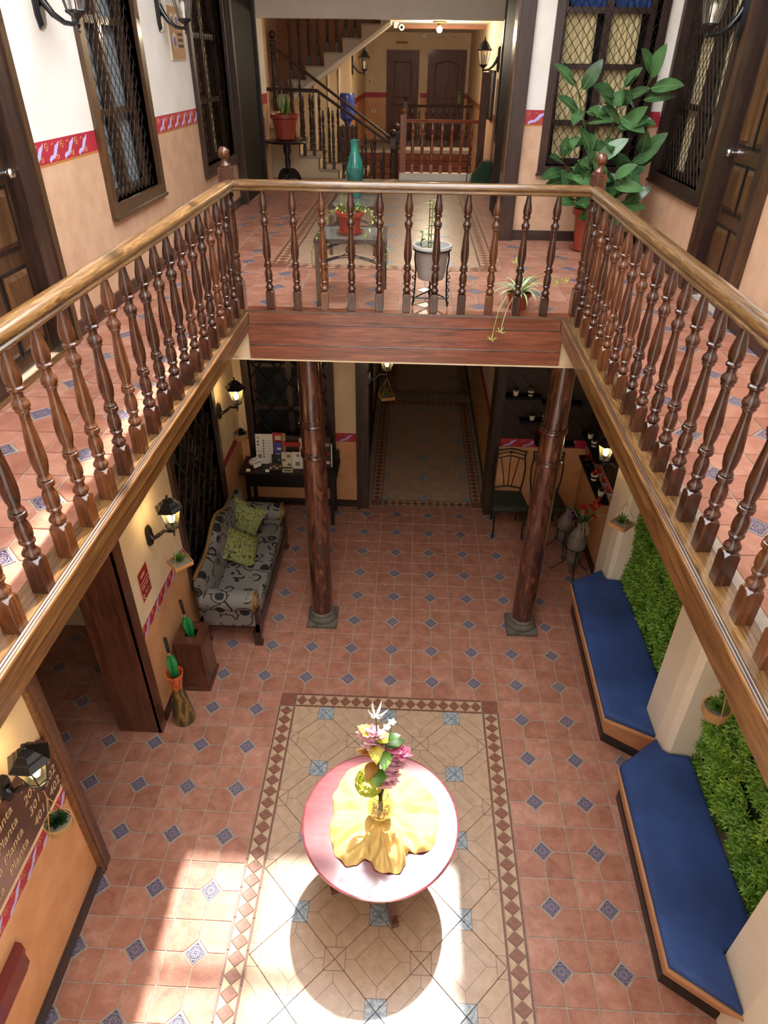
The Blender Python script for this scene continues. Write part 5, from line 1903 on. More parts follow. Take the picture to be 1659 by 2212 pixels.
def sconce(label, loc, rz, lit, tall=False, energy=9.0, group='wall lanterns'):
    """local frame: wall at y=0, lantern stands out towards -y; z=0 at the drop finial"""
    r = thing('wall_lantern', label, 'lamp', loc, rz, group)
    D = -0.23
    zl, zh = (0.02, 0.34) if tall else (-0.10, 0.09)
    zm = (zl + zh) / 2
    hw = 0.05
    m = MB()
    for sc, y0, y1 in ((1.0, 0.0, -0.014), (0.82, -0.014, -0.024), (0.62, -0.024, -0.032)):
        h = (zh - zl) / 2 * (0.7 + 0.3 * sc)
        w_ = hw * sc
        pl = [(-w_ * .55, -h), (w_ * .55, -h), (w_, -h * .6), (w_, h * .6), (w_ * .55, h), (-w_ * .55, h), (-w_, h * .6), (-w_, -h * .6)]
        m.loft([[(x, y0, zm + z) for x, z in pl], [(x, y1, zm + z) for x, z in pl]])
    m.build('wall_plate', 'lantern_black', r, True, ang=30)
    za = zl + (zh - zl) * (0.42 if tall else 0.35)
    MB().tube([(0, -0.02, za + 0.05), (0, -0.045, za - 0.0), (0, -0.09, (za + 0.03) / 2 + 0.0), (0, -0.15, 0.052), (0, -0.20, 0.045), (0, D, 0.05)], [0.026, 0.022, 0.018, 0.015, 0.013, 0.012], 10).build('arm', 'lantern_black', r, True)
    m = MB()
    m.lathe([(0.0005, 0.0), (0.008, 0.004), (0.010, 0.012), (0.005, 0.022), (0.012, 0.034), (0.016, 0.045), (0.010, 0.055), (0.014, 0.07), (0.045, 0.092), (0.058, 0.10), (0.060, 0.112), (0.0005, 0.112)], 18, 0, D)
    m.build('cup', 'lantern_black', r, True)
    b, t = 0.112, 0.285
    rb, rtp = 0.054, 0.094
    pb, pt = hexr(rb, b), hexr(rtp, t)
    for k in range(6):
        q = (k + 1) % 6
        MB().loft([[(pb[i][0] * f, pb[i][1] * f + D, pb[i][2]) for i in (k, q)] + [(pt[i][0] * f, pt[i][1] * f + D, pt[i][2]) for i in (q, k)] for f in (0.97, 0.99)]).build('glass_pane', 'glass_lantern' if lit else 'glass_clear', r)
    m = MB()
    for k in range(6):
        m.tube([(pb[k][0], pb[k][1] + D, b), (pt[k][0], pt[k][1] + D, t)], 0.0042, 5)
    m.tube([(p[0], p[1] + D, b) for p in pb], 0.0045, 5, closed=True)
    m.build('cage', 'lantern_black', r)
    m = MB()
    prof = [(0.094, 0.278), (0.118, 0.282), (0.118, 0.292), (0.088, 0.315), (0.082, 0.327), (0.052, 0.350), (0.046, 0.360), (0.018, 0.372)]
    if tall:
        prof = [(0.094, 0.28), (0.112, 0.284), (0.112, 0.294), (0.088, 0.315), (0.070, 0.345), (0.050, 0.375), (0.028, 0.398), (0.012, 0.408)]
    m.loft([[(x, y + D, z) for x, y, _ in hexr(rr, 0)] for rr, z in prof])
    zt = prof[-1][1]
    m.build('roof', 'lantern_black', r, True, ang=20)
    MB().lathe([(0.012, zt - 0.002), (0.015, zt + 0.006), (0.006, zt + 0.014), (0.010, zt + 0.024), (0.011, zt + 0.032), (0.0005, zt + 0.042)], 12, 0, D).build('finial', 'lantern_black', r, True)
    MB().lathe([(0.016, 0.112), (0.016, 0.15), (0.0005, 0.15)], 12, 0, D).build('socket', 'bulb_off' if not lit else 'lantern_black', r, True)
    MB().lathe([(0.0005, 0.148), (0.014, 0.15), (0.022, 0.175), (0.026, 0.20), (0.022, 0.222), (0.010, 0.236), (0.0005, 0.238)], 14, 0, D).build('bulb', 'bulb_on' if lit else 'bulb_off', r, True)
    if lit:
        ld = bpy.data.lights.new('lantern_light', 'POINT')
        ld.energy = energy
        ld.color = (1.0, 0.72, 0.36)
        ld.shadow_soft_size = 0.03
        lo = bpy.data.objects.new('lantern_light', ld)
        COL.objects.link(lo)
        lo.parent = r
        lo.location = (0, D, 0.262)
    return r


sconce('lit black wall lantern between the red sign and the settee window', (-2.5, -0.09, 1.777), pi / 2, True)
sconce('lit black wall lantern near the corner by the brochure console', (-2.5, 2.31, 1.79), pi / 2, True)
sconce('lit black wall lantern in front of the room directory sign', (-2.55, -2.42, 1.70), pi / 2, True)
sconce('lit black wall lantern at the left side of the corridor mouth', (-0.82, 2.98, 1.96), pi / 2, True)
sconce('lit black wall lantern beside the shelves on the right wall', (1.976, 1.60, 1.60), -pi / 2, True)
sconce('unlit black gallery lantern between the left door and first window', (-2.62, 0.31, 5.246), pi / 2, False, True)
sconce('unlit black gallery lantern in front of the left poster', (-2.62, 2.58, 5.30), pi / 2, False, True)
sconce('unlit black gallery lantern beside the right door', (1.985, 1.47, 5.262), -pi / 2, False, True)
sconce('unlit black lantern on the hall wall beyond the black window', (0.85, 7.25, 4.98), -pi / 2, False, True)
sconce('unlit black lantern on the corridor wall beyond the staircase', (-1.56, 10.2, 4.88), pi / 2, False, True)

# ------------------------------------------------------------------ hanging planters
def succulent(m, n, L, W, base=(0, 0, 0), spread=1.0, bend=0.2):
    for k in range(n):
        m.mb(leaf(L * rnd.uniform(.7, 1.1), W, bend, 3, 0.3), Matrix.Translation(base) @ rotm(k * 2.4, radians(20 + 65 * (k / n) * spread) + rnd.uniform(-.1, .1)))
    return m


def planter_tray(label, loc, top, rz=0.0):
    r = thing('hanging_planter', label, 'planter', loc, rz, 'hanging planters')
    s = 0.085
    m = MB()
    m.box(-s, -s, 0.0, s, s, 0.012).box(-s, -s, 0.012, s, -s + 0.008, 0.038).box(-s, s - 0.008, 0.012, s, s, 0.038).box(-s, -s + 0.008, 0.012, -s + 0.008, s - 0.008, 0.038).box(s - 0.008, -s + 0.008, 0.012, s, s - 0.008, 0.038)
    m.build('tray', 'tray_wood', r)
    MB().box(-s + 0.009, -s + 0.009, 0.012, s - 0.009, s - 0.009, 0.030).build('gravel', 'gravel', r)
    h = top - loc[2]
    a = min(0.26, h)
    for x, y in ((-s, -s), (s, -s), (s, s), (-s, s)):
        MB().tube([(x, y, 0.036), (0, 0, a)], 0.0022, 4).build('cord', 'cord_hemp', r)
    if h > a + 0.01:
        MB().tube([(0, 0, a), (0, 0, h)], 0.0022, 4).build('cord', 'cord_hemp', r)
    succulent(MB(), 30, 0.10, 0.016, (0, 0, 0.03)).build('succulent', 'leaf_green', r, True, ang=180)
    return r


def planter_basket(label, loc, top, rz=0.0, dark=True):
    r = thing('hanging_planter', label, 'planter', loc, rz, 'hanging planters')
    MB().lathe([(0.0005, 0.0), (0.066, 0.0), (0.076, 0.02), (0.080, 0.055), (0.082, 0.082), (0.074, 0.082), (0.070, 0.05), (0.0005, 0.05)], 24, cap=False).build('basket', 'basket_weave', r, True)
    MB().lathe([(0.072, 0.05), (0.072, 0.068), (0.0005, 0.07)], 18).build('gravel', 'gravel', r)
    h = top - loc[2]
    a = min(0.32, h)
    for k in range(3):
        th = 2 * pi * k / 3 + 0.4
        MB().tube([(0.082 * cos(th), 0.082 * sin(th), 0.0), (0.084 * cos(th), 0.084 * sin(th), 0.08), (0, 0, a)], 0.0028, 5).build('cord', 'cord_hemp', r)
    if h > a + 0.01:
        MB().tube([(0, 0, a), (0, 0, h)], 0.0028, 5).build('cord', 'cord_hemp', r)
    succulent(MB(), 34, 0.075, 0.038, (0, 0, 0.066), 1.0, 0.5).build('succulent', 'leaf_dark' if dark else 'leaf_green', r, True, ang=180)
    return r


planter_tray('square wooden tray planter hanging from the lantern beside the red sign', (-2.27, -0.09, 1.475), 1.779, 0.78)
planter_basket('round rope basket planter hanging from the lantern by the console', (-2.27, 2.31, 1.43), 1.792)
planter_basket('round rope basket planter hanging in front of the directory sign', (-2.32, -2.42, 1.315), 1.702)
planter_tray('square wooden tray planter hanging from the corridor lantern', (-0.59, 2.98, 1.70), 1.962, 0.3)
planter_tray('square wooden tray planter hanging by the pilaster above the far bench', (1.70, 0.61, 1.55), 3.36, 0.75)
planter_basket('round rope basket planter hanging above the near bench', (1.60, -1.81, 1.83), 3.36, 0, False)

# ------------------------------------------------------------------ signs
sg = thing('emergency_sign', 'red emergency sign with 911 on the left courtyard wall', 'sign', (-2.498, -0.465, 1.337), pi / 2)
MB().box(0, -0.008, 0, 0.205, 0.0, 0.30).build('frame', 'sign_frame', sg)
MB().box(0.008, -0.0105, 0.006, 0.200, -0.008, 0.292).build('face', 'sign_red', sg)
MB().tube([(0.05 + 0.012 * k, -0.011, 0.225 + 0.022 * (k % 2)) for k in range(8)], 0.0035, 4).build('script_mark', 'print_gold', sg)
for zz, xa, xb in ((0.175, 0.02, 0.19), (0.14, 0.02, 0.185), (0.112, 0.03, 0.10), (0.112, 0.115, 0.17)):
    MB().box(xa, -0.0115, zz, xb, -0.0105, zz + 0.010).build('text_bar', 'sign_frame', sg)
for body, x, z, s_, sh in (('9', 0.075, 0.03, 0.072, 0), ('1', 0.118, 0.03, 0.072, 0), ('1', 0.156, 0.03, 0.072, 0)):
    q = inst('lettering', text_mesh(body, s_, 'print_gold', sh, 0.0004), sg)
    q.matrix_local = Matrix.Translation((x, -0.0115, z)) @ Matrix.Rotation(pi / 2, 4, 'X')
MB().tube([(0.030, -0.011, 0.075), (0.022, -0.011, 0.055), (0.026, -0.011, 0.034), (0.045, -0.011, 0.022), (0.055, -0.011, 0.028)], 0.004, 5).build('handset_mark', 'print_gold', sg)
MB().tube([(0.048, -0.011, 0.066), (0.044, -0.011, 0.052), (0.056, -0.011, 0.046)], 0.003, 5).build('handset_mark', 'print_gold', sg)

ds = thing('directory_sign', 'brown octagonal room directory listing the floors behind the near lantern', 'sign', (-2.545, -2.95, 1.16), pi / 2)
W_, H_ = 0.98, 0.50
cc = 0.10
oc = [(cc, 0), (W_ - cc, 0), (W_, cc), (W_, H_ - cc), (W_ - cc, H_), (cc, H_), (0, H_ - cc), (0, cc)]
MB().loft([[(x, 0, z) for x, z in oc], [(x, -0.016, z) for x, z in oc]]).build('board', 'sign_brown', ds)
oi = inset(oc, 0.012)
for fl_, z in (('1era', 0.385), ('2da', 0.275), ('3era', 0.165), ('4ta', 0.055)):
    for body, x in ((fl_, 0.10), ('Planta', 0.28), (fl_[0] + '01', 0.58), ('-', 0.735), (fl_[0] + '02', 0.78)):
        q = inst('lettering', text_mesh(body, 0.088, 'print_gold', 0.25, 0.0008), ds)
        q.matrix_local = Matrix.Translation((x, -0.0175, z)) @ Matrix.Rotation(pi / 2, 4, 'X')
# red glossy cabinet edge at the lower left
rb = thing('lacquer_box', 'dark red glossy wall-hung box at the lower left edge', 'box', (-2.50, -3.15, 0.70))
pl = [(-2.549, -2.83), (-2.549, -3.6), (-2.475, -3.6), (-2.475, -2.90), (-2.485, -2.855), (-2.51, -2.835)]
MB().prism(pl, 0.76, 0.80).build('top', 'red_box', rb, world=True)
MB().prism(inset(pl, -0.0) if False else [(-2.549, -2.84), (-2.549, -3.6), (-2.48, -3.6), (-2.48, -2.91), (-2.49, -2.865), (-2.515, -2.845)], 0.64, 0.76).build('body', 'red_box', rb, world=True)

# ------------------------------------------------------------------ tulip vase and its companion
def amphora(label, loc, mat, flowers, sc=1.0):
    r = thing('amphora', label, 'vase', loc)
    MB().lathe([(a * sc, z * sc) for a, z in [(0.0005, 0.08), (0.03, 0.085), (0.05, 0.18), (0.085, 0.36), (0.112, 0.48), (0.112, 0.55), (0.085, 0.63), (0.045, 0.69), (0.034, 0.73), (0.036, 0.77), (0.05, 0.80), (0.042, 0.80), (0.03, 0.76), (0.0005, 0.74)]], 26, cap=False).build('body', mat, r, True)
    st = MB()
    st.tube([(0.108 * sc * cos(2 * pi * k / 20), 0.108 * sc * sin(2 * pi * k / 20), 0.44 * sc) for k in range(20)], 0.006, 6, closed=True)
    st.build('stand_ring', 'iron_black', r, True)
    for k in range(3):
        th = 2 * pi * k / 3 + 0.5
        c_, s_ = cos(th), sin(th)
        MB().tube([(x * sc * c_, x * sc * s_, z * sc) for x, z in ((0.155, 0.40), (0.165, 0.43), (0.14, 0.455), (0.112, 0.44), (0.09, 0.30), (0.10, 0.20), (0.19, 0.06), (0.24, 0.006), (0.265, 0.012), (0.262, 0.03))], 0.0065, 6).build('stand_leg', 'iron_black', r, True)
    if flowers:
        z0 = 0.78
        for k in range(14):
            MB().mb(leaf(rnd.uniform(.13, .22), 0.045, -0.2 - rnd.random() * .7, 5, 0.25), Matrix.Translation((0, 0, z0)) @ rotm(k * 2.4, rnd.uniform(.3, 1.2))).build('leaf', ('leaf_dark', 'leaf_dark', 'leaf_grey')[k % 3], r, True, ang=180)
        for (x, y, z) in ((0.06, -0.03, 0.25), (0.11, 0.0, 0.27), (0.10, -0.05, 0.22), (0.15, 0.02, 0.31), (0.16, -0.02, 0.25), (0.0, -0.02, 0.21), (0.12, -0.06, 0.12), (0.02, -0.05, 0.16), (-0.03, 0, 0.22)):
            MB().tube([(0, 0, z0 - 0.03), (x * .6, y * .6, z0 + z * .5), (x, y, z0 + z)], 0.004, 5).build('stem', 'stem_green', r, True)
            m = MB()
            for e in range(6):
                m.mb(leaf(0.052, 0.036, 0.9, 4, 0.5), Matrix.Translation((x, y, z0 + z - 0.02)) @ rotm(e * 1.05, 1.15))
            m.sphere((x, y, z0 + z + 0.002), 0.018, 8, 6, sz=1.4)
            m.build('tulip', 'petal_red', r, True, ang=180)
        m = MB()
        for k in range(40):
            m.mb(leaf(0.028, 0.016, 0.1, 2, 0.3), Matrix.Translation((-0.11 - 0.05 * rnd.random(), -0.02 + rnd.uniform(-.03, .03), z0 + 0.11 + rnd.uniform(-.04, .05))) @ rotm(rnd.uniform(0, 6), rnd.uniform(-1, 1)))
        m.build('lilac_spray', 'petal_lilac', r, True, ang=180)
        m = MB()
        for k in range(9):
            a = rnd.uniform(0, 2 * pi)
            m.tube([(0, 0, z0), (0.05 * cos(a), 0.05 * sin(a), z0 + 0.05), (0.10 * cos(a), 0.10 * sin(a), z0 - 0.04), (0.11 * cos(a), 0.11 * sin(a), z0 - 0.12)], 0.004, 4)
        m.tube([(0, 0, z0), (-.10, 0, z0 + .16), (-.14, 0, z0 + .22)], 0.005, 4)
        m.tube([(0, 0, z0), (.15, 0, z0 + .1), (.24, 0, z0 + .12)], 0.005, 4)
        m.build('grass', 'leaf_grey', r, True)
    return r


amphora('grey clay amphora with red tulips in an iron tripod by the far bench', (1.69, 1.75, 0), 'vase_clay', True)
amphora('dark clay amphora in an iron tripod behind the tulip vase', (1.66, 2.22, 0), 'vase_clay', False, 0.85)

# shelves and small pots
def shelf(label, x0, y0, x1, y1, z):
    o = MB().box(x0, y0, z - 0.035, x1, y1, z).build('wall_shelf', 'black_panel')
    tag(o, label, 'shelf', 'black wall shelves')


shelf('upper left black shelf on the slatted wall', 0.86, 2.97, 1.30, 3.104, 1.76)
shelf('upper right black shelf on the slatted wall behind the column', 1.33, 2.97, 1.80, 3.104, 1.69)
shelf('middle black shelf on the slatted wall', 1.08, 2.97, 1.54, 3.104, 1.435)
shelf('lowest black shelf on the slatted wall behind the column', 1.31, 2.97, 1.80, 3.104, 1.13)
shelf('upper black shelf on the right wall', 1.86, 2.20, 1.976, 2.98, 1.33)
shelf('lower black shelf on the right wall beside the lit lantern', 1.86, 1.80, 1.976, 2.90, 1.03)


def tiny_pot(label, x, y, z, plant, sc=1.0, pot='pot_white', band=False):
    r = thing('tiny_pot', label, 'pot', (x, y, z), group='tiny pots on the shelves')
    MB().lathe([(a * sc, q * sc) for a, q in [(0.0005, 0.0), (0.026, 0.0), (0.036, 0.055), (0.036, 0.062), (0.031, 0.062), (0.0005, 0.055)]], 16, cap=False).build('pot', pot, r, True)
    if band:
        MB().lathe([(0.032 * sc, 0.022 * sc), (0.0345 * sc, 0.024 * sc), (0.0365 * sc, 0.044 * sc), (0.033 * sc, 0.046 * sc)], 16, cap=False).build('band', 'pot_black', r, True)
    m = MB()
    for k in range(16):
        m.mb(leaf(rnd.uniform(.03, .06) * sc, 0.02 * sc, 0.3, 3, 0.3), Matrix.Translation((0, 0, 0.055 * sc)) @ rotm(k * 2.4, rnd.uniform(.3, 1.4)))
    m.build('plant', plant, r, True, ang=180)


tiny_pot('small white pot with a dark sprig on the upper left shelf', 0.985, 3.03, 1.761, 'leaf_dark')
tiny_pot('small banded pot with pale flowers on the upper left shelf', 1.165, 3.03, 1.761, 'leaf_grey', 1.1, 'pot_white', True)
tiny_pot('small white pot on the middle shelf', 1.225, 3.03, 1.436, 'leaf_dark')
tiny_pot('small banded pot with pale flowers on the middle shelf beside the column', 1.385, 3.03, 1.436, 'leaf_grey', 1.1, 'pot_white', True)
tiny_pot('small white pot at the far end of the right upper shelf', 1.915, 2.78, 1.331, 'leaf_dark')
tiny_pot('small banded pot next to the white one on the right upper shelf', 1.915, 2.58, 1.331, 'leaf_dark', 1.1, 'pot_white', True)
tiny_pot('small banded pot of red flowers on the right lower shelf', 1.91, 2.30, 1.031, 'petal_red', 1.3, 'pot_white', True)
tiny_pot('small white pot nearest the lit lantern on the right lower shelf', 1.91, 1.95, 1.031, 'leaf_dark', 1.1)
for lb, x, y, z in (('red poinsettia bunch on the lowest shelf behind the column', 1.36, 3.03, 1.131), ('red poinsettia bunch on the right lower shelf', 1.91, 2.62, 1.031)):
    r = thing('poinsettia', lb, 'flowers', (x, y, z))
    MB().lathe([(0.0005, 0), (0.03, 0), (0.04, 0.05), (0.0005, 0.05)], 12).build('pot', 'pot_black', r)
    for mt, n_, L in (('leaf_dark', 16, 0.10), ('petal_red', 14, 0.075)):
        m = MB()
        for k in range(n_):
            m.mb(leaf(L * rnd.uniform(.7, 1.1), L * .45, -0.3, 4, 0.2), Matrix.Translation((rnd.uniform(-.03, .03), rnd.uniform(-.02, .02), 0.06 + (0.03 if mt == 'petal_red' else 0))) @ rotm(k * 2.4, rnd.uniform(.1, 1.1)))
        m.build('foliage', mt, r, True, ang=180)
# ------------------------------------------------------------------ gallery landing furniture and plants
def glass_table(label, x0, y0, x1, y1, zt, arch=True):
    r = thing('side_table', label, 'table', ((x0 + x1) / 2, (y0 + y1) / 2, ZU))
    f = 0.035
    m = MB()
    m.box(x0, y0, zt - 0.025, x1, y0 + f, zt).box(x0, y1 - f, zt - 0.025, x1, y1, zt).box(x0, y0 + f, zt - 0.025, x0 + f, y1 - f, zt).box(x1 - f, y0 + f, zt - 0.025, x1, y1 - f, zt)
    m.build('top_frame', 'dark_x', r, world=True)
    MB().box(x0 + f - 0.004, y0 + f - 0.004, zt - 0.012, x1 - f + 0.004, y1 - f + 0.004, zt - 0.004).build('glass_top', 'glass_table', r, world=True)
    for x in (x0 + 0.022, x1 - 0.022):
        for y in (y0 + 0.022, y1 - 0.022):
            MB().box(x - 0.016, y - 0.016, ZU, x + 0.016, y + 0.016, zt - 0.025).build('leg', 'casing_z', r, world=True)
    w = x1 - x0
    cx = (x0 + x1) / 2
    for y in (y0 + 0.02, y1 - 0.02):
        m = MB()
        for dz in (0, -0.014):
            m.tube([(cx + (w / 2 - 0.03) * (2 * k / 14 - 1), y, zt - 0.17 + dz + 0.06 * (1 - (2 * k / 14 - 1) ** 2)) for k in range(15)], 0.005, 5)
        tag(m.build('iron_arch', 'iron_bronze', r, True, world=True), kind='stuff')
        m = MB()
        m.tube([(cx + a, y, zt - 0.075 + c) for a, b, c in spiral(0, 0, 0.035, 1.6, 0)], 0.005, 5)
        m.build('iron_scroll', 'iron_bronze', r, True, world=True)
        MB().tube([(cx + 0.03, y, zt - 0.10), (cx + 0.10, y, zt - 0.13), (cx + 0.17, y, zt - 0.15), (cx + 0.2, y, zt - 0.12), (cx + 0.18, y, zt - 0.09)], 0.004, 5).build('iron_scroll', 'iron_bronze', r, True, world=True)
        MB().tube([(cx - 0.03, y, zt - 0.10), (cx - 0.10, y, zt - 0.13), (cx - 0.17, y, zt - 0.15), (cx - 0.2, y, zt - 0.12), (cx - 0.18, y, zt - 0.09)], 0.004, 5).build('iron_scroll', 'iron_bronze', r, True, world=True)
    return r


glass_table('glass-topped side table with iron scrolls right behind the far balustrade', -1.075, 0.635, -0.54, 1.19, 4.022)
glass_table('smaller glass-topped side table under the teal vase', -1.158, 2.30, -0.683, 3.05, 3.975)


def pot(m, rb, rt, h, rim=0.02, rimh=0.05, th=0.012):
    return m.lathe([(0.0005, 0.0), (rb, 0.0), (rb + (rt - rb) * 0.85, h - rimh), (rt + rim * .2, h - rimh), (rt + rim, h - rimh + 0.01), (rt + rim, h), (rt + rim - th, h), (rt - th, h - rimh), (rb * 0.9, h * 0.5), (0.0005, h * 0.5)], 28, cap=False)


def saucer(m, r, z=0):
    return m.lathe([(0.0005, z), (r * .8, z), (r, z + 0.022), (r * .93, z + 0.022), (r * .75, z + 0.008), (0.0005, z + 0.008)], 28, cap=False)


# trailing plant on the table
tp = thing('potted_plant', 'terracotta pot with a trailing light green plant on the glass side table', 'plant', (-0.822, 0.885, 4.023))
saucer(MB(), 0.105).build('saucer', 'pot_terracotta', tp, True)
m = MB()
pot(m, 0.075, 0.092, 0.145, 0.014, 0.035)
m.xf(Matrix.Translation((0, 0, 0.009))).build('pot', 'pot_terracotta', tp, True)
MB().lathe([(0.085, 0.12), (0.05, 0.13), (0.0005, 0.132)], 16).build('soil', 'soil', tp)
m = MB()
for k in range(60):
    m.mb(leaf(rnd.uniform(.025, .045), 0.015, 0.2, 3, 0.2), Matrix.Translation((rnd.uniform(-.07, .07), rnd.uniform(-.06, .06), 0.14 + rnd.uniform(0, .06))) @ rotm(rnd.uniform(0, 6.3), rnd.uniform(-.2, 1.2)))
m.build('foliage', 'leaf_green', tp, True, ang=180)
for pts in ([(0.03, -0.02, 0.15), (0.10, -0.04, 0.19), (0.17, -0.07, 0.16), (0.22, -0.10, 0.08), (0.26, -0.16, 0.02), (0.30, -0.2, -0.10), (0.30, -0.2, -0.22)],
            [(0.03, 0.02, 0.15), (0.09, 0.0, 0.20), (0.15, -0.04, 0.18), (0.18, -0.10, 0.11), (0.15, -0.15, 0.04), (0.14, -0.2, 0.015), (0.13, -0.26, -0.05)],
            [(-0.03, 0.0, 0.15), (-0.08, -0.03, 0.18), (-0.14, -0.08, 0.15), (-0.19, -0.15, 0.08), (-0.23, -0.20, 0.01), (-0.27, -0.25, -0.08), (-0.27, -0.25, -0.2)],
            [(-0.02, 0.02, 0.15), (-0.05, 0.02, 0.27), (-0.09, 0.0, 0.36)]):
    st = MB().tube(pts, 0.003, 5).build('runner', 'stem_green', tp, True)
    m = MB()
    for i in range(len(pts) - 1):
        for e in range(3):
            p = Vector(pts[i]).lerp(Vector(pts[i + 1]), e / 3)
            m.mb(leaf(0.035, 0.016, 0.2, 3, 0.2), Matrix.Translation(p) @ rotm(rnd.uniform(0, 6.3), rnd.uniform(-.6, .6)))
    m.build('runner_leaves', 'leaf_light' if pts[1][2] < .3 else 'leaf_green', st, True, ang=180)

# teal bottle vase
tv = MB().lathe([(0.0005, 0.0), (0.062, 0.0), (0.068, 0.02), (0.078, 0.12), (0.087, 0.22), (0.086, 0.27), (0.072, 0.33), (0.048, 0.385), (0.040, 0.42), (0.040, 0.47), (0.048, 0.505), (0.044, 0.508), (0.034, 0.48), (0.03, 0.42), (0.0005, 0.40)], 32, cap=False).build('bottle_vase', 'teal_glaze', None, True)
tv.location = (-0.936, 2.85, 3.9765)
tag(tv, 'teal glazed bottle vase with a crackled lower half on the small glass table', 'vase')

# grey pot on iron stand
gs = thing('plant_stand', 'black twisted iron tripod plant stand behind the far balustrade', 'stand', (-0.185, 0.80, ZU))
for k in range(3):
    th = -pi / 2 + 0.62 + k * 2 * pi / 3 if False else (pi / 2 + k * 2 * pi / 3)
    c_, s_ = cos(th), sin(th)
    MB().tube([(x * c_, x * s_, z) for x, z in ((0.145, 0.43), (0.150, 0.36), (0.138, 0.28), (0.140, 0.2), (0.145, 0.1), (0.158, 0.0))], 0.007, 6).build('leg', 'iron_black', gs, True)
    m = MB()
    m.tube([((0.155 + 0.012 * cos(t)) * c_ + 0.012 * sin(t) * -s_, (0.155 + 0.012 * cos(t)) * s_ + 0.012 * sin(t) * c_, 0.02 + 0.26 * i / 40) for i, t in enumerate([i * 0.8 for i in range(41)])], 0.004, 4)
    m.build('twist', 'iron_black', gs, True)
    th2 = th + 2 * pi / 3
    MB().tube([(0.148 * c_, 0.148 * s_, 0.06), (0.148 * cos(th2), 0.148 * sin(th2), 0.06)], 0.006, 6).build('brace', 'iron_black', gs)
MB().tube([(0.145 * cos(2 * pi * k / 28), 0.145 * sin(2 * pi * k / 28), 0.415) for k in range(28)], 0.006, 6, closed=True).build('ring', 'iron_black', gs, True)
gp = thing('potted_plant', 'grey plastic pot with a variegated climber held in the iron stand', 'plant', (-0.185, 0.80, ZU + 0.195))
MB().lathe([(0.0005, 0.0), (0.098, 0.0), (0.103, 0.015), (0.112, 0.06), (0.113, 0.066), (0.120, 0.13), (0.1215, 0.136), (0.132, 0.225), (0.139, 0.228)], 32, cap=False).build('body', 'pot_grey', gp, True)
MB().lathe([(0.133, 0.226), (0.150, 0.228), (0.152, 0.24), (0.147, 0.252), (0.136, 0.252), (0.132, 0.235), (0.124, 0.20), (0.0005, 0.19)], 32, cap=False).build('rim', 'pot_rim', gp, True)
MB().lathe([(0.126, 0.19), (0.06, 0.20), (0.0005, 0.203)], 20).build('soil', 'soil', gp)
m = MB()
m.tube([(-0.03, 0.02, 0.2), (-0.03, 0.02, 0.56)], 0.004, 5).tube([(0.015, 0.02, 0.2), (0.015, 0.02, 0.56)], 0.004, 5)
for k in range(5):
    m.tube([(-0.03, 0.02, 0.26 + 0.06 * k), (0.015, 0.02, 0.26 + 0.06 * k)], 0.003, 4)
m.build('trellis', 'stem_brown', gp)
MB().tube([(-0.01, -0.01, 0.2), (-0.012, 0.0, 0.35), (-0.008, 0.0, 0.55)], 0.004, 5).build('stem', 'stem_green', gp, True)
for k in range(18):
    z = 0.22 + 0.34 * k / 17
    MB().mb(leaf(0.055, 0.035, 0.3, 4, 0.2), Matrix.Translation((-0.01, 0, z)) @ rotm((0.2 if k % 2 else 2.9) + rnd.uniform(-.6, .6), rnd.uniform(0, .6))).build('leaf', 'leaf_light', gp, True, ang=180)
MB().tube([(-0.08, 0.0, 0.2), (-0.085, 0, 0.27), (-0.075, 0, 0.33)], 0.004, 5).build('stem', 'stem_green', gp, True)
for k in range(7):
    MB().mb(leaf(0.045, 0.03, 0.3, 4, 0.2), Matrix.Translation((-0.08, 0, 0.22 + 0.018 * k)) @ rotm(k * 2.4, 0.4)).build('leaf', 'leaf_green', gp, True, ang=180)

# spider plant
sp = thing('spider_plant', 'striped spider plant in a terracotta pot on the floor by the far balustrade', 'plant', (0.505, 0.715, ZU))
m = MB()
pot(m, 0.065, 0.085, 0.125, 0.01, 0.03)
m.build('pot', 'pot_terracotta_dark', sp, True)
MB().lathe([(0.078, 0.10), (0.0005, 0.115)], 14).build('soil', 'soil', sp)


def strap(L, W, az, el, droop, n=8):
    me = bpy.data.meshes.new('striped_leaf')
    vs, fs, uv = [], [], []
    d = Vector((cos(az), sin(az), 0))
    sd_ = Vector((-sin(az), cos(az), 0))
    for i in range(n + 1):
        t = i / n
        a = el - droop * t
        if i == 0:
            p = Vector((0, 0, 0))
        else:
            p = p + (d * cos(a) + Vector((0, 0, 1)) * sin(a)) * (L / n)
        w_ = W / 2 * (1 - t ** 3) * (0.6 + 0.8 * min(1, t * 4)) + 0.0006
        vs += [tuple(p - sd_ * w_), tuple(p), tuple(p + sd_ * w_)]
    for i in range(n):
        a = 3 * i
        fs += [(a, a + 3, a + 4, a + 1), (a + 1, a + 4, a + 5, a + 2)]
    me.from_pydata(vs, [], fs)
    ul = me.uv_layers.new(name='UVMap')
    for poly in me.polygons:
        for li in poly.loop_indices:
            vi = me.loops[li].vertex_index
            ul.data[li].uv = ((vi % 3) / 2.0, vi // 3 / n)
    for q in me.polygons:
        q.use_smooth = True
    me.materials.append(MAT['leaf_spider'])
    return me


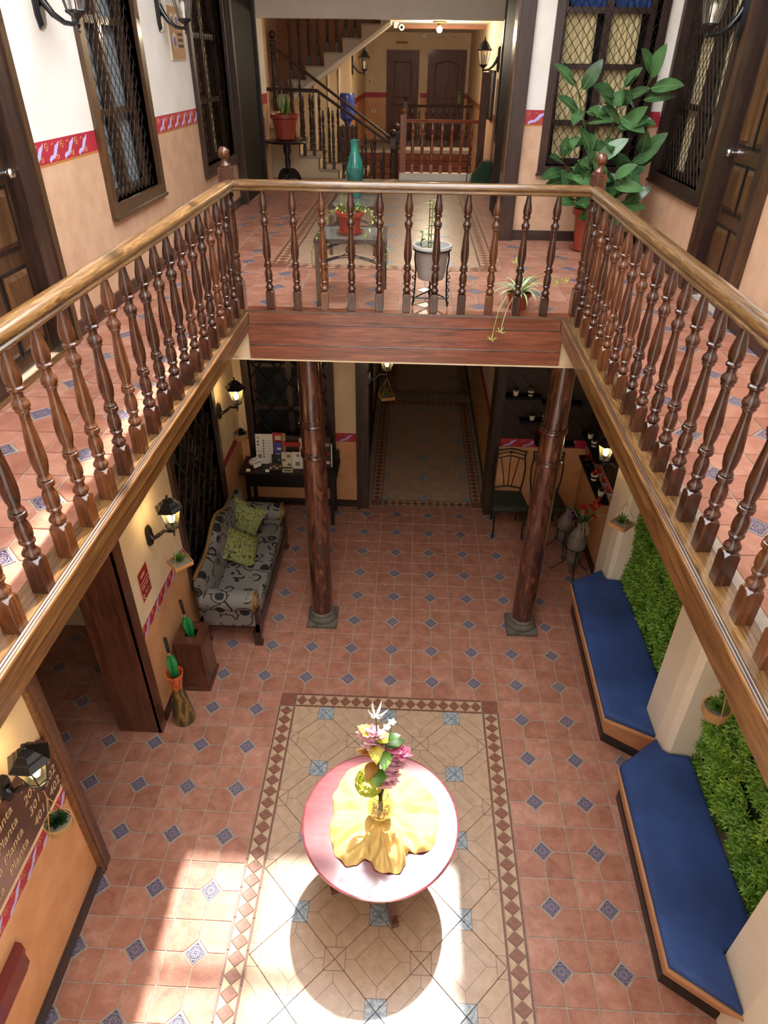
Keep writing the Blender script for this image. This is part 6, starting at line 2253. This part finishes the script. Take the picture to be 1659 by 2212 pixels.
for k in range(34):
    az = k * 2.4 + rnd.uniform(-.2, .2)
    me = strap(rnd.uniform(.17, .30), 0.014, az, rnd.uniform(.9, 1.4), rnd.uniform(1.4, 2.5))
    inst('striped_leaf', me, sp, (0.02 * cos(az), 0.02 * sin(az), 0.115))
for pts in ([(0, 0, 0.13), (-0.04, -0.03, 0.24), (-0.06, -0.05, 0.36)], [(0, 0, 0.13), (0.12, -0.02, 0.22), (0.25, -0.03, 0.26), (0.33, -0.05, 0.22)], [(0, 0, 0.13), (0.10, 0.0, 0.24), (0.22, 0.0, 0.27), (0.27, -0.02, 0.19)],
            [(0, 0, 0.12), (-0.10, -0.11, 0.15), (-0.17, -0.20, 0.05), (-0.20, -0.27, -0.06), (-0.21, -0.28, -0.16)], [(0, 0, 0.12), (-0.05, -0.10, 0.14), (-0.11, -0.2, 0.05), (-0.14, -0.27, -0.03), (-0.15, -0.28, -0.10)]):
    ru = MB().tube(pts, 0.0028, 5).build('runner', 'leaf_light', sp, True)
    m = MB()
    for e in range(9):
        m.mb(leaf(0.045, 0.010, -0.5, 3, 0.2), Matrix.Translation(pts[-1]) @ rotm(e * 0.7, rnd.uniform(-.2, .9)))
    m.build('plantlet', 'leaf_light', ru, True, ang=180)

# rubber plant
rp = thing('rubber_plant', 'tall rubber plant with large glossy leaves in a terracotta pot', 'plant', (1.455, 2.77, ZU))
saucer(MB(), 0.165).build('saucer', 'pot_terracotta', rp, True)
m = MB()
pot(m, 0.115, 0.165, 0.385, 0.018, 0.06)
m.xf(Matrix.Translation((0, 0, 0.01))).build('pot', 'pot_terracotta', rp, True)
MB().lathe([(0.15, 0.34), (0.0005, 0.36)], 18).build('soil', 'soil', rp)
ML = leaf(0.265, 0.125, 0.22, 10, 0.14, 0.85, 0.7).mesh('leaf', 'leaf_rubber', True, 180)
MR = MB().tube([(0.265 * t, 0, 0.22 * 0.265 * (t * .6 - t * t) + 0.0015) for t in [k / 8 for k in range(9)]], [0.0025 * (1.1 - k / 8) for k in range(9)], 4).mesh('leaf_rib', 'leaf_rib', True)
ML.transform(Matrix.Translation((0.05, 0, 0)))
MR.transform(Matrix.Translation((0.05, 0, 0)))
MP = MB().tube([(0, 0, 0), (0.05, 0, 0.0)], 0.0028, 5).mesh('petiole', 'stem_green', True)
stemsR = [[(0, 0, .35), (-.05, 0, .8), (-.18, -.02, 1.15), (-.27, -.03, 1.42)], [(0, 0, .35), (.05, 0, .9), (.16, -.05, 1.25), (.27, -.08, 1.52)], [(0, 0, .35), (.02, 0, .8), (0.05, -.05, 1.2), (.05, -.06, 1.42)],
          [(0, 0, .35), (-.15, -.05, .65), (-.34, -.06, .85)], [(0, 0, .35), (.15, 0, .65), (.30, -.08, .88)], [(0, 0, .35), (-.05, -.10, .6), (-.10, -.20, .85)], [(0, 0, .35), (.05, -.12, .5), (.06, -.22, .7)], [(0, 0, .35), (-.10, -.05, .45), (-.22, -.12, .52)], [(0, 0, .35), (.08, -.06, .42), (.2, -.12, .45)]]
for si, st in enumerate(stemsR):
    st = [(x * 1.22, y * 1.1, z) for x, y, z in st]
    MB().tube(st, [0.010 - 0.002 * i for i in range(len(st))], 6).build('stem', 'stem_brown' if si % 2 else 'stem_green', rp, True)
    nl = (10, 10, 11, 13, 13, 13, 11, 8, 8)[si]
    for k in range(nl):
        t = 0.45 + 0.55 * (k + 0.6) / nl if si < 3 else 0.3 + 0.7 * (k + .5) / nl
        f = t * (len(st) - 1)
        i = min(int(f), len(st) - 2)
        p = Vector(st[i]).lerp(Vector(st[i + 1]), f - i)
        az = k * 2.4 + si * 1.1
        # keep leaves off the wall behind
        if sin(az) > 0.5:
            az = -az
        el = rnd.uniform(-.35, .75) if k < nl - 2 else rnd.uniform(.5, 1.2)
        s_ = rnd.uniform(.8, 1.15)
        d_ = Vector((cos(az) * cos(el), -0.35 + 0.3 * sin(az), sin(el))).normalized()
        nn = Vector((rnd.uniform(-.35, .35), -0.75, rnd.uniform(.35, .95)))
        nn = (nn - d_ * nn.dot(d_)).normalized()
        yy = nn.cross(d_)
        mt_ = Matrix((d_, yy, nn)).transposed()
        o = inst('leaf', ML, rp, p, 0, mt_.to_euler(), (s_, s_, s_))
        inst('leaf_rib', MR, o)
        inst('petiole', MP, o)

# poster, switch, drop pendant --------------------------------------------------
po = thing('wall_poster', 'tan printed poster with a round portrait on the left gallery wall', 'poster', (-2.62, 2.80, 5.11), pi / 2)
MB().box(0, -0.012, 0, 0.44, 0.0, 0.62).build('board', 'paper_white', po)
MB().box(0.012, -0.014, 0.008, 0.43, -0.012, 0.41).build('print_area', 'card_tan', po)
for x, z, rr in ((0.13, 0.15, 0.062), (0.12, 0.31, 0.05), (0.25, 0.31, 0.05)):
    MB().lathe([(0.0005, 0), (rr, 0), (rr, 0.001), (0.0005, 0.001)], 24).xf(Matrix.Translation((x, -0.014, z)) @ Matrix.Rotation(pi / 2, 4, 'X')).build('portrait_ring', 'paper_white', po)
    MB().lathe([(0.0005, 0), (rr * .7, 0), (rr * .7, 0.001), (0.0005, 0.001)], 20).xf(Matrix.Translation((x, -0.0152, z - 0.008)) @ Matrix.Rotation(pi / 2, 4, 'X')).build('portrait', 'print_blue', po)
for k in range(3):
    MB().box(0.24, -0.0152, 0.10 + 0.045 * k, 0.39, -0.014, 0.125 + 0.045 * k).build('text_block', 'ink_brown', po)
q = inst('lettering', text_mesh('C', 0.09, 'print_black', 0, 0.0004), po)
q.matrix_local = Matrix.Translation((0.06, -0.0135, 0.47)) @ Matrix.Rotation(pi / 2, 4, 'X')
for lb, loc, rz, w_, h_ in (('small white light switch on the right gallery wall', (xr(2.02, 3.03), 3.03, 4.13), -pi / 2, 0.07, 0.11), ('white socket plate on the hall end wall', (-1.36, 13.999, 4.12), 0, 0.11, 0.07), ('white switch plate on the hall end wall', (-1.45, 13.999, 4.72), 0, 0.06, 0.11)):
    s_ = thing('switch_plate', lb, 'switch', loc, rz)
    MB().bevbox(-w_ / 2, -h_ / 2, 0, w_ / 2, h_ / 2, 0.012, 0.004).xf(Matrix.Rotation(pi / 2, 4, 'X')).build('plate', 'white_plastic', s_)
    MB().box(-0.012, -0.016, -0.018, 0.012, -0.011, 0.018).build('rocker', 'print_grey', s_)
dp = thing('crystal_pendant', 'glass bead and drop hanging in front of the hall lintel', 'pendant', (-0.361, 0.92, 5.41))
MB().lathe([(0.0005, 0.0), (0.012, 0.006), (0.018, 0.024), (0.016, 0.042), (0.008, 0.058), (0.0005, 0.062)], 14).build('drop', 'glass_clear', dp, True)
MB().sphere((0, 0, 0.088), 0.024, 14, 8).build('bead', 'glass_dark', dp, True)
MB().tube([(0, 0, 0.11), (0, 0, 1.59)], 0.004, 6).build('chain', 'iron_bronze', dp)

# ------------------------------------------------------------------ stair hall
stz = lambda k: 3.636 + 0.192 * k
stx = lambda k: -1.58 - 0.312 * k
sf = thing('staircase', 'cream staircase with dark turned balusters rising to the left in the hall', 'staircase', (-1.6, 8.05, 3.1))
prof = [(-2.78, 3.0)]
prof = []
for k in range(-3, 4):
    prof += [(stx(k), stz(k) - 0.192), (stx(k), stz(k))]
prof += [(-2.78, stz(3)), (-2.78, 2.95), (stx(-3), 2.95)]
prof = prof[::-1]
MB().loft([[(x, 7.56, z) for x, z in prof], [(x, 8.5, z) for x, z in prof]]).build('lower_flight', 'stair_cream', sf, world=True)
for k in range(-3, 4):
    x1 = stx(k + 1) if k < 3 else -2.78
    MB().box(stx(k) + 0.025, 7.54, stz(k) - 0.03, x1, 8.5, stz(k) + 0.004).build('tread', 'tread_stone', sf, world=True)
    MB().box(stx(k) - 0.004, 7.545, stz(k) - 0.19, stx(k) + 0.012, 7.562, stz(k) - 0.03).build('riser_edge', 'dark_z', sf, world=True)
SB = baluster_mesh('dark_z', 0.98, 0.026, 10)
SBr = baluster_mesh('red_wood', 0.80, 0.027, 10)
for k in range(-3, 3):
    for e in (0.08, 0.235):
        x = stx(k) - e
        s_ = inst('baluster', SB, sf, (x + 1.6, 7.62 - 8.05, stz(k) - 3.1))
        inst('baluster', SB, sf, (x + 1.6, 8.44 - 8.05, stz(k) - 3.1))
SR = [(-0.03, 0), (0.03, 0), (0.034, 0.03), (0.02, 0.05), (-0.02, 0.05), (-0.034, 0.03)]
MB().extrude(SR, (-0.72, 7.62, 3.985), (-1.889, 7.62, 4.70)).build('handrail', 'dark_x', sf, True, world=True)
MB().extrude(SR, (-1.889, 7.62, 4.70), (-2.78, 7.62, 4.715)).build('handrail', 'dark_x', sf, True, world=True)
MB().extrude(SR, (-0.78, 8.44, 4.02), (-2.74, 8.44, 5.30)).build('handrail', 'dark_x', sf, True, world=True)
SN = MB()
SN.mb(MB().add([tuple(v.co) for v in NEWM.vertices], [tuple(p.vertices) for p in NEWM.polygons]))
SNM = SN.mesh('newel_post', 'dark_z', True)
for x, y, z in ((-0.70, 7.62, 3.12), (-0.66, 8.44, 3.15), (-2.70, 8.5, 4.40)):
    q = inst('newel_post', SNM, sf, (x + 1.6, y - 8.05, z - 3.1))
    inst('newel_ball', MB().sphere((0, 0, 1.05), 0.055, 14, 10).mesh('newel_ball', 'dark_z', True), q)
uz = lambda k: 4.835 + 0.192 * k
ux = lambda k: -2.502 + 0.309 * k
prof = [(-2.78, 4.40), (-2.502, 4.55)]
prof = [(-2.78, 4.36)]
prof += [(-0.79, 5.625), (-0.79, 5.98)]
top = []
for k in range(0, 6):
    top += [(ux(k) + 0.305, uz(k)), (ux(k), uz(k))]
pts_ = []
for k in range(5, -1, -1):
    pts_ += [(ux(k + 1) if k < 5 else -0.79, uz(k)), (ux(k), uz(k))]
    if k > 0:
        pts_.append((ux(k), uz(k - 1)))
    pts_ = [p for i, p in enumerate(pts_) if i == 0 or p != pts_[i - 1]]
pts_ += [(ux(0), 4.64), (-2.78, 4.64)]
pl = [(-2.78, 4.36), (-0.79, 5.625)] + [p for p in pts_ if p[1] <= 5.82]
MB().loft([[(x, 8.62, z) for x, z in pl], [(x, 9.42, z) for x, z in pl]]).build('upper_flight', 'stair_grey', sf, world=True)
MB().extrude([(-0.03, -0.03), (0.03, -0.03), (0.03, 0.03), (-0.03, 0.03)], (-2.78, 8.61, 4.365), (-0.79, 8.61, 5.63)).build('soffit_edge', 'white_trim', sf, world=True)
for k in range(0, 5):
    MB().box(ux(k) - 0.01, 8.60, uz(k) - 0.01, ux(k + 1), 9.42, uz(k) + 0.012).build('tread', 'tread_stone', sf, world=True)
    for e in (0.06, 0.21):
        inst('baluster', SB, sf, (ux(k) + e + 1.6, 8.66 - 8.05, uz(k) + 0.012 - 3.1))

# hall railings
def rail_set(label, x0, x1, y, zb, zt, n, bm, hmat, curb, newelmat):
    r = thing('balustrade', label, 'railing', (x0, y, zb))
    MB().box(x0 - 0.05, y - 0.06, zb - 0.12, x1, y + 0.06, zb).build('curb', curb, r, world=True)
    MB().extrude([(-0.035, 0), (0.035, 0), (0.04, 0.025), (0.025, 0.045), (-0.025, 0.045), (-0.04, 0.025)], (x0, y, zt - 0.045), (x1, y, zt - 0.045)).build('handrail', hmat, r, True, world=True)
    for k in range(n):
        o = inst('baluster', bm, r, ((k + 1) * (x1 - x0) / (n + 0.6), 0, 0))
        o.scale = (1, 1, (zt - 0.045 - zb) / (0.85 * (0.80 if bm is SBr else 0.98)))
    MB().loft([[(a * 0.045, b * 0.045, z) for a, b in ((-1, -1), (1, -1), (1, 1), (-1, 1))] for z in (0, zt - zb + 0.06)]).lathe([(0.03, zt - zb + 0.06), (0.02, zt - zb + 0.08), (0.036, zt - zb + 0.11), (0.02, zt - zb + 0.145), (0.0005, zt - zb + 0.15)], 12).build('newel_post', newelmat, r, True)
    return r


rail_set('reddish sunlit balustrade on a white curb at the hall stairwell', -0.535, 0.63, 7.46, 3.63, 4.375, 7, SBr, 'red_wood', 'white_trim', 'red_wood')
rail_set('dark balustrade at the far side of the hall stairwell', -0.57, 0.84, 11.9, 3.58, 4.36, 9, SB, 'dark_x', 'white_trim', 'dark_z')
struct(MB().box(0.635, 7.40, 3.53, 0.745, 7.52, 5.0).build('trim_14', 'jamb_brown'), 'tall square brown post at the end of the red balustrade', 'post')
pk = struct(MB().box(-1.55, 11.80, 2.9, 0.84, 11.83, 3.46).build('trim_15', 'dark_x'), 'brown planks under the far stairwell balustrade', 'planks')
for k in range(4):
    MB().box(-1.55, 11.78, 3.33 - 0.14 * k, 0.84, 11.80, 3.455 - 0.14 * k).build('plank', 'mahogany_x', pk)
struct(MB().box(-2.9, 7.5, 2.75, 1.05, 11.85, 2.9).build('floor_stairwell', 'tread_stone'), 'bottom landing of the hall stairwell', 'floor')

# hall doors
def hall_door(num, label, x0, x1, top, arched):
    r = thing('door_%d' % num, label, 'door', (x0, 14.0, ZU), 0, kind='structure')
    W, H = x1 - x0, top - ZU
    MB().box(0, -0.05, 0, 0.07, 0, H).box(W - 0.07, -0.05, 0, W, 0, H).box(0.07, -0.05, H - 0.08, W - 0.07, 0, H).build('casing', 'hall_door', r)
    lf = MB().box(0.07, -0.025, 0, W - 0.07, -0.005, H - 0.08).build('leaf', 'hall_door', r)
    xa, xb = 0.17, W - 0.17
    for za, zb in ((0.15, 0.75), (0.88, H - 0.22)):
        pl = [(xa, za), (xb, za), (xb, zb - (0.06 if arched and zb > 1 else 0))]
        if arched and zb > 1:
            pl += [(xa + (xb - xa) * (1 - t), zb - 0.06 + 0.07 * sin(pi * t)) for t in [0.2, 0.35, 0.5, 0.65, 0.8]]
        pl += [(xa, zb - (0.06 if arched and zb > 1 else 0))]
        MB().loft([[(x, -0.025, z) for x, z in pl], [(x, -0.030, z) for x, z in inset(pl, 0.012)], [(x, -0.027, z) for x, z in inset(pl, 0.03)]]).build('panel', 'hall_door', lf)
    m = MB().lathe([(0.02, 0), (0.012, 0.02), (0.026, 0.04), (0.0005, 0.06)], 12).xf(Matrix.Translation(((0.12 if not arched else W - 0.12), -0.03, 0.98)) @ Matrix.Rotation(pi / 2, 4, 'X'))
    m.build('knob', 'chrome', lf, True)
    return r


hall_door(4, 'dark narrow door at the end of the hall', -1.055, -0.305, 5.33, False)
hall_door(5, 'brown arched-panel door numbered above at the end of the hall', -0.105, 0.775, 5.345, True)
hg = thing('door_hanger', 'green door hanger on the numbered hall door', 'hanger', (0.66, 13.96, 4.30))
MB().box(-0.035, -0.006, 0, 0.035, 0.0, 0.24).build('card', 'hanger_green', hg)
MB().box(-0.02, -0.008, 0.05, 0.02, -0.006, 0.09).build('print', 'leaf_light', hg)
nb_ = thing('room_number', 'faint painted room number 203 above the arched hall door', 'number', (0.33, 13.998, 5.40))
q = inst('lettering', text_mesh('203', 0.11, 'print_gold', 0, 0.0006, 'CENTER'), nb_)
q.matrix_local = Matrix.Rotation(pi / 2, 4, 'X')
for s_ in (-1, 1):
    MB().tube([(s_ * (0.08 + 0.05 * k), -0.001, 0.17 + 0.012 * sin(k * 1.6)) for k in range(5)], 0.005, 5).build('scroll', 'motif_gold', nb_, True)
o = MB().lathe([(0.0005, 0), (0.06, 0), (0.06, 0.02), (0.045, 0.035), (0.0005, 0.038)], 20).xf(Matrix.Rotation(pi / 2, 4, 'X')).build('smoke_detector', 'white_plastic', None, True)
o.location = (-0.21, 13.998, 5.60)
tag(o, 'round white detector on the hall end wall', 'detector')
o = MB().box(-0.13, -0.012, -0.025, 0.13, 0.0, 0.025).build('name_plaque', 'paint_brown')
o.location = (-0.72, 13.998, 5.47)
tag(o, 'small brown plaque above the narrow hall door', 'sign')
# ceiling lamp, camera
cl = thing('ceiling_lamp', 'lit bare bulb on a brass ceiling plate in the hall', 'lamp', (-0.01, 8.7, 5.66))
MB().lathe([(0.0005, 0.0), (0.12, 0.0), (0.11, -0.02), (0.04, -0.03), (0.03, -0.06), (0.0005, -0.06)], 20).build('plate', 'brass', cl, True)
MB().sphere((0, 0, -0.11), 0.045, 14, 10).build('bulb', 'bulb_hall', cl, True)
ld = bpy.data.lights.new('hall_light', 'POINT')
ld.energy = 60.0
ld.color = (1.0, 0.84, 0.6)
ld.shadow_soft_size = 0.05
lo = bpy.data.objects.new('hall_light', ld)
COL.objects.link(lo)
lo.parent = cl
lo.location = (0, 0, -0.19)
cc_ = thing('security_camera', 'white security camera under the hall ceiling', 'camera', (-0.66, 9.3, 5.66))
MB().box(-0.10, -0.04, -0.08, -0.02, 0.04, 0.0).build('mount', 'white_plastic', cc_)
MB().lathe([(0.0005, 0), (0.045, 0), (0.045, 0.12), (0.0005, 0.12)], 16).xf(Matrix.Translation((0.03, 0.05, -0.07)) @ Matrix.Rotation(pi / 2, 4, 'X')).build('body', 'white_plastic', cc_, True)
MB().lathe([(0.0005, 0), (0.022, 0), (0.022, 0.004), (0.0005, 0.004)], 16).xf(Matrix.Translation((0.03, -0.07, -0.07)) @ Matrix.Rotation(pi / 2, 4, 'X')).build('lens', 'glass_dark', cc_, True)

# pedestal with potted plant by the stairs
pt = thing('pedestal_stand', 'round dark wooden pedestal stand in front of the staircase', 'table', (-2.305, 6.95, ZU))
MB().lathe([(0.0005, 0.545), (0.30, 0.545), (0.325, 0.555), (0.33, 0.568), (0.322, 0.578), (0.0005, 0.58)], 36).build('top', 'black_wood', pt, True)
MB().lathe([(0.0005, 0.06), (0.045, 0.06), (0.05, 0.16), (0.035, 0.2), (0.045, 0.28), (0.035, 0.36), (0.06, 0.44), (0.05, 0.545)], 18).build('column', 'black_wood', pt, True)
for k in range(3):
    a = -pi / 2 + 2 * pi * k / 3
    rings = []
    for x, z0, z1 in ((0.03, 0.05, 0.20), (0.10, 0.06, 0.19), (0.16, 0.03, 0.14), (0.20, 0.0, 0.06)):
        rings.append([(x, -0.02, z0), (x, 0.02, z0), (x, 0.02, z1), (x, -0.02, z1)])
    MB().loft(rings).xf(Matrix.Rotation(a, 4, 'Z')).build('foot', 'black_wood', pt)
pp = thing('potted_plant', 'large terracotta pot with a striped-leaf plant on the dark pedestal', 'plant', (-2.315, 6.95, 4.106))
saucer(MB(), 0.15).build('saucer', 'pot_terracotta', pp, True)
m = MB()
pot(m, 0.135, 0.195, 0.335, 0.02, 0.06)
m.xf(Matrix.Translation((0, 0, 0.01))).build('pot', 'pot_terracotta', pp, True)
MB().lathe([(0.18, 0.30), (0.0005, 0.32)], 18).build('soil', 'soil', pp)
for k in range(16):
    MB().mb(leaf(rnd.uniform(.2, .34), 0.055, -rnd.uniform(.3, 1.2), 6, 0.15), Matrix.Translation((0, 0, 0.32)) @ rotm(k * 2.4, rnd.uniform(.6, 1.3))).build('leaf', ('leaf_grey', 'leaf_green', 'leaf_light')[k % 3], pp, True, ang=180)

# water bottle on its dispenser
wc = thing('water_dispenser', 'water dispenser with a blue bottle behind the stair rail', 'dispenser', (-1.56, 9.15, 3.45))
MB().box(-0.15, -0.15, 0, 0.15, 0.15, 0.70).build('body', 'jamb_brown', wc)
MB().lathe([(0.0005, 0.70), (0.05, 0.70), (0.06, 0.76), (0.13, 0.82), (0.135, 0.90), (0.128, 0.94), (0.135, 0.98), (0.128, 1.02), (0.135, 1.06), (0.135, 1.16), (0.12, 1.20), (0.0005, 1.20)], 24).build('bottle', 'jug_blue', wc, True)
# green folded bin and stick by the hall wall
gb = thing('green_bin', 'dark green slanted plastic bin against the hall wall', 'bin', (0.72, 6.95, ZU))
MB().loft([[(-0.20, -0.13, 0), (0.10, -0.13, 0), (0.10, 0.13, 0), (-0.20, 0.13, 0)], [(-0.17, -0.13, 0.14), (0.10, -0.13, 0.14), (0.10, 0.13, 0.14), (-0.17, 0.13, 0.14)], [(-0.02, -0.13, 0.34), (0.11, -0.13, 0.34), (0.11, 0.13, 0.34), (-0.02, 0.13, 0.34)]]).build('body', 'green_plastic', gb)
MB().box(-0.03, -0.135, 0.335, 0.115, 0.135, 0.35).build('lid', 'green_plastic', gb)
sk = thing('mop_stick', 'thin stick with a red grip leaning on the red balustrade', 'stick', (0.50, 7.33, ZU))
MB().tube([(0, 0, 0), (0.012, 0.02, 0.46)], 0.006, 6).build('shaft', 'iron_black', sk)
MB().tube([(0.012, 0.02, 0.46), (0.015, 0.025, 0.56)], 0.011, 8).build('grip', 'petal_red', sk)
# pictures on the hall wall
for k, (y, lb) in enumerate(((7.75, 'first narrow dark picture frame on the hall wall'), (8.35, 'second narrow dark picture frame on the hall wall'))):
    f = thing('picture_frame', lb, 'picture', (0.85, y + 0.2, 4.36), -pi / 2)
    MB().box(0, -0.03, 0, 0.40, 0, 0.66).build('frame', 'black_wood', f)
    MB().box(0.04, -0.033, 0.04, 0.36, -0.03, 0.62).build('picture', 'ink_brown', f)
fp = thing('fire_notice', 'red and white notice on the wall left of the staircase', 'notice', (-2.778, 7.34, 4.95), pi / 2)
MB().box(0, -0.01, 0, 0.16, 0, 0.33).build('card', 'print_red', fp)
MB().box(0.03, -0.012, 0.05, 0.13, -0.01, 0.28).build('inner', 'sign_frame', fp)
